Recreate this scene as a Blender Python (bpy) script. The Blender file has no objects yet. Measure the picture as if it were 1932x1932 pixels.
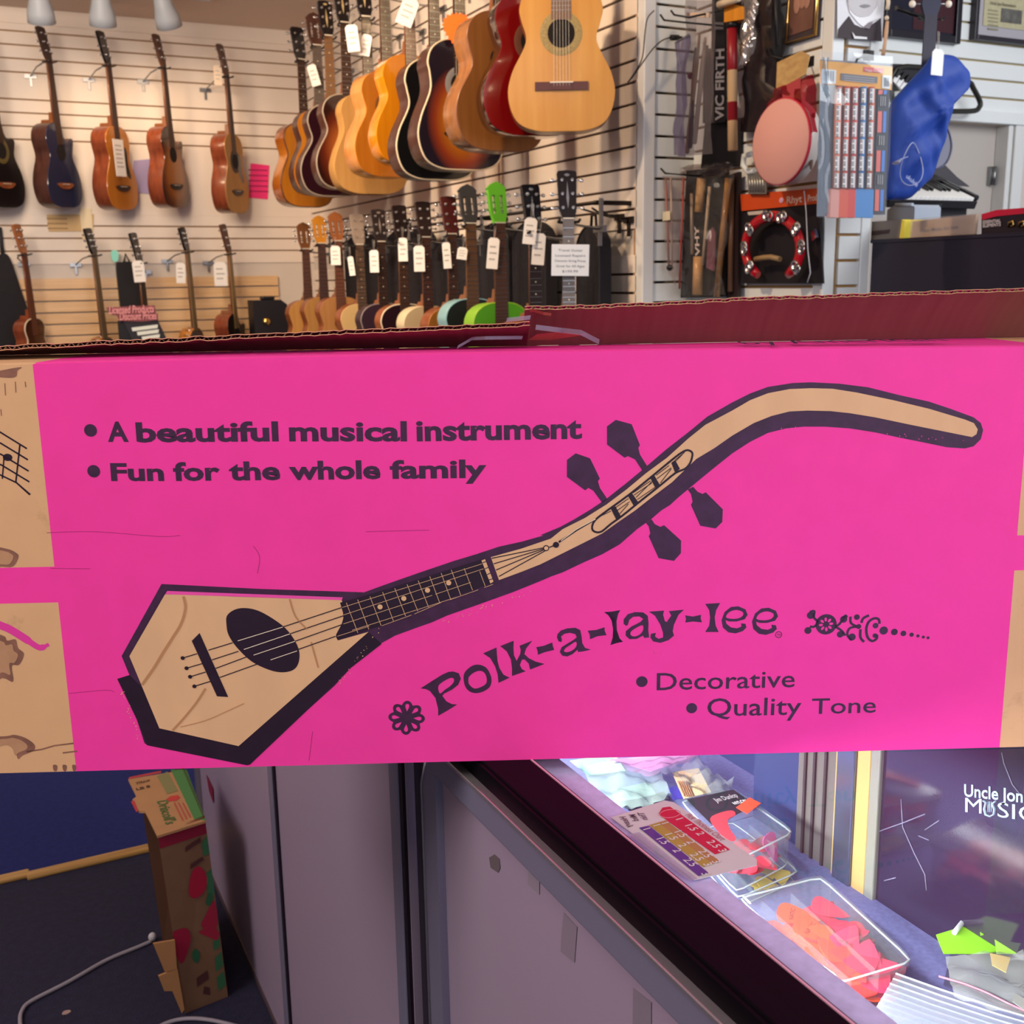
import bpy, bmesh, math, random
from mathutils import Vector, Matrix
random.seed(7)
C = bpy.context.scene.collection
scene = bpy.context.scene
PI = math.pi

# ------------------------------------------------------------------ camera
H = 1.45
F = 2055.0
yaw, pitch, roll = 0.459531347, 0.210628165, 0.01642138
_f = Vector((math.sin(yaw) * math.cos(pitch), math.cos(yaw) * math.cos(pitch), -math.sin(pitch)))
_r0 = Vector((math.cos(yaw), -math.sin(yaw), 0))
_u0 = _r0.cross(_f)
_r = _r0 * math.cos(roll) - _u0 * math.sin(roll)
_u = _r0 * math.sin(roll) + _u0 * math.cos(roll)
CAM = Vector((0, 0, H))
cam_data = bpy.data.cameras.new('camera')
cam_data.sensor_width = 36
cam_data.lens = 36 * F / 1932
cam_data.clip_start = 0.02
cam_data.dof.use_dof = True
cam_data.dof.focus_distance = 1.12
cam_data.dof.aperture_fstop = 15
cam = bpy.data.objects.new('camera', cam_data)
cam.matrix_world = Matrix(((_r.x, _u.x, -_f.x, 0), (_r.y, _u.y, -_f.y, 0), (_r.z, _u.z, -_f.z, H), (0, 0, 0, 1)))
C.objects.link(cam)
scene.camera = cam

# ------------------------------------------------------------------ world, lights, exposure
scene.view_settings.view_transform = 'Standard'
scene.view_settings.look = 'None'
scene.view_settings.gamma = 1
scene.view_settings.use_curve_mapping = False
scene.view_settings.exposure = 0.0
scene.cycles.use_denoising = True
scene.cycles.max_bounces = 10
scene.cycles.transparent_max_bounces = 24
scene.cycles.sample_clamp_indirect = 6
scene.cycles.caustics_reflective = False
scene.cycles.caustics_refractive = False
w = bpy.data.worlds.new('world'); scene.world = w
w.use_nodes = True
w.node_tree.nodes['Background'].inputs[0].default_value = (0.80, 0.86, 1.0, 1)
w.node_tree.nodes['Background'].inputs[1].default_value = 0.55


def light(name, kind, loc, target, power, color, **kw):
    d = bpy.data.lights.new(name, kind)
    d.energy = power; d.color = color
    for k, v in kw.items(): setattr(d, k, v)
    o = bpy.data.objects.new(name, d); C.objects.link(o)
    o.location = loc
    o.rotation_euler = (Vector(target) - Vector(loc)).to_track_quat('-Z', 'Y').to_euler()
    return o


WARM = (1.0, 0.72, 0.45)
# daylight from the shop window behind and to the right of the camera
light('window_daylight', 'AREA', (2.2, -2.6, 2.1), (1.0, 2.0, 1.2), 93, (0.96, 0.95, 1.0), shape='RECTANGLE', size=3.2, size_y=1.8)
# added key lamp overhead for the carton's front
light('carton_key_light', 'AREA', (-0.3, -0.3, 3.05), (0.3, 0.8, 0.6), 22, (1.0, 0.93, 0.86), shape='RECTANGLE', size=1.2, size_y=1.2)
# added fill lamps: left aisle for the cabinet fronts, deeper for the far wall
light('aisle_fill_light', 'AREA', (-1.9, 1.3, 2.9), (0.4, 1.7, 0.35), 60, (1.0, 0.88, 0.88), shape='RECTANGLE', size=1.4, size_y=1.4)
light('far_wall_fill_light', 'AREA', (-0.3, 4.6, 3.05), (0.8, 7.3, 1.9), 140, (1.0, 0.82, 0.64), shape='RECTANGLE', size=1.5, size_y=1.5)
# track spots on the guitar wall
for i, yy in enumerate((3.3, 4.4, 5.5)):
    light('guitar_wall_spot', 'SPOT', (0.55, yy - 0.5, 3.05), (2.2, yy + 0.35, 1.75), 120, WARM, spot_size=math.radians(88), spot_blend=0.9, shadow_soft_size=0.05)
# daylight on the right hand display wall
light('right_display_daylight', 'AREA', (3.9, 1.4, 2.9), (3.2, 3.5, 1.7), 42, (0.93, 0.97, 1.0), shape='RECTANGLE', size=1.2, size_y=1.2)
# strip lamp under the front lip of the glass case
light('case_strip_light', 'AREA', (0.50, 0.75, 0.940), (0.78, 0.75, 0.70), 15, (0.97, 0.96, 1.0), shape='RECTANGLE', size=2.2, size_y=0.02, spread=math.radians(120))


# ------------------------------------------------------------------ helpers: pixels of the photo to points in the room
def ray(px, py):
    return _r * ((px - 966) / F) - _u * ((py - 966) / F) + _f


def atX(px, py, X):
    d = ray(px, py); return CAM + d * (X / d.x)


def atY(px, py, Y):
    d = ray(px, py); return CAM + d * (Y / d.y)


def atZ(px, py, Z):
    d = ray(px, py); return CAM + d * ((Z - H) / d.z)


# ------------------------------------------------------------------ helpers: materials
def lin(c):
    if isinstance(c, str):
        c = c.lstrip('#'); c = [int(c[i:i + 2], 16) for i in (0, 2, 4)]
    return tuple(((v / 255) / 12.92 if v / 255 <= 0.04045 else ((v / 255 + 0.055) / 1.055) ** 2.4) for v in c) + (1,)


_M = {}


def M(col, rough=0.5, metal=0.0, spec=0.4, noise=0.0, nscale=(20, 20, 20), bump=0.0, bscale=60, coat=0.0, emit=0.0, name=None):
    """plain or gently mottled procedural surface"""
    key = ('m', str(col), rough, metal, spec, noise, nscale, bump, bscale, coat, emit)
    if key in _M: return _M[key]
    m = bpy.data.materials.new(name or 'surface'); m.use_nodes = True
    nt = m.node_tree; b = nt.nodes['Principled BSDF']
    b.inputs['Base Color'].default_value = lin(col)
    b.inputs['Roughness'].default_value = rough
    b.inputs['Metallic'].default_value = metal
    b.inputs['Specular IOR Level'].default_value = spec
    b.inputs['Coat Weight'].default_value = coat
    b.inputs['Coat Roughness'].default_value = 0.08
    if emit:
        b.inputs['Emission Color'].default_value = lin(col); b.inputs['Emission Strength'].default_value = emit
    tc = nt.nodes.new('ShaderNodeTexCoord')
    if noise:
        mp = nt.nodes.new('ShaderNodeMapping'); mp.inputs['Scale'].default_value = nscale
        nz = nt.nodes.new('ShaderNodeTexNoise'); nz.inputs['Scale'].default_value = 1; nz.inputs['Detail'].default_value = 4
        mx = nt.nodes.new('ShaderNodeHueSaturation')
        mr = nt.nodes.new('ShaderNodeMapRange')
        mr.inputs[1].default_value = 0.25; mr.inputs[2].default_value = 0.75
        mr.inputs[3].default_value = 1 - noise; mr.inputs[4].default_value = 1 + noise
        nt.links.new(tc.outputs['Object'], mp.inputs[0]); nt.links.new(mp.outputs[0], nz.inputs[0])
        nt.links.new(nz.outputs[0], mr.inputs[0]); nt.links.new(mr.outputs[0], mx.inputs['Value'])
        mx.inputs['Color'].default_value = lin(col)
        nt.links.new(mx.outputs[0], b.inputs['Base Color'])
    if bump:
        nb = nt.nodes.new('ShaderNodeTexNoise'); nb.inputs['Scale'].default_value = bscale; nb.inputs['Detail'].default_value = 3
        bp = nt.nodes.new('ShaderNodeBump'); bp.inputs['Strength'].default_value = bump; bp.inputs['Distance'].default_value = 0.01
        nt.links.new(tc.outputs['Object'], nb.inputs[0]); nt.links.new(nb.outputs[0], bp.inputs['Height'])
        nt.links.new(bp.outputs[0], b.inputs['Normal'])
    _M[key] = m
    return m


def glassy(tint='#ffffff', opacity=0.10, rough=0.03, edge=1.45, name='clear_plastic', haze=None):
    """thin clear sheet: transparent with a fresnel reflection and a little body of its own"""
    key = ('g', tint, opacity, rough, edge, haze)
    if key in _M: return _M[key]
    m = bpy.data.materials.new(name); m.use_nodes = True
    nt = m.node_tree; nt.nodes.clear()
    out = nt.nodes.new('ShaderNodeOutputMaterial')
    tr = nt.nodes.new('ShaderNodeBsdfTransparent'); tr.inputs[0].default_value = lin(tint)
    gl = nt.nodes.new('ShaderNodeBsdfGlossy'); gl.inputs['Roughness'].default_value = rough
    lw = nt.nodes.new('ShaderNodeLayerWeight'); lw.inputs[0].default_value = 0.5
    pw = nt.nodes.new('ShaderNodeMath'); pw.operation = 'POWER'; pw.inputs[1].default_value = 4.0
    fr = nt.nodes.new('ShaderNodeMath'); fr.operation = 'MULTIPLY_ADD'; fr.inputs[1].default_value = 0.6 * (edge - 1) / 0.5; fr.inputs[2].default_value = 0.10 * (edge - 1)
    nt.links.new(lw.outputs['Facing'], pw.inputs[0]); nt.links.new(pw.outputs[0], fr.inputs[0])
    df = nt.nodes.new('ShaderNodeBsdfDiffuse'); df.inputs[0].default_value = lin(haze or '#e8eaf0')
    m1 = nt.nodes.new('ShaderNodeMixShader'); m1.inputs[0].default_value = opacity
    m2 = nt.nodes.new('ShaderNodeMixShader')
    nt.links.new(tr.outputs[0], m1.inputs[1]); nt.links.new(df.outputs[0], m1.inputs[2])
    nt.links.new(fr.outputs[0], m2.inputs[0]); nt.links.new(m1.outputs[0], m2.inputs[1]); nt.links.new(gl.outputs[0], m2.inputs[2])
    nt.links.new(m2.outputs[0], out.inputs[0])
    _M[key] = m
    return m


def wood(c1, c2, scale=(40, 40, 3), rough=0.35, coat=0.3, spec=0.4):
    """streaky grain running along the local z axis"""
    key = ('w', c1, c2, scale, rough, coat)
    if key in _M: return _M[key]
    m = bpy.data.materials.new('wood'); m.use_nodes = True
    nt = m.node_tree; b = nt.nodes['Principled BSDF']
    b.inputs['Roughness'].default_value = rough; b.inputs['Coat Weight'].default_value = coat
    b.inputs['Coat Roughness'].default_value = 0.1; b.inputs['Specular IOR Level'].default_value = spec
    tc = nt.nodes.new('ShaderNodeTexCoord'); mp = nt.nodes.new('ShaderNodeMapping'); mp.inputs['Scale'].default_value = scale
    nz = nt.nodes.new('ShaderNodeTexNoise'); nz.inputs['Scale'].default_value = 1; nz.inputs['Detail'].default_value = 5
    cr = nt.nodes.new('ShaderNodeValToRGB')
    cr.color_ramp.elements[0].color = lin(c1); cr.color_ramp.elements[1].color = lin(c2)
    cr.color_ramp.elements[0].position = 0.3; cr.color_ramp.elements[1].position = 0.7
    nt.links.new(tc.outputs['Object'], mp.inputs[0]); nt.links.new(mp.outputs[0], nz.inputs[0])
    nt.links.new(nz.outputs[0], cr.inputs[0]); nt.links.new(cr.outputs[0], b.inputs['Base Color'])
    _M[key] = m
    return m


def burst(inner, mid, outer, cz=0.20, rx=0.20, rz=0.25, p=(0.45, 0.72, 0.95), rough=0.15):
    """sunburst lacquer: light middle, dark rim"""
    key = ('b', inner, mid, outer, cz, rx, rz, p)
    if key in _M: return _M[key]
    m = bpy.data.materials.new('sunburst_lacquer'); m.use_nodes = True
    nt = m.node_tree; b = nt.nodes['Principled BSDF']
    b.inputs['Roughness'].default_value = rough; b.inputs['Coat Weight'].default_value = 0.4; b.inputs['Coat Roughness'].default_value = 0.06
    tc = nt.nodes.new('ShaderNodeTexCoord'); mp = nt.nodes.new('ShaderNodeMapping')
    mp.inputs['Location'].default_value = (0, 0, -cz / rz); mp.inputs['Scale'].default_value = (1 / rx, 0, 1 / rz)
    ln = nt.nodes.new('ShaderNodeVectorMath'); ln.operation = 'LENGTH'
    cr = nt.nodes.new('ShaderNodeValToRGB')
    e = cr.color_ramp.elements
    e[0].position = p[0]; e[0].color = lin(inner); e[1].position = p[2]; e[1].color = lin(outer)
    k = e.new(p[1]); k.color = lin(mid)
    nt.links.new(tc.outputs['Object'], mp.inputs[0]); nt.links.new(mp.outputs[0], ln.inputs[0])
    nt.links.new(ln.outputs['Value'], cr.inputs[0]); nt.links.new(cr.outputs[0], b.inputs['Base Color'])
    _M[key] = m
    return m


CHROME = M('#d8d8da', 0.18, 1.0)
STEEL = M('#9a9a9c', 0.35, 1.0)
BRASS = M('#d8b36a', 0.25, 1.0)
BLACK = M('#141216', 0.45)
BLACKGLOSS = M('#0f0c12', 0.12, coat=0.5)
WHITEPAPER = M('#f2efec', 0.8)
BONE = M('#e9e0cf', 0.4)


# ------------------------------------------------------------------ helpers: meshes and objects
class MB:
    def __init__(self):
        self.v = []; self.f = []; self.m = []; self.s = []
        self.mi = 0; self.T = None

    def add(self, verts, faces, smooth=False):
        n = len(self.v)
        for p in verts:
            p = Vector(p)
            self.v.append(self.T @ p if self.T else p)
        for f in faces:
            self.f.append([i + n for i in f]); self.m.append(self.mi); self.s.append(smooth)
        return self

    def box(self, lo, hi, bev=0.0):
        x0, y0, z0 = lo; x1, y1, z1 = hi
        if x0 > x1: x0, x1 = x1, x0
        if y0 > y1: y0, y1 = y1, y0
        if z0 > z1: z0, z1 = z1, z0
        if bev <= 0:
            V = [(x0, y0, z0), (x1, y0, z0), (x1, y1, z0), (x0, y1, z0), (x0, y0, z1), (x1, y0, z1), (x1, y1, z1), (x0, y1, z1)]
            return self.add(V, [(3, 2, 1, 0), (4, 5, 6, 7), (0, 1, 5, 4), (1, 2, 6, 5), (2, 3, 7, 6), (3, 0, 4, 7)])
        b = min(bev, (x1 - x0) / 2.01, (y1 - y0) / 2.01, (z1 - z0) / 2.01)
        bm = bmesh.new()
        r = bmesh.ops.create_cube(bm, size=1)
        for q in bm.verts:
            q.co = Vector(((x0 + x1) / 2 + q.co.x * (x1 - x0), (y0 + y1) / 2 + q.co.y * (y1 - y0), (z0 + z1) / 2 + q.co.z * (z1 - z0)))
        bmesh.ops.bevel(bm, geom=bm.edges[:], offset=b, segments=2, profile=0.5, affect='EDGES')
        bm.verts.index_update()
        self.add([q.co.copy() for q in bm.verts], [[q.index for q in fc.verts] for fc in bm.faces])
        bm.free(); return self

    def prism(self, pts, d, axis='y', o=0.0, smooth=False):
        """closed 2D outline pushed d along an axis (outline in the other two axes)"""
        def P(a, b, c):
            return (a, c, b) if axis == 'y' else ((a, b, c) if axis == 'z' else (c, a, b))
        n = len(pts)
        V = [P(a, b, o) for a, b in pts] + [P(a, b, o + d) for a, b in pts]
        self.add(V[:n], [list(range(n))]) if False else None
        base = len(self.v)
        self.add(V, [list(range(n)), list(range(2 * n - 1, n - 1, -1))])
        self.add([], [])
        for i in range(n):
            j = (i + 1) % n
            self.f.append([base + i, base + n + i, base + n + j, base + j]); self.m.append(self.mi); self.s.append(smooth)
        return self

    def poly(self, pts3):
        return self.add(pts3, [list(range(len(pts3)))])

    def tube(self, pts, r, n=8, closed=False, caps=True, flat=1.0):
        pts = [Vector(p) for p in pts]
        rs = r if isinstance(r, (list, tuple)) else [r] * len(pts)
        k = len(pts); rings = []
        up = Vector((0, 0, 1))
        prev = None
        for i, p in enumerate(pts):
            a = pts[(i - 1) % k] if (i > 0 or closed) else p
            b = pts[(i + 1) % k] if (i < k - 1 or closed) else p
            t = (b - a)
            if t.length < 1e-9: t = Vector((0, 0, 1))
            t.normalize()
            if prev is None:
                nx = t.cross(up)
                if nx.length < 1e-3: nx = t.cross(Vector((0, 1, 0)))
            else:
                nx = prev - t * prev.dot(t)
                if nx.length < 1e-6: nx = t.cross(up)
            nx.normalize(); prev = nx; ny = t.cross(nx)
            rings.append([p + nx * (rs[i] * math.cos(2 * PI * q / n)) + ny * (rs[i] * flat * math.sin(2 * PI * q / n)) for q in range(n)])
        V = [v for rg in rings for v in rg]; Fs = []
        for i in range(k if closed else k - 1):
            j = (i + 1) % k
            for q in range(n):
                q2 = (q + 1) % n
                Fs.append((i * n + q, i * n + q2, j * n + q2, j * n + q))
        self.add(V, Fs, True)
        if caps and not closed:
            self.add(rings[0], [list(range(n - 1, -1, -1))]); self.add(rings[-1], [list(range(n))])
        return self

    def cyl(self, a, b, r, n=16, r2=None):
        return self.tube([a, b], [r, r if r2 is None else r2], n)

    def ball(self, c, r, nu=12, nv=8):
        rx, ry, rz = r if isinstance(r, (list, tuple)) else (r, r, r)
        V = []; Fs = []
        for j in range(nv + 1):
            th = PI * j / nv
            for i in range(nu):
                ph = 2 * PI * i / nu
                V.append((c[0] + rx * math.sin(th) * math.cos(ph), c[1] + ry * math.sin(th) * math.sin(ph), c[2] + rz * math.cos(th)))
        for j in range(nv):
            for i in range(nu):
                i2 = (i + 1) % nu
                Fs.append((j * nu + i, (j + 1) * nu + i, (j + 1) * nu + i2, j * nu + i2))
        return self.add(V, Fs, True)

    def lathe(self, prof, c=(0, 0, 0), axis='z', n=24):
        V = []; Fs = []
        for (r, h) in prof:
            for i in range(n):
                a = 2 * PI * i / n
                x, y = r * math.cos(a), r * math.sin(a)
                p = (x, y, h) if axis == 'z' else ((x, h, y) if axis == 'y' else (h, x, y))
                V.append((p[0] + c[0], p[1] + c[1], p[2] + c[2]))
        for j in range(len(prof) - 1):
            for i in range(n):
                i2 = (i + 1) % n
                Fs.append((j * n + i, j * n + i2, (j + 1) * n + i2, (j + 1) * n + i))
        return self.add(V, Fs, True)

    def use(self, i): self.mi = i; return self

    def build(self, name, mats, parent=None):
        me = bpy.data.meshes.new(name)
        me.from_pydata([tuple(v) for v in self.v], [], self.f)
        if not isinstance(mats, (list, tuple)): mats = [mats]
        for m in mats: me.materials.append(m)
        me.polygons.foreach_set('material_index', self.m)
        me.polygons.foreach_set('use_smooth', self.s)
        bm = bmesh.new(); bm.from_mesh(me)
        bmesh.ops.remove_doubles(bm, verts=bm.verts, dist=1e-6)
        bmesh.ops.recalc_face_normals(bm, faces=bm.faces); bm.to_mesh(me); bm.free()
        me.update()
        o = bpy.data.objects.new(name, me); C.objects.link(o)
        if parent: o.parent = parent
        return o


def empty(name, loc=(0, 0, 0), rot=(0, 0, 0)):
    o = bpy.data.objects.new(name, None); C.objects.link(o)
    o.empty_display_size = 0.05
    o.location = loc; o.rotation_euler = rot
    return o


def tag(o, label, cat, group=None):
    o['label'] = label; o['category'] = cat
    if group: o['group'] = group
    return o


def struct(o):
    o['kind'] = 'structure'; return o


def copy_tree(o, parent=None):
    c = o.copy(); C.objects.link(c)
    if parent: c.parent = parent
    for ch in list(o.children): copy_tree(ch, c)
    return c


def spline(pts, per=6, closed=True):
    """Catmull-Rom through 2D points"""
    n = len(pts); out = []
    rng = range(n) if closed else range(n - 1)
    for i in rng:
        if closed: p0, p1, p2, p3 = pts[(i - 1) % n], pts[i], pts[(i + 1) % n], pts[(i + 2) % n]
        else: p0, p1, p2, p3 = pts[max(i - 1, 0)], pts[i], pts[i + 1], pts[min(i + 2, n - 1)]
        for k in range(per):
            t = k / per
            out.append(tuple(0.5 * ((2 * p1[a]) + (-p0[a] + p2[a]) * t + (2 * p0[a] - 5 * p1[a] + 4 * p2[a] - p3[a]) * t * t + (-p0[a] + 3 * p1[a] - 3 * p2[a] + p3[a]) * t ** 3) for a in range(len(p1))))
    if not closed: out.append(pts[-1])
    return out


def fill2d(loops):
    """flat filled outline with holes -> (verts2d, faces)"""
    cu = bpy.data.curves.new('tmp', 'CURVE'); cu.dimensions = '2D'; cu.fill_mode = 'BOTH'
    for lp in loops:
        sp = cu.splines.new('POLY'); sp.points.add(len(lp) - 1)
        for i, p in enumerate(lp): sp.points[i].co = (p[0], p[1], 0, 1)
        sp.use_cyclic_u = True
    o = bpy.data.objects.new('tmp', cu)
    me = bpy.data.meshes.new_from_object(o)
    V = [(v.co.x, v.co.y) for v in me.vertices]; Fs = [list(p.vertices) for p in me.polygons]
    bpy.data.meshes.remove(me); bpy.data.objects.remove(o); bpy.data.curves.remove(cu)
    return V, Fs


_T = {}


def text2d(s, bold=0.0, shear=0.0):
    """outline of a word at size 1 -> verts, faces, bounds"""
    k = (s, bold, shear)
    if k in _T: return _T[k]
    cu = bpy.data.curves.new('tmp', 'FONT'); cu.body = s; cu.size = 1; cu.offset = bold; cu.shear = shear; cu.resolution_u = 3
    o = bpy.data.objects.new('tmp', cu)
    me = bpy.data.meshes.new_from_object(o)
    V = [(v.co.x, v.co.y) for v in me.vertices]; Fs = [list(p.vertices) for p in me.polygons]
    bpy.data.meshes.remove(me); bpy.data.objects.remove(o); bpy.data.curves.remove(cu)
    xs = [v[0] for v in V] or [0, 1]; ys = [v[1] for v in V] or [0, 1]
    _T[k] = (V, Fs, (min(xs), max(xs), min(ys), max(ys)))
    return _T[k]


def put_text(mb, s, origin, ux, uy, width=None, height=None, bold=0.0, shear=0.0):
    """lay a word from origin along ux (width), uy (height of its tallest letter)"""
    V, Fs, (x0, x1, y0, y1) = text2d(s, bold, shear)
    origin = Vector(origin); ux = Vector(ux); uy = Vector(uy)
    base = 0.0
    sy = height / (y1 - base) if height else None
    sx = width / (x1 - x0) if width else sy
    if sy is None: sy = sx
    mb.add([origin + ux * ((x - x0) * sx) + uy * (y * sy) for x, y in V], Fs)


def stroke(pts, wd):
    """constant or varying width ribbon outline along 2D points"""
    n = len(pts); L = []; R_ = []
    for i, p in enumerate(pts):
        a = pts[max(i - 1, 0)]; b = pts[min(i + 1, n - 1)]
        dx, dy = b[0] - a[0], b[1] - a[1]; l = math.hypot(dx, dy) or 1
        h = (wd[i] if isinstance(wd, (list, tuple)) else wd) / 2
        L.append((p[0] - dy / l * h, p[1] + dx / l * h)); R_.append((p[0] + dy / l * h, p[1] - dx / l * h))
    return L, R_


def circle(c, r, n=20, ry=None, a0=0.0):
    ry = r if ry is None else ry
    return [(c[0] + r * math.cos(a0 + 2 * PI * i / n), c[1] + ry * math.sin(a0 + 2 * PI * i / n)) for i in range(n)]
# ================================================================== SETTING
YF = 7.75      # far wall
XG = 2.30      # guitar wall
YR = 3.515     # wall behind the right hand displays
CEIL = 3.12
SLATWHITE = M('#e3d5c8', 0.55, noise=0.03, nscale=(3, 3, 3))
GROOVE = M('#9c7a58', 0.8)
GROOVED = M('#5a4234', 0.8)
WALLGREY = M('#cfc4ba', 0.7)
SLATCOOL = M('#e2e6e6', 0.45, noise=0.02, nscale=(3, 3, 3))
TANSLAT = wood('#d2a878', '#e0bb8e', (3, 3, 60), 0.5, 0.1)


def slats(mb, along, a0, a1, plane, z0, z1, lines, face, gap=0.009, t=0.014):
    """boards between grooves; along = 'x' or 'y' axis the boards run, face = -1 boards face the negative other axis"""
    zs = sorted(l for l in lines if z0 < l < z1)
    edges = [z0] + zs + [z1]
    for i in range(len(edges) - 1):
        lo = edges[i] + (gap / 2 if i > 0 else 0); hi = edges[i + 1] - (gap / 2 if i < len(edges) - 2 else 0)
        if along == 'x': mb.box((a0, plane, lo), (a1, plane + face * t, hi), 0.0015)
        else: mb.box((plane, a0, lo), (plane + face * t, a1, hi), 0.0015)


# floor: dark carpet near, blue carpet beyond the wooden strip
mb = MB(); mb.box((-3, -3, -0.05), (6, 2.777, 0))
mb.use(1).box((-3, 2.777, -0.05), (6, 8, 0))
struct(mb.build('floor', [M('#2c2a42', 0.95, noise=0.22, nscale=(60, 60, 60), bump=0.5, bscale=300), M('#1f2a70', 0.95, noise=0.15, nscale=(60, 60, 60), bump=0.5, bscale=300)]))
for k, (xa, xb, dy) in enumerate(((-2.6, 0.005, 0.0), (-0.002, 0.41, -0.014))):
    mb = MB(); mb.box((xa, 2.770 + dy, 0), (xb, 2.802 + dy, 0.012), 0.004)
    struct(mb.build('trim_%d' % (k + 1), wood('#a87838', '#d2a45c', (3, 60, 60))))
mb = MB(); mb.box((-3, -3, CEIL), (6, 8, CEIL + 0.05))
struct(mb.build('ceiling', M('#d2c0b0', 0.9, bump=0.2, bscale=80)))

# far wall with its slat panels
mb = MB()
mb.box((-3.0, YF + 0.012, 0), (3.2, YF + 0.1, CEIL))
mb.use(1).box((-3.0, YF, 0), (2.45, YF + 0.012, 3.03))
mb.use(2)
slats(mb, 'x', -3, 2.45, YF, 1.90, 3.03, [2.985 - 0.0793 * k for k in range(9) if k != 4], -1)
mb.use(2); slats(mb, 'x', -3, 2.45, YF, 1.59, 1.90, [1.83, 1.752, 1.672], -1)
mb.use(2).box((-3, YF - 0.02, 3.03), (2.45, YF, CEIL))
mb.use(3); slats(mb, 'x', -3, 2.02, YF - 0.016, 0.55, 1.50, [1.43 - 0.0735 * k for k in range(12)], -1)
mb.use(0).box((-3, YF - 0.006, 0), (2.45, YF, 1.59))
struct(mb.build('wall_back', [WALLGREY, GROOVE, SLATWHITE, TANSLAT]))

# guitar wall
mb = MB()
mb.box((XG + 0.012, YR, 0), (XG + 0.1, YF + 0.1, CEIL))
mb.use(1).box((XG, YR, 0), (XG + 0.012, YF, CEIL))
mb.use(2)
zc = [atX(1208, v / 4.39, XG).z for v in (1030,)][0]
gl = [zc + 0.0745 * k for k in range(-5, 30)]
zlow = atX(1208, 431, XG).z
slats(mb, 'y', YR + 0.02, YF, XG, zlow, CEIL, [g for g in gl if g > zlow + 0.03], -1)
zp = atX(1208, 481, XG).z
mb.use(0).box((XG - 0.006, YR, zp), (XG, YF, zlow - 0.004))
mb.use(2); slats(mb, 'y', YR + 0.02, YF, XG, 0.5, zp, [zp - 0.070 * k for k in range(1, 12)], -1)
mb.use(0).box((XG - 0.006, YR, 0), (XG, YF, 0.497))
struct(mb.build('wall_right', [WALLGREY, GROOVED, SLATWHITE]))
mb = MB(); mb.box((XG - 0.014, YR - 0.022, 0), (XG + 0.036, YR + 0.03, CEIL), 0.004)
struct(mb.build('trim_3', M('#dcdcdc', 0.4)))
mb = MB(); mb.box((XG - 0.012, YR + 0.03, 0), (XG - 0.002, YR + 0.042, CEIL)); mb.box((XG + 0.036, YR - 0.012, 0), (XG + 0.046, YR - 0.002, CEIL))
struct(mb.build('trim_4', M('#a97f58', 0.7)))

# alcove behind the hanging accessories and the wall on the right
XP = 2.527     # side of the pier
YP = 2.80      # front of the pier
XP2 = 2.706
zr = atY(1240, 475 / 5.08, YR).z
rl = [zr + 0.0748 * k for k in range(-22, 16)]
mb = MB()
mb.box((XG, YR + 0.012, 0), (2.9, YR + 0.1, CEIL)); mb.use(1).box((XG, YR, 0), (2.9, YR + 0.012, CEIL))
mb.use(2); slats(mb, 'x', XG + 0.04, XP, YR, 0.4, CEIL, rl, -1)
struct(mb.build('wall_alcove', [WALLGREY, M('#7d6448', 0.8), SLATCOOL]))
# pier
mb = MB()
mb.box((XP + 0.012, YP + 0.012, 0), (XP2 - 0.012, YR, CEIL))
mb.use(1).box((XP, YP, 0), (XP2, YP + 0.012, CEIL)); mb.box((XP, YP + 0.012, 0), (XP + 0.012, YR, CEIL)); mb.box((XP2 - 0.012, YP, 0), (XP2, YR, CEIL))
mb.use(2)
zq = atY(1612, 280 + 950 / 5.82, YP).z
slats(mb, 'x', XP + 0.055, XP2 - 0.035, YP, 0.4, CEIL, [zq + 0.082 * k for k in range(-18, 18)], -1)
slats(mb, 'y', YP + 0.03, YR - 0.015, XP, 0.4, CEIL, [zq + 0.082 * k for k in range(-18, 18)], -1)
mb.box((XP2 - 0.034, YP - 0.018, 0), (XP2 + 0.004, YP + 0.01, CEIL), 0.003)
mb.box((XP - 0.012, YP - 0.018, 0), (XP + 0.035, YP + 0.03, CEIL), 0.003)
struct(mb.build('wall_pier', [WALLGREY, M('#a9814f', 0.8), SLATCOOL]))
# right hand wall and doorway
YD = 3.60
zh = atY(1870, 235, YD).z
xd0 = atY(1650, 300, YD).x; xd1 = atY(1893, 300, YD).x
mb = MB()
mb.use(1).box((2.7, YD, zh), (6, YD + 0.012, CEIL)); mb.use(0).box((2.7, YD + 0.012, zh), (6, YD + 0.1, CEIL))
zz = atY(1932, 150 - 22, YD).z
zw = atY(1932, 725 / 5.82, YD).z
mb.use(2); slats(mb, 'x', 2.7, 6, YD, zh + 0.05, CEIL, [zw + 0.074 * k for k in range(-4, 20)], -1)
mb.box((2.7, YD - 0.035, zh), (6, YD, zh + 0.05), 0.004)
mb.use(0).box((xd1 + 0.02, YD, 0), (6, YD + 0.049, zh))
mb.box((2.7, YD, 0), (xd0, YD + 0.1, zh))
struct(mb.build('wall_doorway', [WALLGREY, M('#b5a37c', 0.8), SLATCOOL]))
mb = MB(); mb.box((xd0, YD + 0.05, 0), (xd1 + 0.12, YD + 0.09, zh))
d = struct(mb.build('door_1', M('#b9b1aa', 0.6)))
mb = MB()
xh = atY(1888, 300, YD).x
for hz in (atY(1890, 335, YD).z,):
    mb.cyl((xd1 - 0.015, YD + 0.03, hz - 0.03), (xd1 - 0.015, YD + 0.03, hz + 0.05), 0.008)
    mb.box((xd1 - 0.04, YD + 0.035, hz - 0.03), (xd1 - 0.012, YD + 0.049, hz + 0.05))
mb.build('hinge', STEEL, d)
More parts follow.
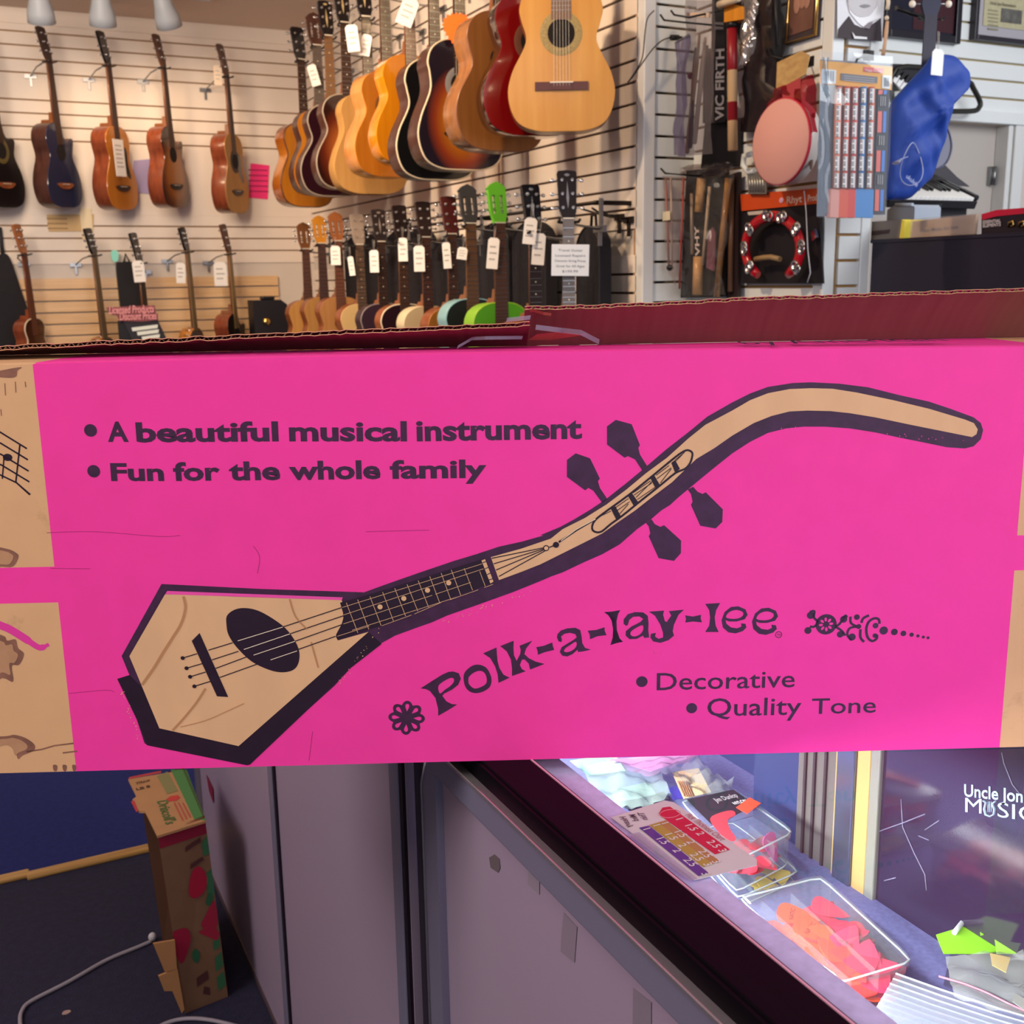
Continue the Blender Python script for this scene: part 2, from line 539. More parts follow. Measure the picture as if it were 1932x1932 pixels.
mb = MB(); mb.box((xd1, YD - 0.02, 0), (xd1 + 0.03, YD + 0.05, zh), 0.004); mb.box((xd1 + 0.034, YD - 0.03, 0), (xd1 + 0.10, YD - 0.001, zh), 0.006)
struct(mb.build('trim_5', M('#d9dad8', 0.4)))
# left side of the shop
mb = MB(); mb.box((-3.1, -3, 0), (-3, YF, CEIL)); struct(mb.build('wall_left', M('#cdbfb2', 0.8)))
# ================================================================== THE PINK INSTRUMENT CARTON
ZT = 0.987                                  # top of the glass case
BANG = -0.437781                            # the carton stands square to the camera
bt = Vector((math.cos(BANG), math.sin(BANG), 0)); bn = Vector((-math.sin(BANG), math.cos(BANG), 0))
B0 = Vector((0.05628624, 1.07508797, ZT))
BL, BR, BH, BD = -0.115, 1.02, 0.394, 0.14
carton = empty('carton', B0, (0, 0, BANG))
tag(carton, 'long magenta and brown cardboard carton printed with a guitar-like instrument, lying across the glass counter', 'cardboard box')


def bp(px, py, off=0.0):
    """photo pixel -> (u, v) on the carton's front (or a plane off behind it)"""
    d = ray(px, py); P = CAM + d * ((bn.dot(B0 - CAM) + off) / bn.dot(d)) - B0
    return (bt.dot(P), P.z)


def zoomed(x0, y0, f, pts):
    return [bp(x0 + a / f, y0 + b / f) for a, b in pts]


PINK = '#f83c9e'


def card(col, flute=0.09, stain=False, rough=0.62):
    m = bpy.data.materials.new('printed_cardboard'); m.use_nodes = True
    nt = m.node_tree; b = nt.nodes['Principled BSDF']
    b.inputs['Roughness'].default_value = rough; b.inputs['Specular IOR Level'].default_value = 0.3
    tc = nt.nodes.new('ShaderNodeTexCoord')
    wv = nt.nodes.new('ShaderNodeTexWave'); wv.bands_direction = 'X'; wv.inputs['Scale'].default_value = 32; wv.inputs['Distortion'].default_value = 0.6; wv.inputs['Detail'].default_value = 1
    n1 = nt.nodes.new('ShaderNodeTexNoise'); n1.inputs['Scale'].default_value = 7; n1.inputs['Detail'].default_value = 2
    n2 = nt.nodes.new('ShaderNodeTexNoise'); n2.inputs['Scale'].default_value = 260; n2.inputs['Detail'].default_value = 2
    ad = nt.nodes.new('ShaderNodeMath'); ad.operation = 'MULTIPLY_ADD'; ad.inputs[1].default_value = 0.05
    ad2 = nt.nodes.new('ShaderNodeMath'); ad2.operation = 'MULTIPLY_ADD'; ad2.inputs[1].default_value = 0.03
    bp_ = nt.nodes.new('ShaderNodeBump'); bp_.inputs['Strength'].default_value = flute; bp_.inputs['Distance'].default_value = 0.012
    L = nt.links.new
    for n in (wv, n1, n2): L(tc.outputs['Object'], n.inputs[0])
    L(wv.outputs['Fac'], ad.inputs[0]); L(n1.outputs[0], ad.inputs[2]); L(n2.outputs[0], ad2.inputs[0]); L(ad.outputs[0], ad2.inputs[2])
    L(ad2.outputs[0], bp_.inputs['Height']); L(bp_.outputs[0], b.inputs['Normal'])
    hs = nt.nodes.new('ShaderNodeHueSaturation'); hs.inputs['Color'].default_value = lin(col)
    mr = nt.nodes.new('ShaderNodeMapRange'); mr.inputs[3].default_value = 0.93; mr.inputs[4].default_value = 1.06
    n3 = nt.nodes.new('ShaderNodeTexNoise'); n3.inputs['Scale'].default_value = 26; n3.inputs['Detail'].default_value = 5
    L(tc.outputs['Object'], n3.inputs[0]); L(n3.outputs[0], mr.inputs[0]); L(mr.outputs[0], hs.inputs['Value'])
    L(hs.outputs[0], b.inputs['Base Color'])
    if stain:
        n4 = nt.nodes.new('ShaderNodeTexNoise'); n4.inputs['Scale'].default_value = 14; n4.inputs['Detail'].default_value = 6; n4.inputs['Roughness'].default_value = 0.7
        cr = nt.nodes.new('ShaderNodeValToRGB'); cr.color_ramp.elements[0].position = 0.58; cr.color_ramp.elements[1].position = 0.72
        cr.color_ramp.elements[0].color = (0, 0, 0, 1); cr.color_ramp.elements[1].color = (0.6, 0.6, 0.6, 1)
        mx = nt.nodes.new('ShaderNodeMix'); mx.data_type = 'RGBA'
        L(tc.outputs['Object'], n4.inputs[0]); L(n4.outputs[0], cr.inputs[0]); L(cr.outputs[0], mx.inputs['Factor'])
        L(hs.outputs[0], mx.inputs['A']); mx.inputs['B'].default_value = lin('#a87a58'); L(mx.outputs['Result'], b.inputs['Base Color'])
    return m


MPINK = card(PINK)
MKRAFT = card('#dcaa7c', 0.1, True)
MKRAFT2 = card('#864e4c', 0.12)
INK = M('#40203f', 0.55, noise=0.25, nscale=(90, 90, 90))
INKDARK = M('#271427', 0.5, noise=0.2, nscale=(60, 60, 60))
KRAFTPRINT = M('#dfae82', 0.65, noise=0.06, nscale=(30, 30, 12))
STAIN = M('#8a5c4a', 0.7, noise=0.35, nscale=(50, 50, 50))

# front panel: pink ink over kraft, with bare patches at both ends
ZB = (bp(50, 1138)[1], bp(60, 1070)[1]); ZB2 = (bp(1928, 1076)[1], bp(1928, 1010)[1])
UR = bp(1920, 1000)[0]
mb = MB()
us = [BL, bp(62, 692)[0], UR, BR]; vs = sorted([0, ZB2[0], ZB[0], ZB2[1], ZB[1], BH])
for i in range(3):
    n = 40 if i == 1 else 4
    for k in range(n):
        ua = us[i] + (us[i + 1] - us[i]) * k / n; ub = us[i] + (us[i + 1] - us[i]) * (k + 1) / n
        for j in range(5):
            mid = (vs[j] + vs[j + 1]) / 2
            pink = i == 1 or (i == 0 and ZB[0] < mid < ZB[1]) or (i == 2 and ZB2[0] < mid < ZB2[1])
            def crown(u, v):      # the long top edge waves a little and is worn round
                return v + (0.0035 * math.sin((u + 0.1) * 3.0) if v == BH else 0)
            mb.use(0 if pink else 1)
            mb.poly([(ua, 0, crown(ua, vs[j])), (ub, 0, crown(ub, vs[j])), (ub, 0, crown(ub, vs[j + 1])), (ua, 0, crown(ua, vs[j + 1]))])
mb.build('front_panel', [MPINK, MKRAFT], carton)
# rest of the shell: bottom, ends, back, and the closed front flap forming the top
mb = MB()
t = 0.004
mb.use(0).box((BL, 0.0005, 0), (BR, BD, t)); mb.box((BL, BD - t, t), (BR, BD, BH + 0.001))
mb.box((BL, 0.0005, t), (BL + t, BD - t, BH - 0.006)); mb.box((BR - t, 0.0005, t), (BR, BD - t, BH - 0.006))
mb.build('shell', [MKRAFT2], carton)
mb = MB()
n = 60
for k in range(n):
    ua = BL + (BR - BL) * k / n; ub = BL + (BR - BL) * (k + 1) / n
    za = BH + 0.0035 * math.sin((ua + 0.1) * 3.0); zb = BH + 0.0035 * math.sin((ub + 0.1) * 3.0)
    mb.use(1 if ub < 0.004 or ua > UR else 0)
    mb.add([(ua, 0, za), (ub, 0, zb), (ub, 0.004, zb + 0.0012), (ua, 0.004, za + 0.0012), (ub, BD + 0.001, BH + 0.001), (ua, BD + 0.001, BH + 0.001)], [(0, 1, 2, 3), (3, 2, 4, 5)], False)
tf = mb.build('top_flap', [MPINK, MKRAFT], carton)
# faint printing on the closed flap
mb = MB()
xo = bp(1408, 655, 0.02)[0]
put_text(mb, 'by American', (xo, 0.018, BH + 0.0062), (1, 0, 0), (0, 1, 0), width=0.19, height=0.055)
mb.build('printed_line', INK, tf); mb = MB()
xo = bp(330, 690, 0.05)[0]
put_text(mb, 'Fun for the whole family', (xo, 0.045, BH + 0.0052), (1, 0, 0), (0, 1, 0), width=0.15, height=0.03)
mb.build('printed_line', INK, tf)


# the torn back flap standing up and leaning forward, in two pieces
def flap(u0, u1, topline, name, seed, jag0=False, jag1=False):
    rnd = random.Random(seed)
    n = max(8, int((u1 - u0) / 0.006))
    inner = MB(); edge = MB(); outer = MB()
    T = []; Bq = []
    for k in range(n + 1):
        u = u0 + (u1 - u0) * k / n
        y, z = topline(u)
        y += rnd.uniform(-0.0008, 0.0008); z += rnd.uniform(-0.0007, 0.0007)
        T.append(Vector((u, y, z))); Bq.append(Vector((u, BD - 0.002, BH + 0.0015)))
    mid = [(a * 0.5 + b * 0.5) + Vector((0, 0.003, 0.002 + 0.001 * math.sin(a.x * 14))) for a, b in zip(T, Bq)]
    for k in range(n):
        inner.add([Bq[k], Bq[k + 1], mid[k + 1], mid[k]], [(0, 1, 2, 3)], True)
        inner.add([mid[k], mid[k + 1], T[k + 1], T[k]], [(0, 1, 2, 3)], True)
    th = 0.0042
    def off(p, q):
        d = (p - q).normalized(); nn = Vector((0, -d.z, d.y))
        if nn.z < 0: nn = -nn
        return p + nn * th
    To = [off(a, b) for a, b in zip(T, Bq)]; Mo = [off(m, b) for m, b in zip(mid, Bq)]; Bo = [b + Vector((0, 0.002, 0.0005)) for b in Bq]
    for k in range(n):
        outer.add([Bo[k], Bo[k + 1], Mo[k + 1], Mo[k]], [(0, 1, 2, 3)], True)
        outer.add([Mo[k], Mo[k + 1], To[k + 1], To[k]], [(0, 1, 2, 3)], True)
    # two liners and the wavy corrugation between them along the raw edge
    for k in range(n):
        for a, b in ((0.0, 0.17), (0.83, 1.0)):
            edge.add([T[k].lerp(To[k], a), T[k + 1].lerp(To[k + 1], a), T[k + 1].lerp(To[k + 1], b), T[k].lerp(To[k], b)], [(0, 1, 2, 3)])
    m_ = int((u1 - u0) / 0.0012)
    prev = None
    for k in range(m_ + 1):
        u = u0 + (u1 - u0) * k / m_
        s = (u - u0) / (u1 - u0) * n; i = min(int(s), n - 1); fr = s - i
        ph = 0.5 + 0.36 * math.sin(u * 2 * PI / 0.0085)
        p = T[i].lerp(T[i + 1], fr).lerp(To[i].lerp(To[i + 1], fr), ph)
        back = (Bq[i] - T[i]).normalized() * 0.005
        if prev is not None:
            edge.add([prev[0], p, p + back, prev[1]], [(0, 1, 2, 3)])
        prev = (p, p + back)
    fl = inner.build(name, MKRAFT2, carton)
    outer.build('outer_liner', MPINK, fl)
    edge.use(0)
    edge.build('corrugated_edge', M('#c99672', 0.7), fl)
    return fl


def top_left(u):
    s = (u - BL) / (0.447 - BL)
    off = 0.058 + 0.004 * math.sin(u * 9)
    px_z = [(-0.115, 0.4025), (-0.0525, 0.405), (0.1966, 0.412), (0.36, 0.4165), (0.4476, 0.4188)]
    for (a, za), (b, zb) in zip(px_z, px_z[1:]):
        if u <= b: return off, za + (zb - za) * (u - a) / (b - a)
    return off, px_z[-1][1]


def top_right(u):
    px_z = [(0.44, 0.4331), (0.55, 0.4345), (0.6566, 0.4384), (0.80, 0.4410), (0.937, 0.4430), (1.02, 0.4435)]
    off = 0.085 + 0.003 * math.sin(u * 11)
    for (a, za), (b, zb) in zip(px_z, px_z[1:]):
        if u <= b: return off, za + (zb - za) * (u - a) / (b - a)
    return off, px_z[-1][1]


flap(BL, 0.4476, top_left, 'torn_flap', 3)
flap(0.4440, BR, top_right, 'torn_flap', 5)
# curled tear at the split and scraps of clear violet packing tape
mb = MB()
sp = [(0.4440, 0.085, 0.4331), (0.452, 0.080, 0.4345), (0.462, 0.078, 0.4312), (0.470, 0.082, 0.4300)]
mb.add([Vector(p) for p in sp] + [Vector((p[0], p[1] + 0.006, p[2] - 0.003)) for p in sp], [(0, 1, 5, 4), (1, 2, 6, 5), (2, 3, 7, 6)])
mb.add([(0.455, 0.075, 0.4100), (0.475, 0.080, 0.4118), (0.505, 0.085, 0.4085), (0.470, 0.100, 0.4030), (0.447, 0.095, 0.4035)], [(0, 1, 2, 3, 4)])
mb.build('torn_curl', M('#bb7c5e', 0.7), carton)
TAPE = glassy('#e2d8f0', 0.28, 0.12, 1.5, 'packing_tape', '#c8b4d4')
for pts, wd in (([(862, 660), (890, 642), (915, 641), (985, 640)], 0.003), ([(1010, 622), (1060, 628), (1095, 632), (1130, 651)], 0.0045), ([(955, 608), (1000, 603)], 0.004)):
    mb = MB(); P3 = []
    for i, (a, b) in enumerate(pts):
        offy = 0.012 + 0.03 * (i % 2) + 0.02
        uv = bp(a, b, offy); P3.append(Vector((uv[0], offy, max(uv[1], BH + 0.006))))
    for k in range(len(P3) - 1):
        mb.add([P3[k], P3[k + 1], P3[k + 1] + Vector((0.001, 0.004, wd)), P3[k] + Vector((0.001, 0.004, wd))], [(0, 1, 2, 3)])
    mb.build('tape_scrap', TAPE, carton)


# ---- printed artwork: traced shapes laid on the front
class Print:
    def __init__(self): self.mb = MB()

    def shape(self, loops, mi, layer=1):
        V, Fs = fill2d(loops)
        self.mb.use(mi).add([(a, -0.00018 * layer, b) for a, b in V], Fs)

    def line(self, pts, wd, mi, layer=2):
        L, R_ = stroke(pts, wd); y = -0.00018 * layer
        n = len(pts)
        self.mb.use(mi).add([(a, y, b) for a, b in L] + [(a, y, b) for a, b in R_], [(k, k + 1, n + k + 1, n + k) for k in range(n - 1)])


px1 = 0.000485                       # metres per photo pixel on the front
f3 = lambda p: zoomed(200, 1060, 3.715, p)
f4 = lambda p: zoomed(620, 960, 3.578, p)
f5 = lambda p: zoomed(1020, 760, 4.83, p)
f6 = lambda p: zoomed(1280, 680, 2.963, p)
f7 = lambda p: zoomed(700, 1120, 3.864, p)
f8 = lambda p: zoomed(1140, 1100, 2.927, p)
art = Print()
outer = (f3([(390, 155), (1100, 190), (1800, 213)]) +
         f4([(235, 565), (400, 505), (600, 435), (850, 350), (1000, 305), (1150, 255), (1300, 222), (1450, 180)]) +
         f5([(0, 1205), (180, 1130), (300, 1065), (450, 975), (600, 875), (725, 775), (765, 745), (940, 600), (1150, 420), (1350, 265), (1520, 125)]) +
         f6([(300, 235), (400, 185), (500, 148), (640, 126), (740, 122), (900, 130), (1060, 150), (1240, 195), (1400, 230), (1520, 270), (1650, 318), (1690, 350), (1703, 390), (1690, 440), (1650, 480), (1600, 492), (1500, 485), (1380, 460), (1240, 432), (1100, 402), (960, 380), (820, 370), (700, 370), (600, 380), (500, 405), (400, 455), (300, 520), (200, 600), (90, 690)]) +
         f5([(1256, 860), (1180, 930), (1100, 980), (1000, 1065), (880, 1150), (720, 1290), (560, 1380), (400, 1450), (200, 1545), (100, 1580)]) +
         f4([(1431, 487), (1250, 560), (1000, 650), (800, 720), (700, 765), (600, 800), (450, 855), (350, 910), (300, 935), (200, 1030)]) +
         f3([(1716, 743), (1600, 870), (1400, 1050), (1200, 1230), (1010, 1420), (990, 1425), (840, 1395), (290, 1285), (270, 1270), (215, 1100), (150, 950), (80, 820), (165, 793), (110, 660)]))
art.shape([outer], 0, 1)
for P in ([(605, 215), (685, 155), (830, 195), (905, 385), (890, 410), (905, 470), (970, 575), (925, 615), (860, 515), (795, 485), (765, 500), (605, 380)],
          [(240, 520), (320, 460), (450, 505), (540, 690), (522, 715), (540, 775), (610, 880), (560, 910), (480, 800), (435, 775), (405, 797), (240, 675)],
          [(1340, 790), (1390, 765), (1430, 810), (1475, 830), (1505, 815), (1660, 970), (1655, 1085), (1595, 1145), (1455, 1120), (1370, 930), (1385, 900), (1370, 830)],
          [(960, 1095), (1010, 1060), (1040, 1105), (1090, 1130), (1125, 1115), (1280, 1255), (1278, 1370), (1215, 1440), (1075, 1415), (985, 1215), (1000, 1190), (985, 1125)]):
    art.shape([f5(P)], 1, 1)
# dark underside of the body and neck reads blacker than the outline
art.shape([f3([(165, 793), (265, 890), (375, 1165), (930, 1290), (1840, 490), (1932, 575), (1716, 743), (1400, 1050), (1010, 1420), (990, 1425), (290, 1285), (215, 1100), (80, 820)])], 2, 2)
art.shape([f3([(430, 203), (1660, 248), (1652, 268), (415, 228)])], 4, 3)
art.shape([f3([(415, 226), (1652, 266), (1664, 310), (1668, 380), (1650, 440), (1612, 510), (1632, 548), (1840, 490), (930, 1290), (375, 1165), (165, 660)])], 3, 3)
art.shape([f4([(78, 632), (195, 600), (400, 540), (1030, 342), (1092, 502), (700, 640), (355, 787), (272, 812), (62, 886), (50, 860), (65, 820), (102, 770), (98, 700)])], 2, 4)
neck_k = (f4([(1095, 325), (1300, 268), (1500, 200)]) + f5([(200, 1150), (400, 1050), (600, 925), (780, 790), (960, 640), (1150, 500), (1350, 320), (1500, 200)]) +
          f6([(300, 280), (400, 222), (500, 183), (620, 160), (740, 155), (860, 158), (1000, 180), (1200, 222), (1400, 270), (1600, 330), (1650, 350), (1672, 385), (1665, 412), (1640, 428), (1500, 400), (1300, 360), (1100, 318), (960, 295), (850, 283), (720, 280), (620, 285), (520, 310), (420, 350), (300, 420), (200, 490), (100, 550)]) +
          f5([(1256, 665), (1200, 720), (1000, 870), (860, 980), (700, 1090), (560, 1190), (400, 1270), (200, 1370)]) + f4([(1431, 373), (1300, 425), (1150, 480)]))
art.shape([neck_k], 3, 3)
art.shape([f4([(1032, 347), (1056, 338), (1113, 490), (1092, 502)])], 3, 5)
for a, b in (((1040, 362), (1064, 354)), ((1056, 402), (1078, 394)), ((1070, 442), (1092, 432)), ((1082, 478), (1108, 470))):
    art.line(f4([a, b]), 1.6 * px1, 2, 6)
for a, b in (((120, 632), (198, 835)), ((197, 612), (272, 812)), ((280, 590), (355, 787)), ((365, 560), (438, 755)), ((447, 535), (520, 722)), ((530, 508), (603, 690)), ((605, 483), (675, 663)), ((683, 455), (750, 632)), ((760, 432), (825, 612)), ((828, 410), (892, 582)), ((915, 400), (972, 548)), ((1020, 420), (1057, 520))):
    art.line(f4([a, b]), 1.0 * px1, 3, 5)
for a, b in (((90, 665), (1035, 370)), ((100, 715), (1045, 403)), ((100, 775), (700, 582)), ((720, 575), (960, 495)), ((160, 818), (880, 590)), ((60, 858), (275, 790)), ((360, 787), (560, 715)), ((580, 708), (760, 630)), ((820, 612), (1010, 545)), ((1050, 530), (1110, 508))):
    art.line(f4([a, b]), 0.9 * px1, 3, 5)
for c in ((348, 660), (508, 603), (668, 548), (811, 498)):
    art.shape([circle(f4([c])[0], 5 * px1)], 3, 6)
# sound hole, bridge, strings over the body
art.shape([spline(f3([(845, 430), (850, 375), (900, 335), (970, 322), (1060, 338), (1160, 390), (1260, 465), (1330, 560), (1357, 640), (1345, 720), (1300, 762), (1220, 772), (1130, 750), (1020, 695), (920, 600), (860, 510)]), 4)], 2, 4)
art.shape([f3([(603, 552), (658, 497), (858, 945), (780, 940)])], 2, 5)
for s in ([(540, 672), (640, 642)], [(720, 617), (890, 565)], [(1240, 455), (1655, 318)], [(567, 743), (680, 710)], [(745, 685), (930, 625)], [(1290, 503), (1668, 375)], [(592, 803), (700, 770)], [(770, 745), (985, 665)], [(1325, 555), (1655, 438)], [(622, 870), (735, 835)], [(800, 808), (1060, 715)], [(1340, 615), (1610, 520)]):
    art.line(f3(s), 2.0 * px1, 2, 5)
for s in ([(925, 552), (1240, 455)], [(968, 612), (1290, 503)], [(1035, 652), (1325, 555)], [(1155, 685), (1340, 622)]):
    art.line(f3(s), 1.3 * px1, 5, 5)
for c in ((540, 672), (567, 743), (592, 803), (622, 870)):
    art.shape([circle(f3([c])[0], 4 * px1)], 2, 6)
# peg slot
slot = [(468, 1130), (480, 1092), (515, 1050), (600, 985), (800, 840), (1000, 680), (1200, 515), (1280, 455), (1335, 430), (1378, 450), (1380, 490), (1360, 550), (1315, 600), (1225, 640), (1090, 750), (895, 905), (740, 1030), (640, 1102), (560, 1168), (510, 1178), (475, 1160), (468, 1130)]
art.line(spline(f5(slot), 3, False), 4 * px1, 2, 4)
for q in ([(640, 965), (680, 940), (735, 1040), (690, 1065)], [(795, 845), (830, 820), (890, 905), (850, 940)], [(1000, 685), (1035, 660), (1085, 745), (1045, 775)], [(1190, 545), (1225, 520), (1268, 600), (1225, 635)]):
    art.shape([f5(q)], 2, 5)
for s in ([(505, 1050), (640, 985)], [(680, 955), (800, 870)], [(690, 985), (810, 900)], [(720, 1010), (800, 920)], [(840, 820), (1000, 710)], [(850, 840), (1010, 730)], [(870, 860), (1030, 700)], [(880, 880), (1040, 770)], [(1050, 660), (1170, 570)], [(1060, 690), (1190, 590)], [(1090, 730), (1190, 600)], [(1230, 530), (1290, 470)], [(1225, 520), (1310, 450)]):
    art.line(f5(s), 1.4 * px1, 2, 5)
art.line(f5([(165, 1268), (330, 1160), (520, 1052)]), [4 * px1, 2.5 * px1, 1.5 * px1], 2, 4)
art.line(f5([(185, 1255), (330, 1148), (500, 1058)]), 1.2 * px1, 5, 5)
art.line(f5([(80, 1315), (125, 1297)]), 2.2 * px1, 2, 5)
art.shape([circle(f5([(50, 1322)])[0], 6 * px1)], 2, 5); art.shape([circle(f5([(50, 1322)])[0], 4 * px1)], 3, 6)
art.shape([circle(f5([(140, 1292)])[0], 6 * px1)], 2, 5)
for s in ([(1100, 333), (1450, 262)], [(1115, 370), (1455, 268)], [(1130, 412), (1460, 273)], [(1150, 455), (1465, 280)]):
    art.line(f4(s), 2 * px1, 2, 4)
# worn specks along the lower ink edge
rs = random.Random(2)
for (xa, ya, xb, yb) in ((1100, 1258, 1250, 1225), (640, 1290, 720, 1180), (230, 1300, 262, 1395), (1470, 806, 1830, 832), (820, 1180, 1000, 1115)):
    for k in range(26):
        s = rs.random(); c = bp(xa + (xb - xa) * s + rs.uniform(-4, 4), ya + (yb - ya) * s + rs.uniform(-4, 4))
        art.shape([circle(c, rs.uniform(0.5, 1.3) * px1, 5)], 4 if xa > 1000 else 3, 3)
MINK = [INK, INK, INKDARK, KRAFTPRINT, M('#f04fa6', 0.6), M('#f3dcc0', 0.6)]
art.mb.build('printed_instrument', MINK, carton)

# lettering
tx = Print()


def word(s, pa, pb, top, bold=0.0, shear=0.0, layer=1):
    """word between two baseline pixels with the tallest letter reaching `top` px above"""
    A = bp(*pa); Bq = bp(*pb)
    d = Vector((Bq[0] - A[0], 0, Bq[1] - A[1])); wd = d.length; ux = d / wd; uy = Vector((-ux.z, 0, ux.x))
    put_text(tx.mb.use(0), s, (A[0], -0.00018 * layer, A[1]), ux, uy, wd, top * px1, bold, shear)


bb = 0.034
for s, x0, x1, y0, y1, tp in (('A', 204, 243, 832, 832, 37), ('beautiful', 258, 526, 833, 831, 37), ('musical', 546, 768, 831, 831, 37), ('instrument', 786, 1098, 831, 826, 37),
                              ('Fun', 210, 310, 906, 906, 33), ('for', 328, 416, 906, 905, 35), ('the', 433, 529, 905, 904, 35), ('whole', 546, 718, 904, 902, 35), ('family', 736, 918, 902, 900, 35)):
    word(s, (x0, y0), (x1, y1), tp, bb)
tx.mb.build('slogan_lettering', [INK], carton)
tx = Print()
word('Decorative', (1239, 1302), (1499, 1296), 36, 0.006)
tx.mb.build('feature_lettering', [INK], carton); tx = Print()
word('Quality', (1334, 1351), (1511, 1348), 38, 0.006)
word('Tone', (1531, 1347), (1652, 1344), 33, 0.006)
tx.mb.build('feature_lettering', [INK], carton)
for c, r in (((171, 812), 12), ((177, 889), 12), ((1211, 1286), 11.5), ((1305, 1336), 11)):
    tx = Print(); tx.shape([circle(bp(*c), r * px1, 24)], 0); tx.mb.build('bullet_dot', [INK], carton)
tx = Print()
S = lambda p, per=4: spline(p, per)
# brand word, each letter traced
tx.shape([f7([(362, 690), (440, 640), (520, 590), (565, 570), (600, 567), (640, 580), (655, 620), (635, 665), (590, 700), (530, 730), (520, 745), (550, 785), (590, 805), (628, 808), (560, 850), (490, 890), (490, 840), (470, 760), (430, 710), (400, 695)]),
          S(f7([(490, 680), (500, 660), (540, 632), (580, 614), (602, 618), (605, 640), (580, 672), (540, 700), (505, 728), (492, 705)]), 3)], 0)
tx.shape([S(f7([(675, 610), (690, 565), (740, 525), (790, 518), (840, 540), (870, 590), (878, 635), (865, 680), (820, 712), (765, 725), (715, 710), (685, 670)])),
          S(f7([(710, 630), (715, 605), (750, 575), (795, 562), (830, 580), (845, 625), (835, 660), (790, 685), (750, 690), (715, 660)]))], 0)
tx.shape([f7([(818, 435), (915, 392), (918, 440), (922, 490), (935, 540), (965, 590), (1010, 612), (930, 650), (924, 590), (905, 530), (870, 470)])], 0)
tx.shape([f7([(942, 382), (1040, 343), (1038, 400), (1042, 450), (1062, 490), (1088, 440), (1092, 410), (1083, 380), (1175, 343), (1130, 400), (1118, 440), (1150, 470), (1200, 495), (1265, 512), (1160, 553), (1150, 510), (1120, 480), (1100, 480), (1085, 520), (1100, 550), (1128, 565), (1028, 600), (1028, 540), (1020, 480), (990, 420)])], 0)
for q in ([(1205, 390), (1260, 380), (1322, 355), (1325, 380), (1335, 410), (1270, 425), (1217, 445), (1215, 420)], [(1580, 270), (1640, 265), (1703, 245), (1703, 270), (1717, 302), (1650, 310), (1597, 332), (1595, 300)]):
    tx.shape([f7(q)], 0)
tx.shape([f7([(1392, 335), (1388, 352), (1368, 348), (1356, 320), (1360, 295), (1385, 268), (1430, 253), (1490, 248), (1525, 265), (1535, 310), (1540, 360), (1560, 395), (1602, 408), (1550, 420), (1510, 425), (1505, 408), (1470, 440), (1430, 458), (1395, 452), (1376, 425), (1390, 390), (1430, 365), (1480, 335), (1500, 318), (1490, 295), (1450, 285), (1410, 292), (1385, 312)]),
          S(f7([(1408, 422), (1415, 400), (1450, 375), (1492, 350), (1500, 375), (1480, 405), (1440, 425)]), 3)], 0)
tx.shape([f7([(1700, 135), (1760, 130), (1817, 120), (1795, 160), (1785, 220), (1790, 280), (1810, 330), (1838, 350), (1790, 360), (1745, 375), (1762, 320), (1765, 260), (1755, 200), (1735, 160)])], 0)
tx.shape([f8([(135, 215), (130, 232), (120, 236), (107, 225), (108, 200), (130, 172), (170, 160), (215, 162), (240, 180), (245, 220), (243, 260), (248, 300), (222, 303), (213, 290), (180, 308), (140, 310), (118, 290), (120, 265), (150, 240), (200, 215), (215, 198), (195, 184), (160, 186), (138, 203)]),
          S(f8([(145, 285), (150, 265), (180, 245), (212, 233), (215, 260), (195, 285), (165, 295)]), 3)], 0)
tx.shape([f8([(0, 160), (45, 158), (88, 150), (78, 165), (68, 210), (70, 260), (85, 305), (103, 324), (70, 330), (35, 342), (48, 300), (50, 250), (42, 205), (20, 175)])], 0)
tx.shape([f8([(247, 158), (330, 152), (325, 175), (335, 210), (345, 215), (370, 180), (357, 155), (440, 147), (410, 175), (385, 230), (378, 265), (385, 290), (355, 315), (310, 330), (270, 322), (255, 300), (258, 280), (285, 275), (280, 295), (300, 308), (325, 300), (325, 275), (310, 230), (280, 180)])], 0)
tx.shape([f8([(447, 178), (490, 185), (535, 175), (532, 195), (540, 217), (490, 212), (447, 218), (452, 198)])], 0)
tx.shape([f8([(558, 115), (640, 110), (618, 150), (610, 190), (615, 235), (632, 270), (558, 270), (580, 235), (585, 190), (580, 150)])], 0)
for dx, dy in ((0, 0), (168, 8)):
    sh = lambda L: [(a + dx, b + dy) for a, b in L]
    tx.shape([f8(sh([(648, 205), (665, 160), (700, 132), (740, 128), (780, 145), (792, 175), (775, 200), (730, 212), (690, 212), (670, 205), (675, 225), (700, 245), (735, 250), (758, 240), (755, 222), (780, 225), (785, 245), (765, 265), (725, 278), (685, 272), (655, 245)])),
              S(f8(sh([(672, 188), (690, 160), (730, 148), (765, 160), (765, 180), (740, 195), (700, 197)])), 3)], 0)
tx.shape([circle(f8([(963, 285)])[0], 7 * px1, 20), circle(f8([(963, 285)])[0], 5.6 * px1, 20)], 0)
A = f8([(952, 293)])[0]
put_text(tx.mb.use(0), 'TM', (A[0], -0.0002, A[1]), (1, 0, 0), (0, 0, 1), 7.5 * px1, 5 * px1)
tx.mb.build('title_lettering', [INK], carton)
tx = Print()
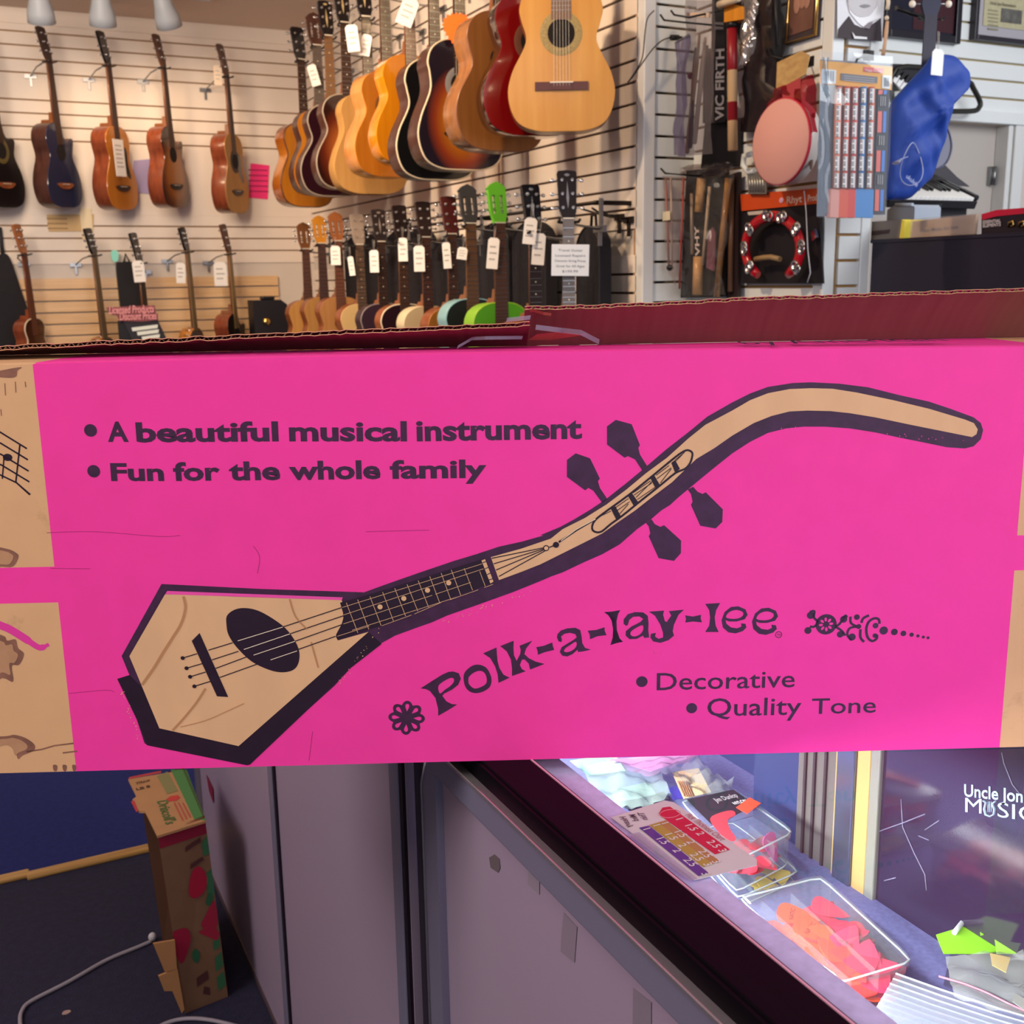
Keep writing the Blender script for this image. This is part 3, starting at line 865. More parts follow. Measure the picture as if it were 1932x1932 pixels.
# daisy
c = f7([(260, 905)])[0]; s_ = px1 / 3.864
outl = []
for k in range(96):
    a = 2 * PI * k / 96
    outl.append((c[0] + s_ * (108 + 33 * abs(math.cos(4 * a + 0.35))) * math.cos(a), c[1] + s_ * (108 + 33 * abs(math.cos(4 * a + 0.35))) * math.sin(a)))
holes = []
for k in range(8):
    a = (k * PI - 0.35) / 4
    tip = []
    for q in range(14):
        b = 2 * PI * q / 14
        r_ = 84 + 32 * math.cos(b); wd = 24 * math.sin(b) * (0.55 + 0.45 * math.cos(b))
        tip.append((c[0] + s_ * (r_ * math.cos(a) - wd * math.sin(a)), c[1] + s_ * (r_ * math.sin(a) + wd * math.cos(a))))
    holes.append(tip)
tx.shape([outl] + holes, 0)
tx.mb.build('printed_daisy', [INK], carton)
tx = Print()
# scrolled ornament with a trail of dots
c = f8([(1225, 228)])[0]; s8 = px1 / 2.927
holes = []
for k in range(8):
    a = k * PI / 4 + 0.1
    holes.append([(c[0] + s8 * ((30 + 13 * math.cos(b)) * math.cos(a) - 8 * math.sin(b) * math.sin(a)), c[1] + s8 * ((30 + 13 * math.cos(b)) * math.sin(a) + 8 * math.sin(b) * math.cos(a))) for b in [2 * PI * q / 10 for q in range(10)]])
tx.shape([circle(c, 62 * s8, 28)] + holes, 0)
for q, r in (((1140, 178), 22), ((1125, 262), 21), ((1322, 200), 21), ((1303, 283), 20), ((1395, 188), 17), ((1368, 298), 22), ((1405, 240), 15), ((1495, 290), 14), ((1498, 235), 17)):
    tx.shape([circle(f8([q])[0], r * s8, 16)], 0)
for P, wd in (([(1135, 160), (1160, 155), (1158, 190), (1180, 215), (1160, 240), (1135, 240)], 14), ([(1275, 240), (1300, 225), (1330, 180), (1340, 190)], 14), ([(1275, 240), (1310, 262), (1330, 290)], 14),
              ([(1360, 185), (1362, 220), (1395, 240)], 14), ([(1395, 240), (1355, 250), (1342, 285), (1365, 315)], 14), ([(1462, 178), (1430, 195), (1420, 220)], 15), ([(1415, 255), (1415, 300), (1435, 325)], 15),
              ([(1520, 225), (1515, 200), (1490, 195), (1460, 215), (1447, 255), (1455, 300), (1480, 320), (1505, 305), (1505, 285)], 15)):
    tx.line(spline(f8(P), 4, False), wd * s8, 0, 1)
for q, r in (((1543, 262), 25), ((1602, 270), 20), ((1652, 278), 17), ((1697, 285), 13), ((1732, 292), 10), ((1762, 298), 9), ((1788, 302), 9)):
    tx.shape([circle(f8([q])[0], r * s8, 16)], 0)
tx.mb.build('printed_ornament', [INK], carton)

# left end: music staff, pink flourish and water stains; creases
LFM = [INKDARK, M('#e23a98', 0.6), STAIN, M('#b98864', 0.7, noise=0.12, nscale=(50, 50, 50)), M('#b98257', 0.7), M('#b32a78', 0.6)]
def flush(n):
    global lf
    lf.mb.build(n, LFM, carton); lf = Print()


lf = Print()
g7 = lambda p: zoomed(0, 660, 4.83, p)
for a, b in (((-300, 630), (245, 900)), ((-300, 730), (255, 1002)), ((-300, 830), (262, 1105)), ((-300, 925), (268, 1203))):
    lf.line(g7([a, ((a[0] + b[0]) / 2 + 30, (a[1] + b[1]) / 2 - 15), b]), 3.2 * px1, 0, 1)
lf.line(g7([(-300, 1010), (0, 1138), (150, 1210), (275, 1320)]), [3 * px1, 3 * px1, 3.2 * px1, 4 * px1], 0, 1)
lf.line(g7([(182, 865), (162, 1050), (145, 1205)]), 3 * px1, 0, 1)
lf.line(g7([(38, 975), (22, 1175)]), 2.6 * px1, 0, 1)
lf.shape([circle(g7([(70, 980)])[0], 9 * px1, 16, 7 * px1)], 0, 1)
flush('printed_music_staff')
g8 = lambda p: zoomed(0, 1040, 4.39, p)
lf.line(spline(g8([(-250, 560), (-100, 570), (0, 612), (80, 645), (200, 718), (300, 785), (345, 798), (405, 770)]), 4, False), [p * px1 for p in [16] * 18 + [12] * 8 + [7] * 3], 1, 1)
flush('printed_flourish')
for i, P in enumerate(([(-120, 700), (30, 700), (60, 740), (130, 730), (150, 800), (200, 850), (160, 940), (100, 950), (110, 1080), (20, 1050), (-120, 1100)],
          [(-120, 1550), (60, 1530), (120, 1520), (210, 1545), (285, 1600), (280, 1650), (190, 1690), (150, 1720), (120, 1640), (40, 1600), (-120, 1640)],
          [(-80, -30), (60, -20), (130, 10), (155, 45), (110, 125), (20, 128), (-80, 120)])):
    lf.shape([spline(g8(P), 4)], 2, 1)
    cx = sum(p[0] for p in P) / len(P); cy = sum(p[1] for p in P) / len(P)
    lf.shape([spline(g8([(cx + (a - cx) * 0.72 - 12, cy + (b - cy) * 0.72) for a, b in P]), 4)], 3, 2)
    flush('water_stain')
lf.shape([spline(g7([(-60, 195), (0, 190), (130, 165), (200, 160), (160, 190), (150, 240), (90, 255), (-60, 240)]), 4)], 2, 1)
flush('water_stain')
for (x, y, h) in ((45, 305, 110), (140, 290, 100), (230, 290, 50), (8, 540, 60)):
    lf.line(g7([(x, y), (x + 6, y + h)]), 1.6 * px1, 2, 1); flush('stain_streak')
for k in range(3):
    lf.shape([spline(g8([(440 + k * 80, 1770), (475 + k * 78, 1775), (470 + k * 78, 1820), (445 + k * 80, 1815)]), 3)], 2, 1); flush('water_stain')
lf.line(g8([(220, 1660), (350, 1640), (450, 1610), (610, 1590)]), 3 * px1, 2, 1); flush('stain_streak')
lf.line(g8([(520, 1670), (640, 1655)]), 3 * px1, 2, 1); flush('stain_streak')
# stains inside the printed body
for P, wd in (([(545, 240), (560, 320), (530, 430), (470, 530), (400, 640), (340, 740), (255, 860)], 5), ([(700, 885), (640, 980), (560, 1080), (470, 1180)], 4), ([(525, 1155), (700, 1110), (850, 1045), (970, 990)], 1.6), ([(1290, 260), (1330, 380), (1410, 470)], 3), ([(1440, 560), (1490, 740)], 3)):
    lf.line(spline(f3(P), 4, False), wd * px1, 4, 5); flush('stain_streak')
# crease lines in the board
for P in ([(88, 1005), (180, 1003), (300, 1012), (340, 1010)], [(478, 1030), (490, 1050), (486, 1082)], [(590, 1380), (583, 1435)], [(95, 1072), (170, 1073)], [(130, 1308), (200, 1302), (216, 1306)], [(690, 1003), (810, 1000)]):
    lf.line(spline([bp(*q) for q in P], 4, False), 1.1 * px1, 5, 1); flush('crease_mark')

# ================================================================== STRINGED INSTRUMENTS
def body_outline(L, hl, hw, hu, cut=False, sharp=False):
    right = [(0, 0), (0.5 * hl, 0.008 * L), (0.85 * hl, 0.075 * L), (hl, 0.24 * L), (0.92 * hl, 0.40 * L), (hw, 0.60 * L), (0.95 * hu, 0.735 * L), (hu, 0.82 * L), (0.86 * hu, 0.92 * L), (0.5 * hu, 0.985 * L)]
    top = [(0, L)]
    rc = right
    if cut: rc = [(0, 0), (0.5 * hl, 0.008 * L), (0.85 * hl, 0.075 * L), (hl, 0.24 * L), (0.92 * hl, 0.40 * L), (hw, 0.59 * L), (0.93 * hu, 0.70 * L), (hu, 0.775 * L), (0.82 * hu, 0.81 * L), (0.55 * hu, 0.80 * L), (0.34 * hu, 0.85 * L), (0.24 * hu, 0.95 * L)]
    if sharp: rc = rc[:7] + [(1.02 * hu, 0.80 * L), (0.9 * hu, 0.835 * L), (0.55 * hu, 0.79 * L), (0.32 * hu, 0.84 * L), (0.24 * hu, 0.95 * L)]
    left = [(-a, b) for a, b in right[1:]][::-1]
    return spline(rc + top + left, 5)


def make_guitar(name, label, cat, group, loc, rz, tilt=0.0, lean=0.0, sc=1.0, L=0.49, hl=0.185, hw=0.122, hu=0.142, dep=0.10,
                cut=False, sharp=False, top=None, side=None, bind=None, neck=None, board=None, head='solid', headmat=None, hole=True, rosette=None,
                bridge='pin', bmat=None, pick=None, strings=True, nl=0.355, nw=0.046, hlen=0.185, pegs=True, pegmat=None, dots=True, lite=False, banjo=False, inlay=None):
    """front faces -y, base of the body at the origin; rz turns it, tilt leans it in its own plane"""
    o = empty(name, loc, (lean, 0, rz)); o.rotation_mode = 'XYZ'
    Rm = Matrix.Rotation(rz, 4, 'Z') @ Matrix.Rotation(lean, 4, 'X') @ Matrix.Rotation(tilt, 4, 'Y')
    o.rotation_euler = Rm.to_euler(); o.scale = (sc, sc, sc)
    tag(o, label, cat, group)
    neck = neck or wood('#6b3f25', '#87512f'); board = board or M('#3a241c', 0.5); headmat = headmat or BLACKGLOSS; pegmat = pegmat or CHROME
    bmat = bmat or M('#3a231c', 0.5)
    if banjo:
        mb = MB(); mb.lathe([(0.0, 0.0), (hl - 0.012, 0.0), (hl - 0.004, 0.004)], (0, 0, hl), 'y', 36)
        mb.build('drumhead', top, o)
        mb = MB(); mb.lathe([(hl - 0.004, -0.002), (hl, -0.002), (hl, 0.012), (hl - 0.003, 0.02), (hl - 0.003, dep), (0, dep)], (0, 0, hl), 'y', 36)
        mb.build('rim', side, o)
        mb = MB()
        for k in range(18):
            a = 2 * PI * k / 18
            mb.cyl((math.cos(a) * (hl + 0.004), 0.0, hl + math.sin(a) * (hl + 0.004)), (math.cos(a) * (hl + 0.004), 0.045, hl + math.sin(a) * (hl + 0.004)), 0.003, 6)
        mb.build('tension_hooks', CHROME, o)
        L = 2 * hl
    else:
        ol = body_outline(L, hl, hw, hu, cut, sharp)
        n = len(ol)
        mb = MB()
        ins = [(a * 0.985, L / 2 + (b - L / 2) * 0.992) for a, b in ol]
        V = [(a, 0.003, b) for a, b in ol] + [(a, dep - 0.006, b) for a, b in ol] + [(a, dep, b) for a, b in ins]
        Fs = [list(range(2 * n, 3 * n))]
        mb.add(V, Fs)
        for i in range(n):
            j = (i + 1) % n
            mb.f.append([i, j, n + j, n + i]); mb.m.append(0); mb.s.append(True)
            mb.f.append([n + i, n + j, 2 * n + j, 2 * n + i]); mb.m.append(0); mb.s.append(True)
        mb.build('body', side, o)
        mb = MB(); mb.add([(a * 0.992, 0.0, L / 2 + (b - L / 2) * 0.995) for a, b in ol] + [(a, 0.003, b) for a, b in ol], [list(range(n))])
        for i in range(n):
            j = (i + 1) % n
            mb.f.append([i, j, n + j, n + i]); mb.m.append(0); mb.s.append(False)
        mb.build('soundboard', top, o)
        if bind:
            mb = MB(); mb.tube([(a, 0.003, b) for a, b in ol], 0.0042, 6, closed=True)
            mb.build('binding', bind, o)
    zh = 0.655 * L
    if hole and not banjo:
        rh = 0.047
        mb = MB(); mb.prism(circle((0, zh), rh, 28), 0.0008, 'y', -0.0008); mb.build('soundhole', M('#150c0c', 0.9), o)
        if rosette:
            mb = MB(); mb.lathe([(rh, -0.0006), (rh + 0.003, -0.0011), (rh + 0.024, -0.0011), (rh + 0.026, -0.0006)], (0, 0, zh), 'y', 32)
            mb.build('rosette', rosette, o)
    # neck, fingerboard, nut
    z0 = L - (0.30 * L if not banjo else 0.02); z1 = L + nl
    if hole: z0 = max(z0, zh + 0.044)
    w0, w1 = nw * 1.22 / 2, nw / 2
    mb = MB(); ring0 = []; ring1 = []
    for k in range(9):
        a = PI * k / 8
        ring0.append((math.cos(a) * w0, 0.004 + math.sin(a) * 0.024, L - 0.004)); ring1.append((math.cos(a) * w1, 0.004 + math.sin(a) * 0.018, z1))
    mb.add(ring0 + ring1, [(k, k + 1, 9 + k + 1, 9 + k) for k in range(8)] + [list(range(9)), list(range(17, 8, -1)), (0, 9, 17, 8)], True)
    # heel
    mb.prism([(-w0, L - 0.002), (w0, L - 0.002), (w0 * 0.7, L + 0.06), (-w0 * 0.7, L + 0.06)], 0.028, 'y', 0.012) if not banjo else None
    mb.prism([(-w0 * 0.8, L - 0.002), (w0 * 0.8, L - 0.002), (w0 * 0.4, L + 0.02), (-w0 * 0.4, L + 0.02)], dep * 0.85, 'y', 0.012) if not banjo else None
    mb.build('neck', neck, o)
    mb = MB()
    wz = lambda z: (w0 + (w1 - w0) * (z - L) / nl) * (1.0 if z > L else 1.02)
    mb.add([(-wz(z0), -0.003, z0), (wz(z0), -0.003, z0), (wz(z1), -0.002, z1), (-wz(z1), -0.002, z1), (-wz(z0), 0.004, z0), (wz(z0), 0.004, z0), (wz(z1), 0.004, z1), (-wz(z1), 0.004, z1)],
           [(0, 1, 2, 3), (0, 4, 5, 1), (1, 5, 6, 2), (2, 6, 7, 3), (3, 7, 4, 0), (4, 7, 6, 5)])
    if not lite:
        mb.use(1); scale = nl * (2.0 if nl < 0.34 else 1.86)
        for q in range(1, 19):
            z = z1 - scale * (1 - 2 ** (-q / 12))
            if z > z0: mb.box((-wz(z), -0.0042, z - 0.0008), (wz(z), -0.002, z + 0.0008))
        mb.use(2)
        if dots:
            for q in (3, 5, 7, 9, 12):
                z = z1 - scale * (1 - 2 ** (-(q - 0.5) / 12))
                mb.prism(circle((0, z), 0.003, 8), 0.001, 'y', -0.0036)
        mb.use(3).box((-wz(z1), -0.005, z1 - 0.002), (wz(z1), 0.003, z1 + 0.003))
    mb.build('fingerboard', [board, STEEL, BONE, BONE], o)
    # headstock
    hz = z1 + hlen
    hw0, hw1 = w1 + 0.002, w1 + 0.012
    mb = MB(); mb.T = Matrix.Translation((0, 0, z1)) @ Matrix.Rotation(math.radians(-10), 4, 'X') @ Matrix.Translation((0, 0, -z1))
    if head == 'slot':
        ol = [(-hw0, z1), (hw0, z1), (hw1 + 0.004, z1 + 0.05), (hw1 + 0.006, hz - 0.035), (hw1 + 0.01, hz - 0.03), (hw1 * 0.75, hz - 0.012), (0, hz), (-hw1 * 0.75, hz - 0.012), (-hw1 - 0.01, hz - 0.03), (-hw1 - 0.006, hz - 0.035), (-hw1 - 0.004, z1 + 0.05)]
        s1 = [(-hw1 * 0.72, z1 + 0.04), (-hw1 * 0.30, z1 + 0.04), (-hw1 * 0.30, hz - 0.06), (-hw1 * 0.72, hz - 0.06)]
        s2 = [(-a, b) for a, b in s1][::-1]
        V, Fs = fill2d([ol, s1, s2])
        for y in (-0.002, 0.016): mb.add([(a, y, b) for a, b in V], Fs)
        for lp in (ol, s1, s2):
            k = len(lp)
            mb.add([(a, -0.002, b) for a, b in lp] + [(a, 0.016, b) for a, b in lp], [(i, (i + 1) % k, k + (i + 1) % k, k + i) for i in range(k)])
        pz = [z1 + 0.055 + 0.035 * k for k in range(3)]
    elif head == 'pear':
        ol = spline([(-hw0, z1), (hw0, z1), (hw1 + 0.004, z1 + 0.05), (hw1 + 0.006, z1 + 0.11), (hw1 + 0.002, hz - 0.02), (hw1 * 0.5, hz - 0.004), (0, hz + 0.002), (-hw1 * 0.5, hz - 0.004), (-hw1 - 0.002, hz - 0.02), (-hw1 - 0.006, z1 + 0.11), (-hw1 - 0.004, z1 + 0.05)], 3)
        mb.prism(ol, 0.016, 'y', -0.002); pz = [z1 + 0.04 + (hlen - 0.075) / 2 * k for k in range(3)]
    else:
        ol = [(-hw0, z1), (hw0, z1), (hw1, z1 + 0.03), (hw1 + 0.006, hz - 0.012), (hw1 + 0.001, hz - 0.003), (0, hz), (-hw1 - 0.001, hz - 0.003), (-hw1 - 0.006, hz - 0.012), (-hw1, z1 + 0.03)]
        mb.prism(ol, 0.016, 'y', -0.002); pz = [z1 + 0.045 + (hlen - 0.085) / 2 * k for k in range(3)]
    hd = mb.build('headstock', headmat, o)
    if inlay:
        mi_ = MB(); mi_.T = mb.T
        mi_.prism(spline([(-0.012, hz - 0.02), (0, hz - 0.014), (0.012, hz - 0.02), (0, hz - 0.026)], 3), 0.001, 'y', -0.0032)
        mi_.prism([(0, z1 + 0.04), (0.006, z1 + 0.085), (0, hz - 0.045), (-0.006, z1 + 0.085)], 0.001, 'y', -0.0032)
        mi_.build('headstock_inlay', inlay, hd)
    if pegs:
        me = None
        for z in pz:
            for sgn in (-1, 1):
                pm = MB(); pm.T = mb.T
                pm.cyl((sgn * (hw1 - 0.004), 0.010, z), (sgn * (hw1 + 0.022), 0.010, z), 0.0028, 6)
                pm.ball((sgn * (hw1 + 0.028), 0.010, z), (0.010, 0.005, 0.008), 8, 6)
                if head != 'slot': pm.cyl((sgn * hw1 * 0.62, -0.002, z), (sgn * hw1 * 0.62, -0.014, z), 0.0042, 8); pm.cyl((sgn * hw1 * 0.62, -0.002, z), (sgn * hw1 * 0.62, -0.004, z), 0.0065, 8)
                else: pm.cyl((sgn * (hw1 - 0.002), 0.006, z), (sgn * hw1 * 0.25, 0.006, z), 0.0042, 8)
                pm.build('tuning_peg', pegmat, o)
    # bridge and pickguard
    if bridge == 'classical':
        zb = 0.305 * L
        mb = MB(); mb.box((-0.092, -0.006, zb - 0.014), (0.092, 0, zb + 0.014)); mb.box((-0.036, -0.009, zb - 0.013), (0.036, -0.005, zb + 0.010))
        mb.use(1).box((-0.040, -0.011, zb + 0.010), (0.040, -0.004, zb + 0.0135)); mb.build('bridge', [bmat, BONE], o)
    elif bridge == 'pin':
        zb = 0.27 * L
        mb = MB(); mb.prism(spline([(-0.085, zb + 0.004), (-0.05, zb + 0.012), (0.05, zb + 0.012), (0.085, zb + 0.004), (0.05, zb - 0.018), (0, zb - 0.024), (-0.05, zb - 0.018)], 3), 0.007, 'y', -0.007)
        mb.use(1).box((-0.038, -0.010, zb + 0.003), (0.038, -0.006, zb + 0.006)); mb.build('bridge', [bmat, BONE], o)
    else: zb = 0.27 * L
    if pick:
        s = [(0.052, zh + 0.02), (0.075, zh + 0.05), (0.095, zh + 0.02), (0.092, zh - 0.05), (0.115, zh - 0.115), (0.10, zh - 0.135), (0.065, zh - 0.105), (0.040, zh - 0.052), (0.052, zh - 0.02)]
        mb = MB(); mb.prism(spline(s, 3), 0.0012, 'y', -0.0012); mb.build('pickguard', pick, o)
    if strings:
        for k in range(6 if not banjo else 5):
            x = (k - 2.5) / 2.5
            mb = MB(); mb.tube([(x * 0.027, -0.009, zb), (x * (w1 - 0.004), -0.0058, z1)], 0.0006, 4, caps=False)
            mb.build('string', M('#cfc6b4', 0.3, 0.8), o)
    return o


def hanger(g, nz, wall, axis, label, group, bx=-0.10):
    """metal yoke round the neck of guitar g just under the nut, on a rod from a bracket in the slat wall"""
    sc = g.scale[0]; Rg = g.rotation_euler.to_matrix()
    t = Vector(g.location) + Rg @ Vector((0, 0, (nz - 0.014) * sc))
    h = empty('guitar_hanger', t); tag(h, label, 'wall hanger', group)
    if axis == 'y': e = Vector((t.x + bx, wall, t.z - 0.05)) - t; q = Vector((1, 0, 0)); back = Vector((0, -1, 0))
    else: e = Vector((wall, t.y + 0.07, t.z - 0.02)) - t; q = Vector((0, 1, 0)); back = Vector((-1, 0, 0))
    mb = MB(); mb.box(tuple(e - q * 0.035 + Vector((0, 0, -0.012)) - back * 0.002), tuple(e + q * 0.035 + Vector((0, 0, 0.012)) + back * 0.014))
    mb.box(tuple(e - q * 0.006 + Vector((0, 0, -0.06))), tuple(e + q * 0.006 + Vector((0, 0, 0.012)) + back * 0.012))
    if wall < 2.2: mb.box(tuple(e - q * 0.008 + Vector((-0.006, 0, 0))), (e.x + 0.004, e.y + 0.008, 1.732 - t.z))
    mb.build('bracket', STEEL, h)
    r0 = Rg @ Vector((0, 0.040, 0))
    mb = MB(); mb.tube([e + back * 0.012, e.lerp(r0, 0.7) + Rg @ Vector((0, 0.02, 0)), r0], 0.0045, 8); mb.build('rod', STEEL, h)
    mb = MB(); mb.tube([Rg @ Vector(p) for p in ((-0.036, -0.026, 0.006), (-0.036, 0.0, 0.0), (-0.024, 0.032, 0), (0, 0.040, 0), (0.024, 0.032, 0), (0.036, 0.0, 0.0), (0.036, -0.026, 0.006))], 0.005, 8)
    mb.build('yoke', BLACK, h)
    return h


def price_tag(px, py, w, h, place, label, group, slant=0.0, stringup=0.05, face='x', lines=3, col='#efeae4', pos=None):
    """paper tag: px,py is the photo position of its centre, place gives the plane"""
    P = pos or place(px, py)
    o = empty('price_tag', P, (0, slant, 0 if face == 'y' else 0)); tag(o, label, 'price tag', group)
    if face == 'x': o.rotation_euler = Matrix.Rotation(-0.45, 4, 'Z').to_euler() if not slant else (Matrix.Rotation(-0.45, 4, 'Z') @ Matrix.Rotation(slant, 4, 'Y')).to_euler()
    mb = MB(); c = 0.2 * w
    mb.prism([(-w / 2, -h / 2), (w / 2, -h / 2), (w / 2, h / 2 - c), (w / 2 - c, h / 2), (-w / 2 + c, h / 2), (-w / 2, h / 2 - c)], 0.0012, 'y', 0)
    mb.build('card', M(col, 0.8), o)
    mb = MB()
    for k in range(lines):
        z = h * (0.22 - 0.2 * k)
        mb.box((-w * 0.32, -0.0006, z - h * 0.035), (w * (0.32 if k % 2 else 0.2), 0.0002, z + h * 0.02))
    if lines: mb.build('printed_lines', M('#b4aea8', 0.8), o)
    mb = MB(); mb.tube([(-0.002, 0.0008, h / 2 - 0.006), (-0.004, 0.004, h / 2 + stringup), (0.004, 0.006, h / 2 + stringup), (0.002, 0.0008, h / 2 - 0.006)], 0.0007, 4)
    mb.build('loop', M('#d8d0c8', 0.6), o)
    return o


RW = wood('#6a2f1c', '#8a4426', rough=0.3)          # reddish side wood
MAH = wood('#7b3f20', '#9b5630', rough=0.4)
ROSE = wood('#3d211a', '#543028', rough=0.4)
NATURAL = wood('#bf8234', '#cd9444', (26, 26, 2), 0.42, 0.2)
SPRUCE = wood('#b9803e', '#c99250', (30, 30, 2), 0.55, 0.0)
MATTE = wood('#aa7b40', '#b88a4c', (30, 30, 2), 0.6, 0.0)
ORANGE = wood('#b4691a', '#c27a26', (24, 24, 2), 0.25, 0.5)
BRIGHT = wood('#d07a0c', '#dc8a16', (24, 24, 2), 0.12, 0.7)
CREAM = M('#e4d2b2', 0.4)
EBONY = M('#2a2022', 0.5)
BOARD = M('#4a2f26', 0.5)
G_FAR = 'acoustic guitars hanging high on the far slat wall'
G_ROW = 'guitars hung in a row on the right slat wall'
G_LOW = 'small guitars on the lower rail of the right wall'

# ---------------- far wall, upper row: turned towards the right on angled hooks
YH = YF - 0.22
FARROT = math.radians(54)


def far(px, py, name, label, **kw):
    P = atY(px, py, YH)
    sc = kw.pop('sc', 1.0); short = kw.pop('short'); bx = kw.pop('bx', -0.10); gname = kw.pop('group', G_FAR)
    o = make_guitar(name, label, kw.pop('cat', 'guitar'), gname, P, kw.pop('rz', FARROT), kw.pop('tilt', math.radians(-3.2)), 0.0, sc, lite=True, strings=False, **kw)
    Lb = (kw.get('L', 0.49) if not kw.get('banjo') else 2 * kw.get('hl', 0.14)) + kw.get('nl', 0.355) + 0.008
    hanger(o, Lb - 0.008, YF - 0.012, 'y', 'metal hanger holding up ' + short, 'metal guitar hangers', bx)
    return o


far(18, 392, 'acoustic_guitar', 'black acoustic guitar with a brown bridge, cut by the left edge', short='the black guitar at the left edge', top=M('#1a1416', 0.25), side=M('#171012', 0.3), headmat=BLACKGLOSS, cut=True, rosette=M('#6a5a30', 0.4), bmat=MAH, sc=1.03)
far(129, 392, 'acoustic_guitar', 'dark blue cutaway acoustic guitar on the far wall', short='the dark blue cutaway guitar', top=M('#1e2a48', 0.16, coat=0.6), side=ROSE, cut=True, sharp=True, headmat=M('#3a2420', 0.4), rosette=None, bmat=MAH, sc=1.02)
far(237, 396, 'acoustic_guitar', 'natural orange acoustic guitar with a white card stuck over its strings', short='the orange guitar with the card', top=ORANGE, side=RW, pick=BLACKGLOSS, headmat=BLACKGLOSS, sc=1.03)
far(337, 392, 'acoustic_guitar', 'brown sunburst cutaway acoustic guitar on the far wall', short='the brown sunburst cutaway guitar', top=burst('#a4611f', '#6e3a18', '#2e1510'), side=RW, cut=True, sharp=True, headmat=M('#54301f', 0.4), bmat=BLACK, sc=1.02)
far(452, 402, 'acoustic_guitar', 'pale natural dreadnought guitar with dark pickguard beside the pink poster', short='the pale dreadnought by the pink poster', top=MATTE, side=RW, pick=BLACKGLOSS, headmat=M('#4c2a1c', 0.4), rosette=EBONY, bmat=BLACK, sc=1.02)
# the white card on the orange guitar
mb = MB(); P = atY(226, 298, YH - 0.10)
o = empty('info_card', P, (0, math.radians(-3), FARROT)); tag(o, 'white card stuck over the strings of the orange far-wall guitar', 'card')
mb.box((-0.062, 0, -0.11), (0.062, 0.002, 0.11)); mb.build('card', WHITEPAPER, o)
mb = MB()
for k in range(6): mb.box((-0.045, -0.0008, 0.07 - k * 0.025), (0.03 + 0.01 * (k % 2), 0.0002, 0.076 - k * 0.025))
mb.build('printed_lines', M('#b0aaa6', 0.8), o)

# ---------------- guitar wall, upper row
XR = 1.95


GY = {}
def row(px, py, name, label, short, rz=0.0, **kw):
    P = atX(px, py, XR); GY[short] = P.y
    sc = kw.get('sc', 1.0)
    o = make_guitar(name, label, 'guitar', G_ROW, P, math.radians(rz), **kw)
    hanger(o, kw.get('L', 0.49) + kw.get('nl', 0.355), XG - 0.012, 'x', 'metal hanger holding up ' + short, 'metal guitar hangers')
    return o


row(1060, 248, 'classical_guitar', 'natural blond classical guitar at the right end of the upper row', 'the blond classical guitar', -27, top=NATURAL, side=MAH, rosette=M('#9a8350', 0.5, noise=0.4, nscale=(300, 300, 300)), bridge='classical', bmat=M('#5a3230', 0.4), head='slot', headmat=MAH, nl=0.325, nw=0.052, board=M('#7a5c4a', 0.5), L=0.49, hl=0.186, hw=0.122, hu=0.143, dots=False)
row(1008, 256, 'classical_guitar', 'dark red gloss classical guitar behind the blond one', 'the red classical guitar', -8, top=M('#7a0c10', 0.12, coat=0.6), side=M('#2c0e12', 0.08, coat=0.8), bind=None, rosette=M('#6a4030', 0.5), bridge='classical', bmat=BLACK, head='slot', headmat=ROSE, nl=0.325, nw=0.052, hl=0.19, strings=False)
row(948, 284, 'acoustic_guitar', 'satin brown acoustic guitar between the red classical and the sunburst', 'the satin brown guitar', 4, top=wood('#8a5424', '#9c6430', (30, 30, 2), 0.45), side=wood('#8c5a38', '#a8703f', rough=0.2), bind=M('#8a5a3c', 0.3), hl=0.195, L=0.50, strings=True, dep=0.12)
row(874, 320, 'acoustic_guitar', 'glossy sunburst dreadnought with cream binding in the upper row', 'the glossy sunburst dreadnought', 2, top=burst('#c8801c', '#8c3a22', '#191828', cz=0.19, rx=0.175, rz=0.235, p=(0.30, 0.70, 0.93)), side=ROSE, bind=CREAM, L=0.51, hl=0.198, hw=0.138, hu=0.146, rosette=M('#8e8e92', 0.3), bmat=BLACK, dep=0.12, pick=M('#241a20', 0.2))
row(828, 339, 'acoustic_guitar', 'glossy black acoustic guitar with cream binding', 'the glossy black guitar', 3, top=M('#141518', 0.14, coat=0.6), side=ROSE, bind=CREAM, L=0.50, hl=0.195, hw=0.13, hu=0.145, rosette=M('#8e8e92', 0.3), bmat=BLACK, dep=0.11)
row(782, 312, 'acoustic_guitar', 'bright orange gloss acoustic guitar between the black one and the cutaway', 'the bright orange guitar', 4, top=BRIGHT, side=BRIGHT, L=0.48, hl=0.185, rosette=EBONY, bmat=BLACK, board=M('#6a4430', 0.5), strings=True)
row(738, 334, 'classical_guitar', 'thick natural nylon-string guitar with dark bridge and broad orange side', 'the thick nylon-string guitar', 9, top=ORANGE, side=wood('#b87840', '#c88a4c', rough=0.25), L=0.485, hl=0.19, rosette=M('#6e4a26', 0.5), bridge='classical', bmat=BLACK, head='slot', headmat=ROSE, nw=0.052, dep=0.12)
row(704, 366, 'acoustic_guitar', 'matte tan dreadnought guitar in the upper row', 'the matte tan dreadnought', 0, top=MATTE, side=MATTE, L=0.49, hl=0.198, hw=0.14, hu=0.15, rosette=None, pick=BLACKGLOSS, bmat=BLACK, inlay=M('#c8b080', 0.4))
row(664, 357, 'acoustic_guitar', 'red-brown sunburst acoustic guitar with pale binding beside the matte tan one', 'the red-brown sunburst', 4, top=burst('#9a5226', '#5e2416', '#28100e'), side=ROSE, bind=M('#a89a88', 0.4), L=0.48, hl=0.19, bmat=BLACK, inlay=M('#c8b080', 0.4), strings=False)
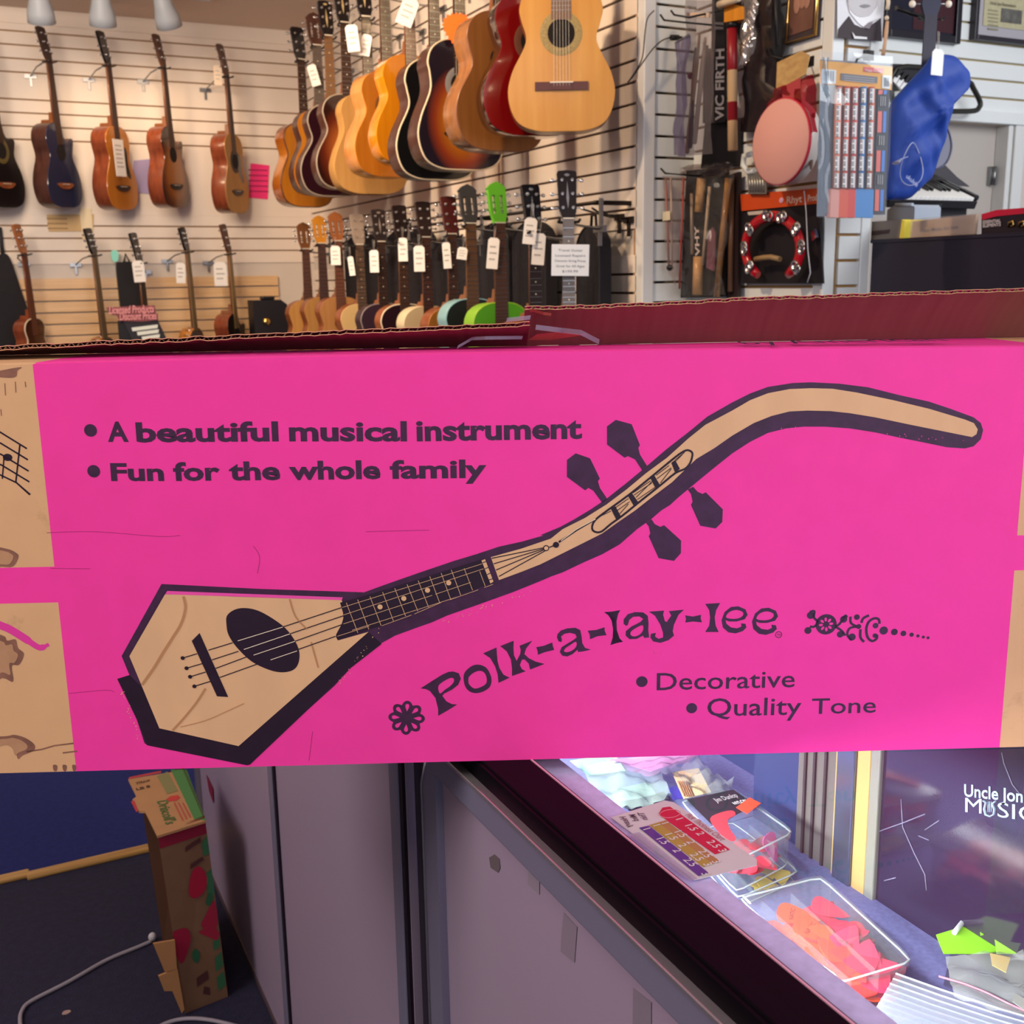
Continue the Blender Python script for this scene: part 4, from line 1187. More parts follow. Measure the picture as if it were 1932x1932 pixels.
row(634, 370, 'acoustic_guitar', 'dark plum acoustic guitar with pale binding in the upper row', 'the dark plum guitar', 4, top=M('#2a0f18', 0.2, coat=0.5), side=ROSE, bind=M('#a89a88', 0.4), L=0.485, hl=0.195, bmat=BLACK, inlay=M('#c8b080', 0.4), strings=False, board=M('#7a5636', 0.5))
row(612, 368, 'classical_guitar', 'classical guitar with a slotted dark headstock, mostly hidden behind the dark plum one', 'the hidden classical guitar', 4, top=ORANGE, side=ROSE, L=0.48, hl=0.18, head='slot', headmat=ROSE, bridge='classical', board=M('#5c5048', 0.5), strings=False, hole=False, nw=0.052, sc=0.97)
row(583, 390, 'acoustic_guitar', 'amber-sided orange acoustic guitar at the far left end of the upper row', 'the amber-sided guitar', 14, top=ORANGE, side=burst('#c87a28', '#a8581c', '#4a2010', cz=0.22, rx=0.3, rz=0.32), bind=ROSE, L=0.48, hl=0.178, strings=False, dep=0.115)
# tags in the upper row
def on(short, d=0.014): return lambda a, b: atY(a, b, GY[short] - d)
GT = 'white price tags on the right wall'
price_tag(592, 142, 0.05, 0.115, on('the hidden classical guitar', 0.03), 'white barcode tag slanting between the slotted headstock and the plum guitar neck', GT, -0.25)
price_tag(665, 72, 0.06, 0.125, on('the matte tan dreadnought'), 'left of the two price tags hanging from the matte tan dreadnought headstock', GT, -0.1)
price_tag(690, 85, 0.05, 0.10, on('the matte tan dreadnought'), 'right of the two price tags hanging from the matte tan dreadnought headstock', GT, 0.2)
price_tag(769, 22, 0.075, 0.12, on('the bright orange guitar'), 'white price tag on the neck of the bright orange guitar', GT, 0.4)
# orange price star
P = atY(862, 52, GY['the glossy sunburst dreadnought'] - 0.042)
o = empty('price_star', P, (0, 0, math.radians(-24))); tag(o, 'fluorescent orange ragged starburst price sign in front of the sunburst neck', 'sign')
ol = []
for k in range(36):
    a = 2 * PI * k / 36; r_ = (0.062 if k % 2 else 0.053) * (1.0 + 0.08 * math.sin(3 * a))
    ol.append((r_ * math.cos(a) * 0.95, r_ * math.sin(a)))
mb = MB(); mb.prism(ol, 0.001, 'y', 0); mb.box((0.03, 0.0012, -0.012), (0.068, 0.002, 0.018)); mb.build('starburst', M('#ff6e14', 0.7), o)

# ---------------- guitar wall, lower row
def low(px, py, label, short, **kw):
    P = atX(px, py, XR); sc = kw.pop('sc', 0.90); GY[short] = P.y
    L = kw.get('L', 0.47); nl = kw.get('nl', 0.345); hn = kw.get('hlen', 0.18)
    P.z -= (L + nl + hn) * sc
    kw.setdefault('L', L); kw.setdefault('nl', nl); kw.setdefault('hlen', hn); kw.setdefault('hl', 0.175)
    o = make_guitar(kw.pop('name', 'acoustic_guitar'), label, 'guitar', G_LOW, P, math.radians(kw.pop('rz', 4)), sc=sc, lite=kw.pop('lite', False), strings=kw.pop('strings', False), **kw)
    hanger(o, L + nl, 2.127, 'x', 'metal hanger holding up ' + short, 'metal guitar hangers')
    return o


SL = dict(head='slot', name='classical_guitar', bridge='classical', nw=0.052, dots=False)
low(574, 418, 'small tan classical guitar with a dark brown slotted head, first in the lower row', 'the first lower-row classical', top=SPRUCE, side=MAH, headmat=wood('#6b4024', '#7d4e2c'), board=M('#5a3a30', 0.5), **SL)
low(604, 405, 'small classical guitar with an orange slotted headstock in the lower row', 'the orange-headed classical', top=wood('#a8763e', '#b7854a', (30, 30, 2), 0.5), side=MAH, headmat=wood('#c07a20', '#cf8a2c'), board=M('#4c3430', 0.5), **SL)
low(635, 398, 'small classical guitar with a red-brown slotted headstock in the lower row', 'the red-brown-headed classical', top=wood('#a87240', '#b5804c', (30, 30, 2), 0.5), side=MAH, headmat=wood('#8a4e28', '#9a5c30'), board=M('#6a4030', 0.5), **SL)
low(676, 402, 'cream-topped small guitar with a shiny chrome-tuned head', 'the cream chrome-headed guitar', top=M('#d8b47c', 0.4), side=MAH, cut=True, headmat=M('#a8988c', 0.25, 0.4), board=M('#5c4638', 0.5))
low(717, 393, 'dark purple small guitar with an open black head in the lower row', 'the dark purple guitar', top=M('#3c2a38', 0.3), side=M('#3a2830', 0.3), bind=M('#8a7a78', 0.4), headmat=M('#241c1e', 0.2), inlay=CHROME)
low(757, 385, 'maroon-black small guitar with pale binding in the lower row', 'the maroon-black guitar', top=M('#2a1420', 0.2), side=MAH, bind=CREAM, headmat=M('#1c1012', 0.25), board=M('#4a3024', 0.5))
low(802, 378, 'cream-bodied small guitar with a dark head in the lower row', 'the cream-bodied guitar', top=M('#d9c196', 0.35), side=M('#d9c7a4', 0.3), headmat=M('#241414', 0.25), inlay=None, board=M('#4a2c24', 0.5))
low(851, 368, 'amber-brown small guitar with a wine red headstock', 'the wine-red-headed guitar', top=wood('#a06426', '#b07430', (30, 30, 2), 0.4), side=MAH, headmat=M('#4a0e10', 0.2, coat=0.4), board=M('#4a3028', 0.5))
low(887, 345, 'black-topped light-blue-sided small classical guitar with a grey slotted head', 'the blue-sided classical', top=M('#262a2c', 0.3), side=M('#8fbcc4', 0.3), bind=M('#8fbcc4', 0.3), headmat=M('#38393c', 0.3), board=M('#6a4a34', 0.5), **SL)
low(942, 340, 'bright green small classical guitar with a green slotted headstock', 'the bright green classical', top=M('#5cb028', 0.3), side=M('#8cc438', 0.35), bind=M('#9ac83c', 0.3), headmat=M('#62b82c', 0.35), board=M('#54362a', 0.5), **SL)
low(1008, 345, 'brown small guitar with a black tuner-lined head behind two price tags', 'the brown guitar behind two tags', top=wood('#6e3a20', '#8a4e2c', (30, 30, 2), 0.4), side=MAH, headmat=BLACKGLOSS, board=M('#2c2022', 0.4), inlay=CHROME, sc=0.94)
low(1072, 318, 'cream small guitar with a black chrome-tuned head, behind the white notice', 'the cream guitar behind the notice', top=M('#e2d6c0', 0.35), side=M('#d8c8a8', 0.35), headmat=M('#1c1416', 0.2, coat=0.4), board=M('#6c625e', 0.4), inlay=CHROME, rz=-18, sc=0.84, hlen=0.20, nl=0.37)
for px, py, w_, h_, lab, sl, who in ((633, 482, 0.055, 0.105, 'white price tag on the red-brown-headed classical guitar', 0, 'the red-brown-headed classical'), (663, 502, 0.03, 0.10, 'narrow price tag beside the chrome-headed guitar neck', -0.1, 'the cream chrome-headed guitar'), (706, 493, 0.045, 0.11, 'price tag left of the dark purple guitar neck', 0, 'the dark purple guitar'),
                                (760, 471, 0.045, 0.11, 'price tag below the black maroon guitar head', 0, 'the maroon-black guitar'), (791, 488, 0.05, 0.115, 'grey-white price tag left of the cream-bodied guitar neck', 0, 'the cream-bodied guitar'), (843, 482, 0.035, 0.11, 'slim price tag left of the amber-brown guitar neck', -0.05, 'the wine-red-headed guitar'),
                                (872, 478, 0.042, 0.05, 'small square price tag left of the grey slotted head guitar neck', 0.15, 'the blue-sided classical'), (930, 478, 0.045, 0.12, 'folded price tag hanging from the green headstock', 0.1, 'the bright green classical'), (1000, 436, 0.048, 0.095, 'upper of the two price tags on the brown guitar', 0.12, 'the brown guitar behind two tags'), (1016, 470, 0.048, 0.115, 'lower of the two price tags on the brown guitar', 0.08, 'the brown guitar behind two tags')):
    price_tag(px, py, w_, h_, on(who, 0.016), lab, GT, sl)
# white notice clipped to the cream guitar
P = atY(1076, 491, GY['the cream guitar behind the notice'] - 0.04)
o = empty('notice', P, (0, math.radians(1.5), math.radians(-26))); tag(o, 'white notice with five lines of print in front of the cream guitar neck', 'sign')
mb = MB(); mb.box((-0.066, 0, -0.054), (0.066, 0.002, 0.054), 0.001); mb.build('card', M('#e8ecf0', 0.6), o)
for k, (s, wd) in enumerate((('Travel Guitar', 0.085), ('Licensed Repairs', 0.105), ('Discount String Prices', 0.108), ('Great for All Ages', 0.10), ('$199.99', 0.055))):
    mb = MB(); put_text(mb, s, (-wd / 2, -0.0006, 0.030 - k * 0.018), (1, 0, 0), (0, 0, 1), wd, 0.008); mb.build('printed_line', M('#5a5a62', 0.7), o)

# black gig bags hanging between the lower guitars
def gig_bag(pl, pr, pt, X, label, h=0.75, d=0.05, pb=None, lettering=False, rz=-20):
    A = atX(pl, pt, X); Bq = atX(pr, pt, X)
    Cc = (A + Bq) / 2; wd = (Bq - A).length
    view = (Cc - CAM); ang = math.atan2(-view.x, view.y)
    ang = -PI / 2; wd = abs(A.y - Bq.y)
    o = empty('gig_bag', (Cc.x, Cc.y, Cc.z - h), (0, 0, ang)); tag(o, label, 'instrument bag', 'black gig bags on the right wall')
    W2 = wd / 2
    ol = spline([(-W2, 0), (-W2, h * 0.5), (-W2, h - 0.11), (-W2 * 0.9, h - 0.05), (-W2 * 0.45, h - 0.012), (0, h), (W2 * 0.45, h - 0.012), (W2 * 0.9, h - 0.05), (W2, h - 0.11), (W2, h * 0.5), (W2, 0)], 3, False)
    mb = MB(); mb.prism(ol, d, 'y', 0); mb.build('bag_body', M('#15121a', 0.75, bump=0.3, bscale=40), o)
    mb = MB(); mb.tube([(a * 0.97, -0.001, b) for a, b in ol], 0.004, 5); mb.build('piping', M('#1f1b24', 0.5), o)
    mb = MB(); mb.tube([(-0.02, d / 2, h - 0.01), (-0.015, d / 2, h + 0.04), (0.015, d / 2, h + 0.04), (0.02, d / 2, h - 0.01)], 0.006, 6); mb.build('loop_handle', BLACK, o)
    if lettering:
        mb = MB(); put_text(mb, 'Ibanez', (0.012, -0.0015, h * 0.18), (0, 0, 1), (-1, 0, 0), 0.20, 0.034, 0.0, 0.25); mb.build('faint_lettering', M('#3c3846', 0.6), o)
    return o


gig_bag(648, 718, 440, 2.18, 'black gig bag behind the chrome-headed and purple guitars', pb=600)
gig_bag(726, 806, 428, 2.18, 'black gig bag behind the maroon-black guitar', pb=600)
gig_bag(815, 894, 446, 2.18, 'black gig bag behind the wine-red-headed guitar', pb=600)
gig_bag(902, 960, 422, 2.18, 'black gig bag between the grey and green slotted heads', pb=600)
gig_bag(967, 1030, 418, 2.17, 'black gig bag behind the brown guitar with two tags', pb=600)
gig_bag(1088, 1132, 427, 2.17, 'black gig bag with faint lettering at the right end of the lower row', pb=600, lettering=True)
# long hanging rail along the lower row, an empty prong at its right end
P0 = atX(1205, 392, 2.12); P1 = atX(600, 440, 2.12)
mb = MB(); mb.tube([(2.132, 3.56, 1.72), (2.132, 6.85, 1.72)], 0.007, 8)
for yy in (3.58, 4.62, 6.58): mb.box((2.132, yy - 0.01, 1.712), (XG - 0.004, yy + 0.01, 1.728))
o = mb.build('hanging_rail', M('#2a2420', 0.4, 0.8)); tag(o, 'dark metal rail running along the right wall behind the lower guitars', 'rail')
for k, (px, py) in enumerate(((1168, 410), (1186, 415))):
    P = atX(px, py, XG - 0.02)
    o = empty('empty_hook', P); tag(o, ('empty wire hook right of the lettered gig bag', 'empty wire hook nearest the white corner post')[k], 'hook', 'empty wire hooks on the right wall')
    mb = MB(); mb.box((-0.004, -0.03, -0.012), (0.006, 0.03, 0.012)); mb.box((-0.004, -0.006, -0.06), (0.006, 0.006, 0)); mb.build('bracket', M('#3a3230', 0.4, 0.7), o)
    mb = MB(); mb.tube([(0, 0, 0.005), (-0.08, 0, 0.01), (-0.11, -0.02, 0.02), (-0.14, -0.035, 0.03)], 0.004, 6); mb.tube([(-0.08, 0, 0.01), (-0.11, 0.02, 0.02), (-0.14, 0.035, 0.03)], 0.004, 6); mb.build('prongs', M('#3a3230', 0.4, 0.7), o)

# ---------------- far wall, lower row
GL = 'instruments on the lower hooks of the far wall'
far(78, 704, 'archtop_guitar', 'brown round-sided guitar with dark front and cream binding, left end of the lower far row', short='the brown cream-bound guitar', bx=0.0, group=GL, cat='guitar', top=burst('#4a2416', '#38180f', '#22100c'), side=RW, bind=CREAM, cut=False, headmat=wood('#8a5230', '#a8683c'), neck=RW, board=M('#5c3222', 0.5), L=0.36, hl=0.14, hw=0.095, hu=0.11, nl=0.42, hole=False, dep=0.09, sc=0.95)
far(208, 714, 'banjo', 'banjo with a black head and silver hooks beside the slanted black sign', short='the banjo left of the sign', group=GL, cat='banjo', banjo=True, top=M('#6a625e', 0.5), side=wood('#a8642c', '#c07838'), hl=0.135, dep=0.07, nl=0.52, board=M('#6c5a44', 0.4), headmat=BLACKGLOSS, hlen=0.16, bridge=None, hole=False, sc=1.0)
far(292, 730, 'electric_guitar', 'black-necked electric guitar partly hidden behind the slanted sign', short='the black-necked guitar behind the sign', bx=0.06, group=GL, cat='guitar', top=BLACKGLOSS, side=BLACKGLOSS, L=0.36, hl=0.14, hw=0.10, hu=0.12, dep=0.045, nl=0.45, board=M('#221c1e', 0.4), headmat=BLACKGLOSS, hole=False, cut=True)
far(376, 686, 'banjo', 'banjo with a wooden resonator and grey head right of the sign', short='the banjo right of the sign', group=GL, cat='banjo', banjo=True, top=M('#58504e', 0.5), side=wood('#b8702c', '#d08a3c'), hl=0.12, dep=0.08, nl=0.50, board=M('#7c6848', 0.4), headmat=BLACKGLOSS, hlen=0.15, bridge=None, hole=False)
far(455, 708, 'acoustic_guitar', 'dark-topped red-sided cutaway guitar beside the black case', short='the dark-topped guitar by the black case', group=GL, top=M('#211a1a', 0.25), side=RW, bind=None, cut=True, headmat=M('#4c2a1c', 0.4), L=0.42, hl=0.16, board=M('#8a7048', 0.4), nl=0.40)
# gig bag cut by the left edge
P = atY(5, 478, YF - 0.062)
o = empty('gig_bag', (P.x, P.y, 1.0), (0, 0, 0)); tag(o, 'black gig bag hanging at the left edge of the far wall', 'instrument bag')
hz = P.z - 1.0
mb = MB(); mb.prism(spline([(-0.22, -0.1), (-0.16, 0.25), (-0.06, 0.5), (-0.03, hz - 0.03), (0.0, hz), (0.04, hz - 0.03), (0.08, 0.45), (0.13, 0.2), (0.15, -0.1)], 4, False), 0.04, 'y', 0); mb.build('bag_body', M('#17131a', 0.8, bump=0.4, bscale=30), o)
mb = MB(); mb.tube([(0.0, 0.02, hz - 0.01), (0.0, 0.02, hz + 0.16)], 0.012, 6); mb.build('strap', M('#2a2a30', 0.7), o)
# strap bag behind the sign
P = atY(240, 493, YF - 0.078); q = atY(222, 493, YF - 0.15)
o = empty('soft_case', (P.x, P.y, 0.95)); tag(o, 'narrow black soft case hanging behind the slanted sign', 'instrument bag')
mb = MB(); mb.prism(spline([(-0.065, 0), (-0.065, 0.3), (-0.068, P.z - 0.99), (-0.04, P.z - 0.955), (0.035, P.z - 0.955), (0.062, P.z - 0.99), (0.068, 0.3), (0.075, 0)], 3, False), 0.06, 'y', 0); mb.build('bag_body', M('#130f14', 0.7), o)
mb = MB(); mb.tube([(-0.02, 0.03, P.z - 0.96), (0.0, 0.06, P.z - 0.90), (0.02, 0.03, P.z - 0.96)], 0.006, 6); mb.build('loop_handle', BLACK, o)
mb = MB(); P = atY(217, 483, YF - 0.1)
mb.prism(spline([(-0.018, -0.03), (0.016, -0.03), (0.02, 0.03), (-0.02, 0.03)], 3), 0.02, 'y', 0)
o = mb.build('key_fob', M('#8fe0cc', 0.4)); o.location = P; tag(o, 'small mint green fob hanging by the narrow soft case', 'fob')
# slanted sign with a cut lettered header
P = atY(262, 650, YF - 0.62)
o = empty('sign_stand', (P.x, P.y, 0)); tag(o, 'black slanted sign with red script header and three white text strips', 'sign')
z0 = atY(262, 665, P.y).z - 0.12
b0 = [atY(*q, P.y) - Vector((P.x, P.y, 0)) for q in ((232, 604), (298, 604), (338, 690), (272, 690))]
mb = MB(); mb.prism([(b.x, b.z) for b in b0][::-1], 0.02, 'y', 0); mb.build('board', M('#241d24', 0.5), o)
mb = MB(); b1 = [atY(*q, P.y) - Vector((P.x, P.y, 0)) for q in ((224, 606), (233, 604), (273, 690), (232, 690))]
mb.prism([(b.x, b.z) for b in b1][::-1], 0.06, 'y', 0.012); mb.build('side_panel', M('#141016', 0.6), o)
mb = MB(); mb.box((-0.05, 0.05, 0), (0.1, 0.09, z0 + 0.1)); mb.build('post', BLACK, o)
h0 = [atY(*q, P.y - 0.01) - Vector((P.x, P.y, 0)) for q in ((200, 580), (292, 576), (294, 590), (298, 592), (298, 604), (268, 607), (226, 606), (220, 595), (210, 594))]
mb = MB(); mb.prism([(b.x, b.z) for b in h0][::-1], 0.012, 'y', -0.012); hd = mb.build('header', M('#8c4a50', 0.6), o)
for s, q, q2 in (('Licensed Products', (206, 592), (291, 589)), ('Discount Prices', (226, 604), (296, 602))):
    a = atY(*q, P.y - 0.025) - Vector((P.x, P.y, 0)); b = atY(*q2, P.y - 0.025) - Vector((P.x, P.y, 0))
    mb = MB(); put_text(mb, s, a, (b - a).normalized(), (0, 0, 1), (b - a).length, 0.045, 0.02, 0.2); mb.build('script_line', M('#f0a0a0', 0.6), hd)
for pa, pb in (((250, 625), (297, 619)), ((260, 633), (299, 628)), ((269, 642), (301, 637))):
    a = atY(*pa, P.y - 0.002) - Vector((P.x, P.y, 0)); b = atY(*pb, P.y - 0.002) - Vector((P.x, P.y, 0))
    mb = MB(); mb.prism([(a.x, a.z), (b.x, b.z), (b.x + 0.004, b.z + 0.022), (a.x - 0.004, a.z + 0.022)], 0.002, 'y', -0.003); mb.build('text_strip', M('#e8ece0', 0.6), o)
GT2 = 'white price tags on the far wall'
FY = lambda a, b: atY(a, b, YF - 0.3)
price_tag(262, 512, 0.072, 0.135, FY, 'white price tag hanging by the narrow black soft case', GT2, -0.05, face='y')
price_tag(341, 515, 0.058, 0.13, FY, 'white price tag on the neck of the banjo right of the sign', GT2, 0.05, face='y')
price_tag(416, 517, 0.085, 0.155, FY, 'wide white price tag on the neck of the dark-topped guitar', GT2, 0.0, face='y')
price_tag(411, 142, 0.05, 0.12, FY, 'small price tag by the headstock of the pale dreadnought', GT2, 0.0, face='y', col='#e2cdb8')
# black hard case with a brass knob
P = atY(512, 640, YF - 0.35); A = atY(482, 640, P.y); Bq = atY(548, 640, P.y); zt_ = atY(512, 566, P.y).z
o = empty('instrument_case', (P.x, P.y, zt_ - 0.45)); tag(o, 'black angular hard case with a round brass latch, low beside the wall corner', 'case')
xl = A.x - P.x; xr = Bq.x - P.x
mb = MB(); mb.prism([(xl, 0), (xr, 0), (xr + 0.02, 0.22), (xr - 0.01, 0.42), (xr - 0.05, 0.45), (xl + 0.0, 0.45), (xl, 0.42)], 0.16, 'y', 0); mb.build('case_body', M('#141018', 0.55), o)
mb = MB(); mb.box((-0.04, 0.03, 0.45), (0.05, 0.10, 0.475), 0.01); mb.build('handle', BLACK, o)
mb = MB(); zk = atY(503, 607, P.y).z - (zt_ - 0.45); xk = atY(503, 607, P.y).x - P.x; mb.lathe([(0.0, -0.018), (0.018, -0.016), (0.026, -0.006), (0.028, 0)], (xk, 0, zk), 'y', 20); mb.build('round_latch', BRASS, o)

# posters on the far wall
def sheet(name, pts, Y, label, cat, mat, t=0.003, extra=None):
    W = [atY(*q, Y) for q in pts]; c = sum(W, Vector()) / len(W)
    o = empty(name, c); tag(o, label, cat)
    mb = MB(); mb.prism([(p.x - c.x, p.z - c.z) for p in W], t, 'y', 0); mb.build('sheet', mat, o)
    if extra: extra(o, c)
    return o


def pink_lines(o, c):
    for k in range(5):
        mb = MB(); mb.box((-0.07, -0.001, 0.07 - k * 0.035), (0.06, 0.0004, 0.078 - k * 0.035)); mb.build('printed_line', M('#a01850', 0.7), o)


sheet('poster', [(470, 373), (505, 376), (508, 312), (473, 308)], YF - 0.02, 'hot pink poster on the far wall behind the pale dreadnought', 'poster', M('#f0307c', 0.6), extra=pink_lines)
sheet('poster', [(250, 362), (283, 366), (283, 300), (252, 303)], YF - 0.02, 'faded violet poster between the orange and sunburst far-wall guitars', 'poster', M('#a596bc', 0.7))


def kraft_bits(o, c):
    mb = MB(); mb.box((0.06, -0.002, -0.10), (0.13, 0.0004, 0.09)); mb.build('bare_patch', M('#e0cfae', 0.7), o)
    for k in range(3):
        mb = MB(); mb.box((-0.14, -0.001, 0.02 - k * 0.03), (-0.02, 0.0004, 0.03 - k * 0.03)); mb.build('printed_line', M('#a08058', 0.7), o)


sheet('kraft_sign', [(92, 437), (176, 436), (177, 404), (88, 405)], YF - 0.02, 'brown kraft paper sign under the dark blue guitar', 'sign', M('#c9a878', 0.7), extra=kraft_bits)
sheet('paper_strip', [(535, 150), (560, 151), (559, 46), (536, 46)], YF - 0.02, 'narrow cream label strip in the far wall corner', 'label', M('#e6d6c0', 0.7)) if False else None

# track lights over the far wall
tr_y = YF - 0.75
mb = MB(); xa = atY(0, 0, tr_y).x - 0.4; xb = atY(330, 0, tr_y).x + 0.2
mb.box((xa, tr_y - 0.02, CEIL - 0.03), (xb, tr_y + 0.02, CEIL)); o = mb.build('light_track', M('#b8b8bc', 0.5)); tag(o, 'grey ceiling track carrying the spot heads', 'light track')
for k, (px, py, dx, lab) in enumerate(((75, 12, 0.0, 'leftmost of the three grey track spotlights'), (192, 18, 0.02, 'middle of the three grey track spotlights'), (312, 22, 0.12, 'rightmost of the three grey track spotlights, tilted'))):
    P = atY(px, py, tr_y)
    o = empty('track_spotlight', (P.x, P.y, CEIL - 0.03)); tag(o, lab, 'spotlight', 'grey track spotlights')
    dz = P.z - (CEIL - 0.03)
    mb = MB(); mb.cyl((0, 0, 0), (0, 0, dz + 0.06), 0.012, 10); mb.build('stem', M('#a8acb2', 0.4), o)
    mb = MB(); mb.T = Matrix.Translation((0, 0, dz)) @ Matrix.Rotation(math.radians(-18 if k == 2 else -4), 4, 'Y') @ Matrix.Rotation(math.radians(24), 4, 'X')
    mb.lathe([(0.0, 0.11), (0.03, 0.108), (0.045, 0.09), (0.055, 0.03), (0.072, -0.03), (0.076, -0.085), (0.070, -0.085), (0.060, -0.05), (0.0, -0.04)], (0, 0, 0), 'z', 24)
    mb.build('lamp_housing', M('#aeb4bc', 0.45), o)
    light('track_spot_light', 'SPOT', (P.x, P.y + 0.02, P.z - 0.12), (P.x + 0.5, YF + 0.1, 1.75), 15, WARM, spot_size=math.radians(110), spot_blend=1.0, shadow_soft_size=0.05)
# ================================================================== ACCESSORIES ON THE ALCOVE AND PIER
CLEAR = glassy('#f4f2f4', 0.10, 0.06, 1.5)
CLEARGREY = glassy('#c9c4cc', 0.22, 0.12, 1.5, 'clear_plastic', '#9a949c')
SMOKE = glassy('#8a8088', 0.30, 0.10, 1.5, 'smoky_plastic', '#4c444a')
MAPLE = wood('#cf9f64', '#ddb57c', (30, 30, 4), 0.5)
HICK = wood('#c9b79c', '#dccbb0', (30, 30, 4), 0.5)
rw = random.Random(11)


def hang(name, pts, place, label, cat, group=None):
    """root at the mean of the traced points; returns root and the points in local coordinates"""
    W = [place(*q) for q in pts]; c = sum(W, Vector()) / len(W)
    o = empty(name, c); tag(o, label, cat, group)
    return o, [p - c for p in W]


def sheet3(mb, W, thick):
    """extrude a traced 3D outline by a vector"""
    n = len(W); t = Vector(thick)
    mb.add(list(W) + [p + t for p in W], [list(range(n)), list(range(2 * n - 1, n - 1, -1))] + [(i, n + i, n + (i + 1) % n, (i + 1) % n) for i in range(n)])


def crumple(mb, W4, nu, nv, amp, nrm, seed, thick=0.0, smooth=True):
    """wavy film stretched over a traced quad (tl, tr, br, bl)"""
    r_ = random.Random(seed); tl, tr, br, bl = W4; nrm = Vector(nrm).normalized()
    ph = [r_.uniform(0, 6) for _ in range(8)]; V = []
    for j in range(nv + 1):
        for i in range(nu + 1):
            s, t = i / nu, j / nv
            p = tl.lerp(tr, s).lerp(bl.lerp(br, s), t)
            h = math.sin(9 * s + ph[0] + 4 * t) + math.sin(15 * t + ph[1] - 5 * s) + 0.7 * math.sin(23 * s + 11 * t + ph[2]) + r_.uniform(-0.5, 0.5)
            V.append(p + nrm * amp * h)
    mb.add(V, [(j * (nu + 1) + i, j * (nu + 1) + i + 1, (j + 1) * (nu + 1) + i + 1, (j + 1) * (nu + 1) + i) for j in range(nv) for i in range(nu)], smooth)


XA = lambda a, b: atX(a, b, XP - 0.10)      # things hanging close to the pier's side
XB = lambda a, b: atX(a, b, XP - 0.16)
XC = lambda a, b: atX(a, b, XP - 0.06)
XS_ = lambda a, b: atX(a, b, XP - 0.125)
NX = (-1, 0.15, 0)

# black lead with a plug looped over the white post
o, W = hang('audio_cable', [(1240, 82), (1190, 150)], lambda a, b: atY(a, b, YR - 0.06), 'thin black audio cable with a plug looped across the white corner post', 'cable')
c = o.location.copy(); Y6 = lambda a, b: atY(a, b, YR - 0.06) - c
mb = MB(); mb.tube(spline([tuple(Y6(*q)) for q in ((1268, 70), (1250, 76), (1232, 92), (1214, 116), (1196, 142), (1184, 156), (1198, 136), (1212, 108), (1217, 60), (1222, 34), (1234, 20))], 5, False), 0.0022, 6); mb.build('lead', BLACK, o)
mb = MB(); mb.cyl(Y6(1266, 71), Y6(1280, 71), 0.010, 10); mb.cyl(Y6(1280, 71), Y6(1287, 71), 0.005, 8); mb.build('plug', BLACK, o)
# display hooks
def prong(pts, X, label, r=0.0035, dy=0.03, dz=0.01):
    W = [atX(a, b, X) for a, b in pts]; o = empty('display_hook', W[-1]); tag(o, label, 'hook', 'black display hooks')
    e = Vector((XP - 0.014, W[-1].y + dy, W[-1].z + dz))
    mb = MB(); mb.tube([p - W[-1] for p in W] + [e - W[-1]], r, 6); mb.build('prong', BLACK, o)
    mb = MB(); mb.box(tuple(e - W[-1] - Vector((0.004, 0.02, 0.015))), tuple(e - W[-1] + Vector((0.002, 0.02, 0.015)))); mb.build('bracket', BLACK, o)


prong([(1246, 28), (1253, 38), (1288, 42)], XP - 0.28, 'lower of the two black hooks left of the clear stick bag')
prong([(1266, 20), (1272, 28), (1300, 33)], XP - 0.24, 'upper of the two black hooks left of the clear stick bag', dz=0.06)
prong([(1445, 93), (1450, 105), (1500, 116)], XP - 0.10, 'black hook carrying the pink drum')
prong([(1247, 318), (1255, 327), (1292, 330)], XP - 0.24, 'black hook above the clear red-tipped mallet tube', dy=0.14)

# clear bag of drumsticks
o, W = hang('drumstick_bag', [(1298, 0), (1348, 0), (1344, 290), (1278, 296)], XB, 'clear plastic bag of pale drumsticks, leftmost of the hanging bags', 'drumsticks')
c = o.location.copy()
mb = MB(); crumple(mb, W, 6, 18, 0.004, NX, 4); mb.build('bag_front', CLEARGREY, o)
for pa, pb, r_, m_ in (((1320, 62), (1296, 290), 0.0085, MAPLE), ((1331, 70), (1310, 272), 0.0085, HICK), ((1312, 90), (1302, 280), 0.008, M('#6c5350', 0.5))):
    a = XS_(*pa) - c; b = XS_(*pb) - c; mb = MB()
    mb.tube([a, a.lerp(b, 0.03), a.lerp(b, 0.06), a.lerp(b, 0.25), b.lerp(a, 0.02), b], [0.003, r_ * 0.62, r_ * 0.55, r_, r_, r_ * 0.7], 10); mb.build('drumstick', m_, o)
mb = MB(); mb.ball(XS_(1303, 143) - c, 0.012); mb.build('red_sticker', M('#a03038', 0.5), o)
mb = MB(); sheet3(mb, [q - c for q in (XB(1298, 24), XB(1340, 24), XB(1340, 33), XB(1298, 33))], (-0.006, 0, 0)); mb.build('header_strip', M('#cdb9a8', 0.4), o)
o, W = hang('plastic_sleeve', [(1276, 80), (1300, 66), (1292, 296), (1270, 292)], lambda a, b: atX(a, b, XP - 0.20), 'empty violet-grey plastic sleeve left of the drumsticks', 'sleeve')
mb = MB(); crumple(mb, W, 4, 14, 0.004, NX, 9); mb.build('film', glassy('#a8a4c0', 0.35, 0.12, 1.5, 'violet_plastic', '#6c6684'), o)
mb = MB(); mb.tube([W[0], W[1]], 0.004, 6); mb.build('gathered_top', CLEARGREY, o)

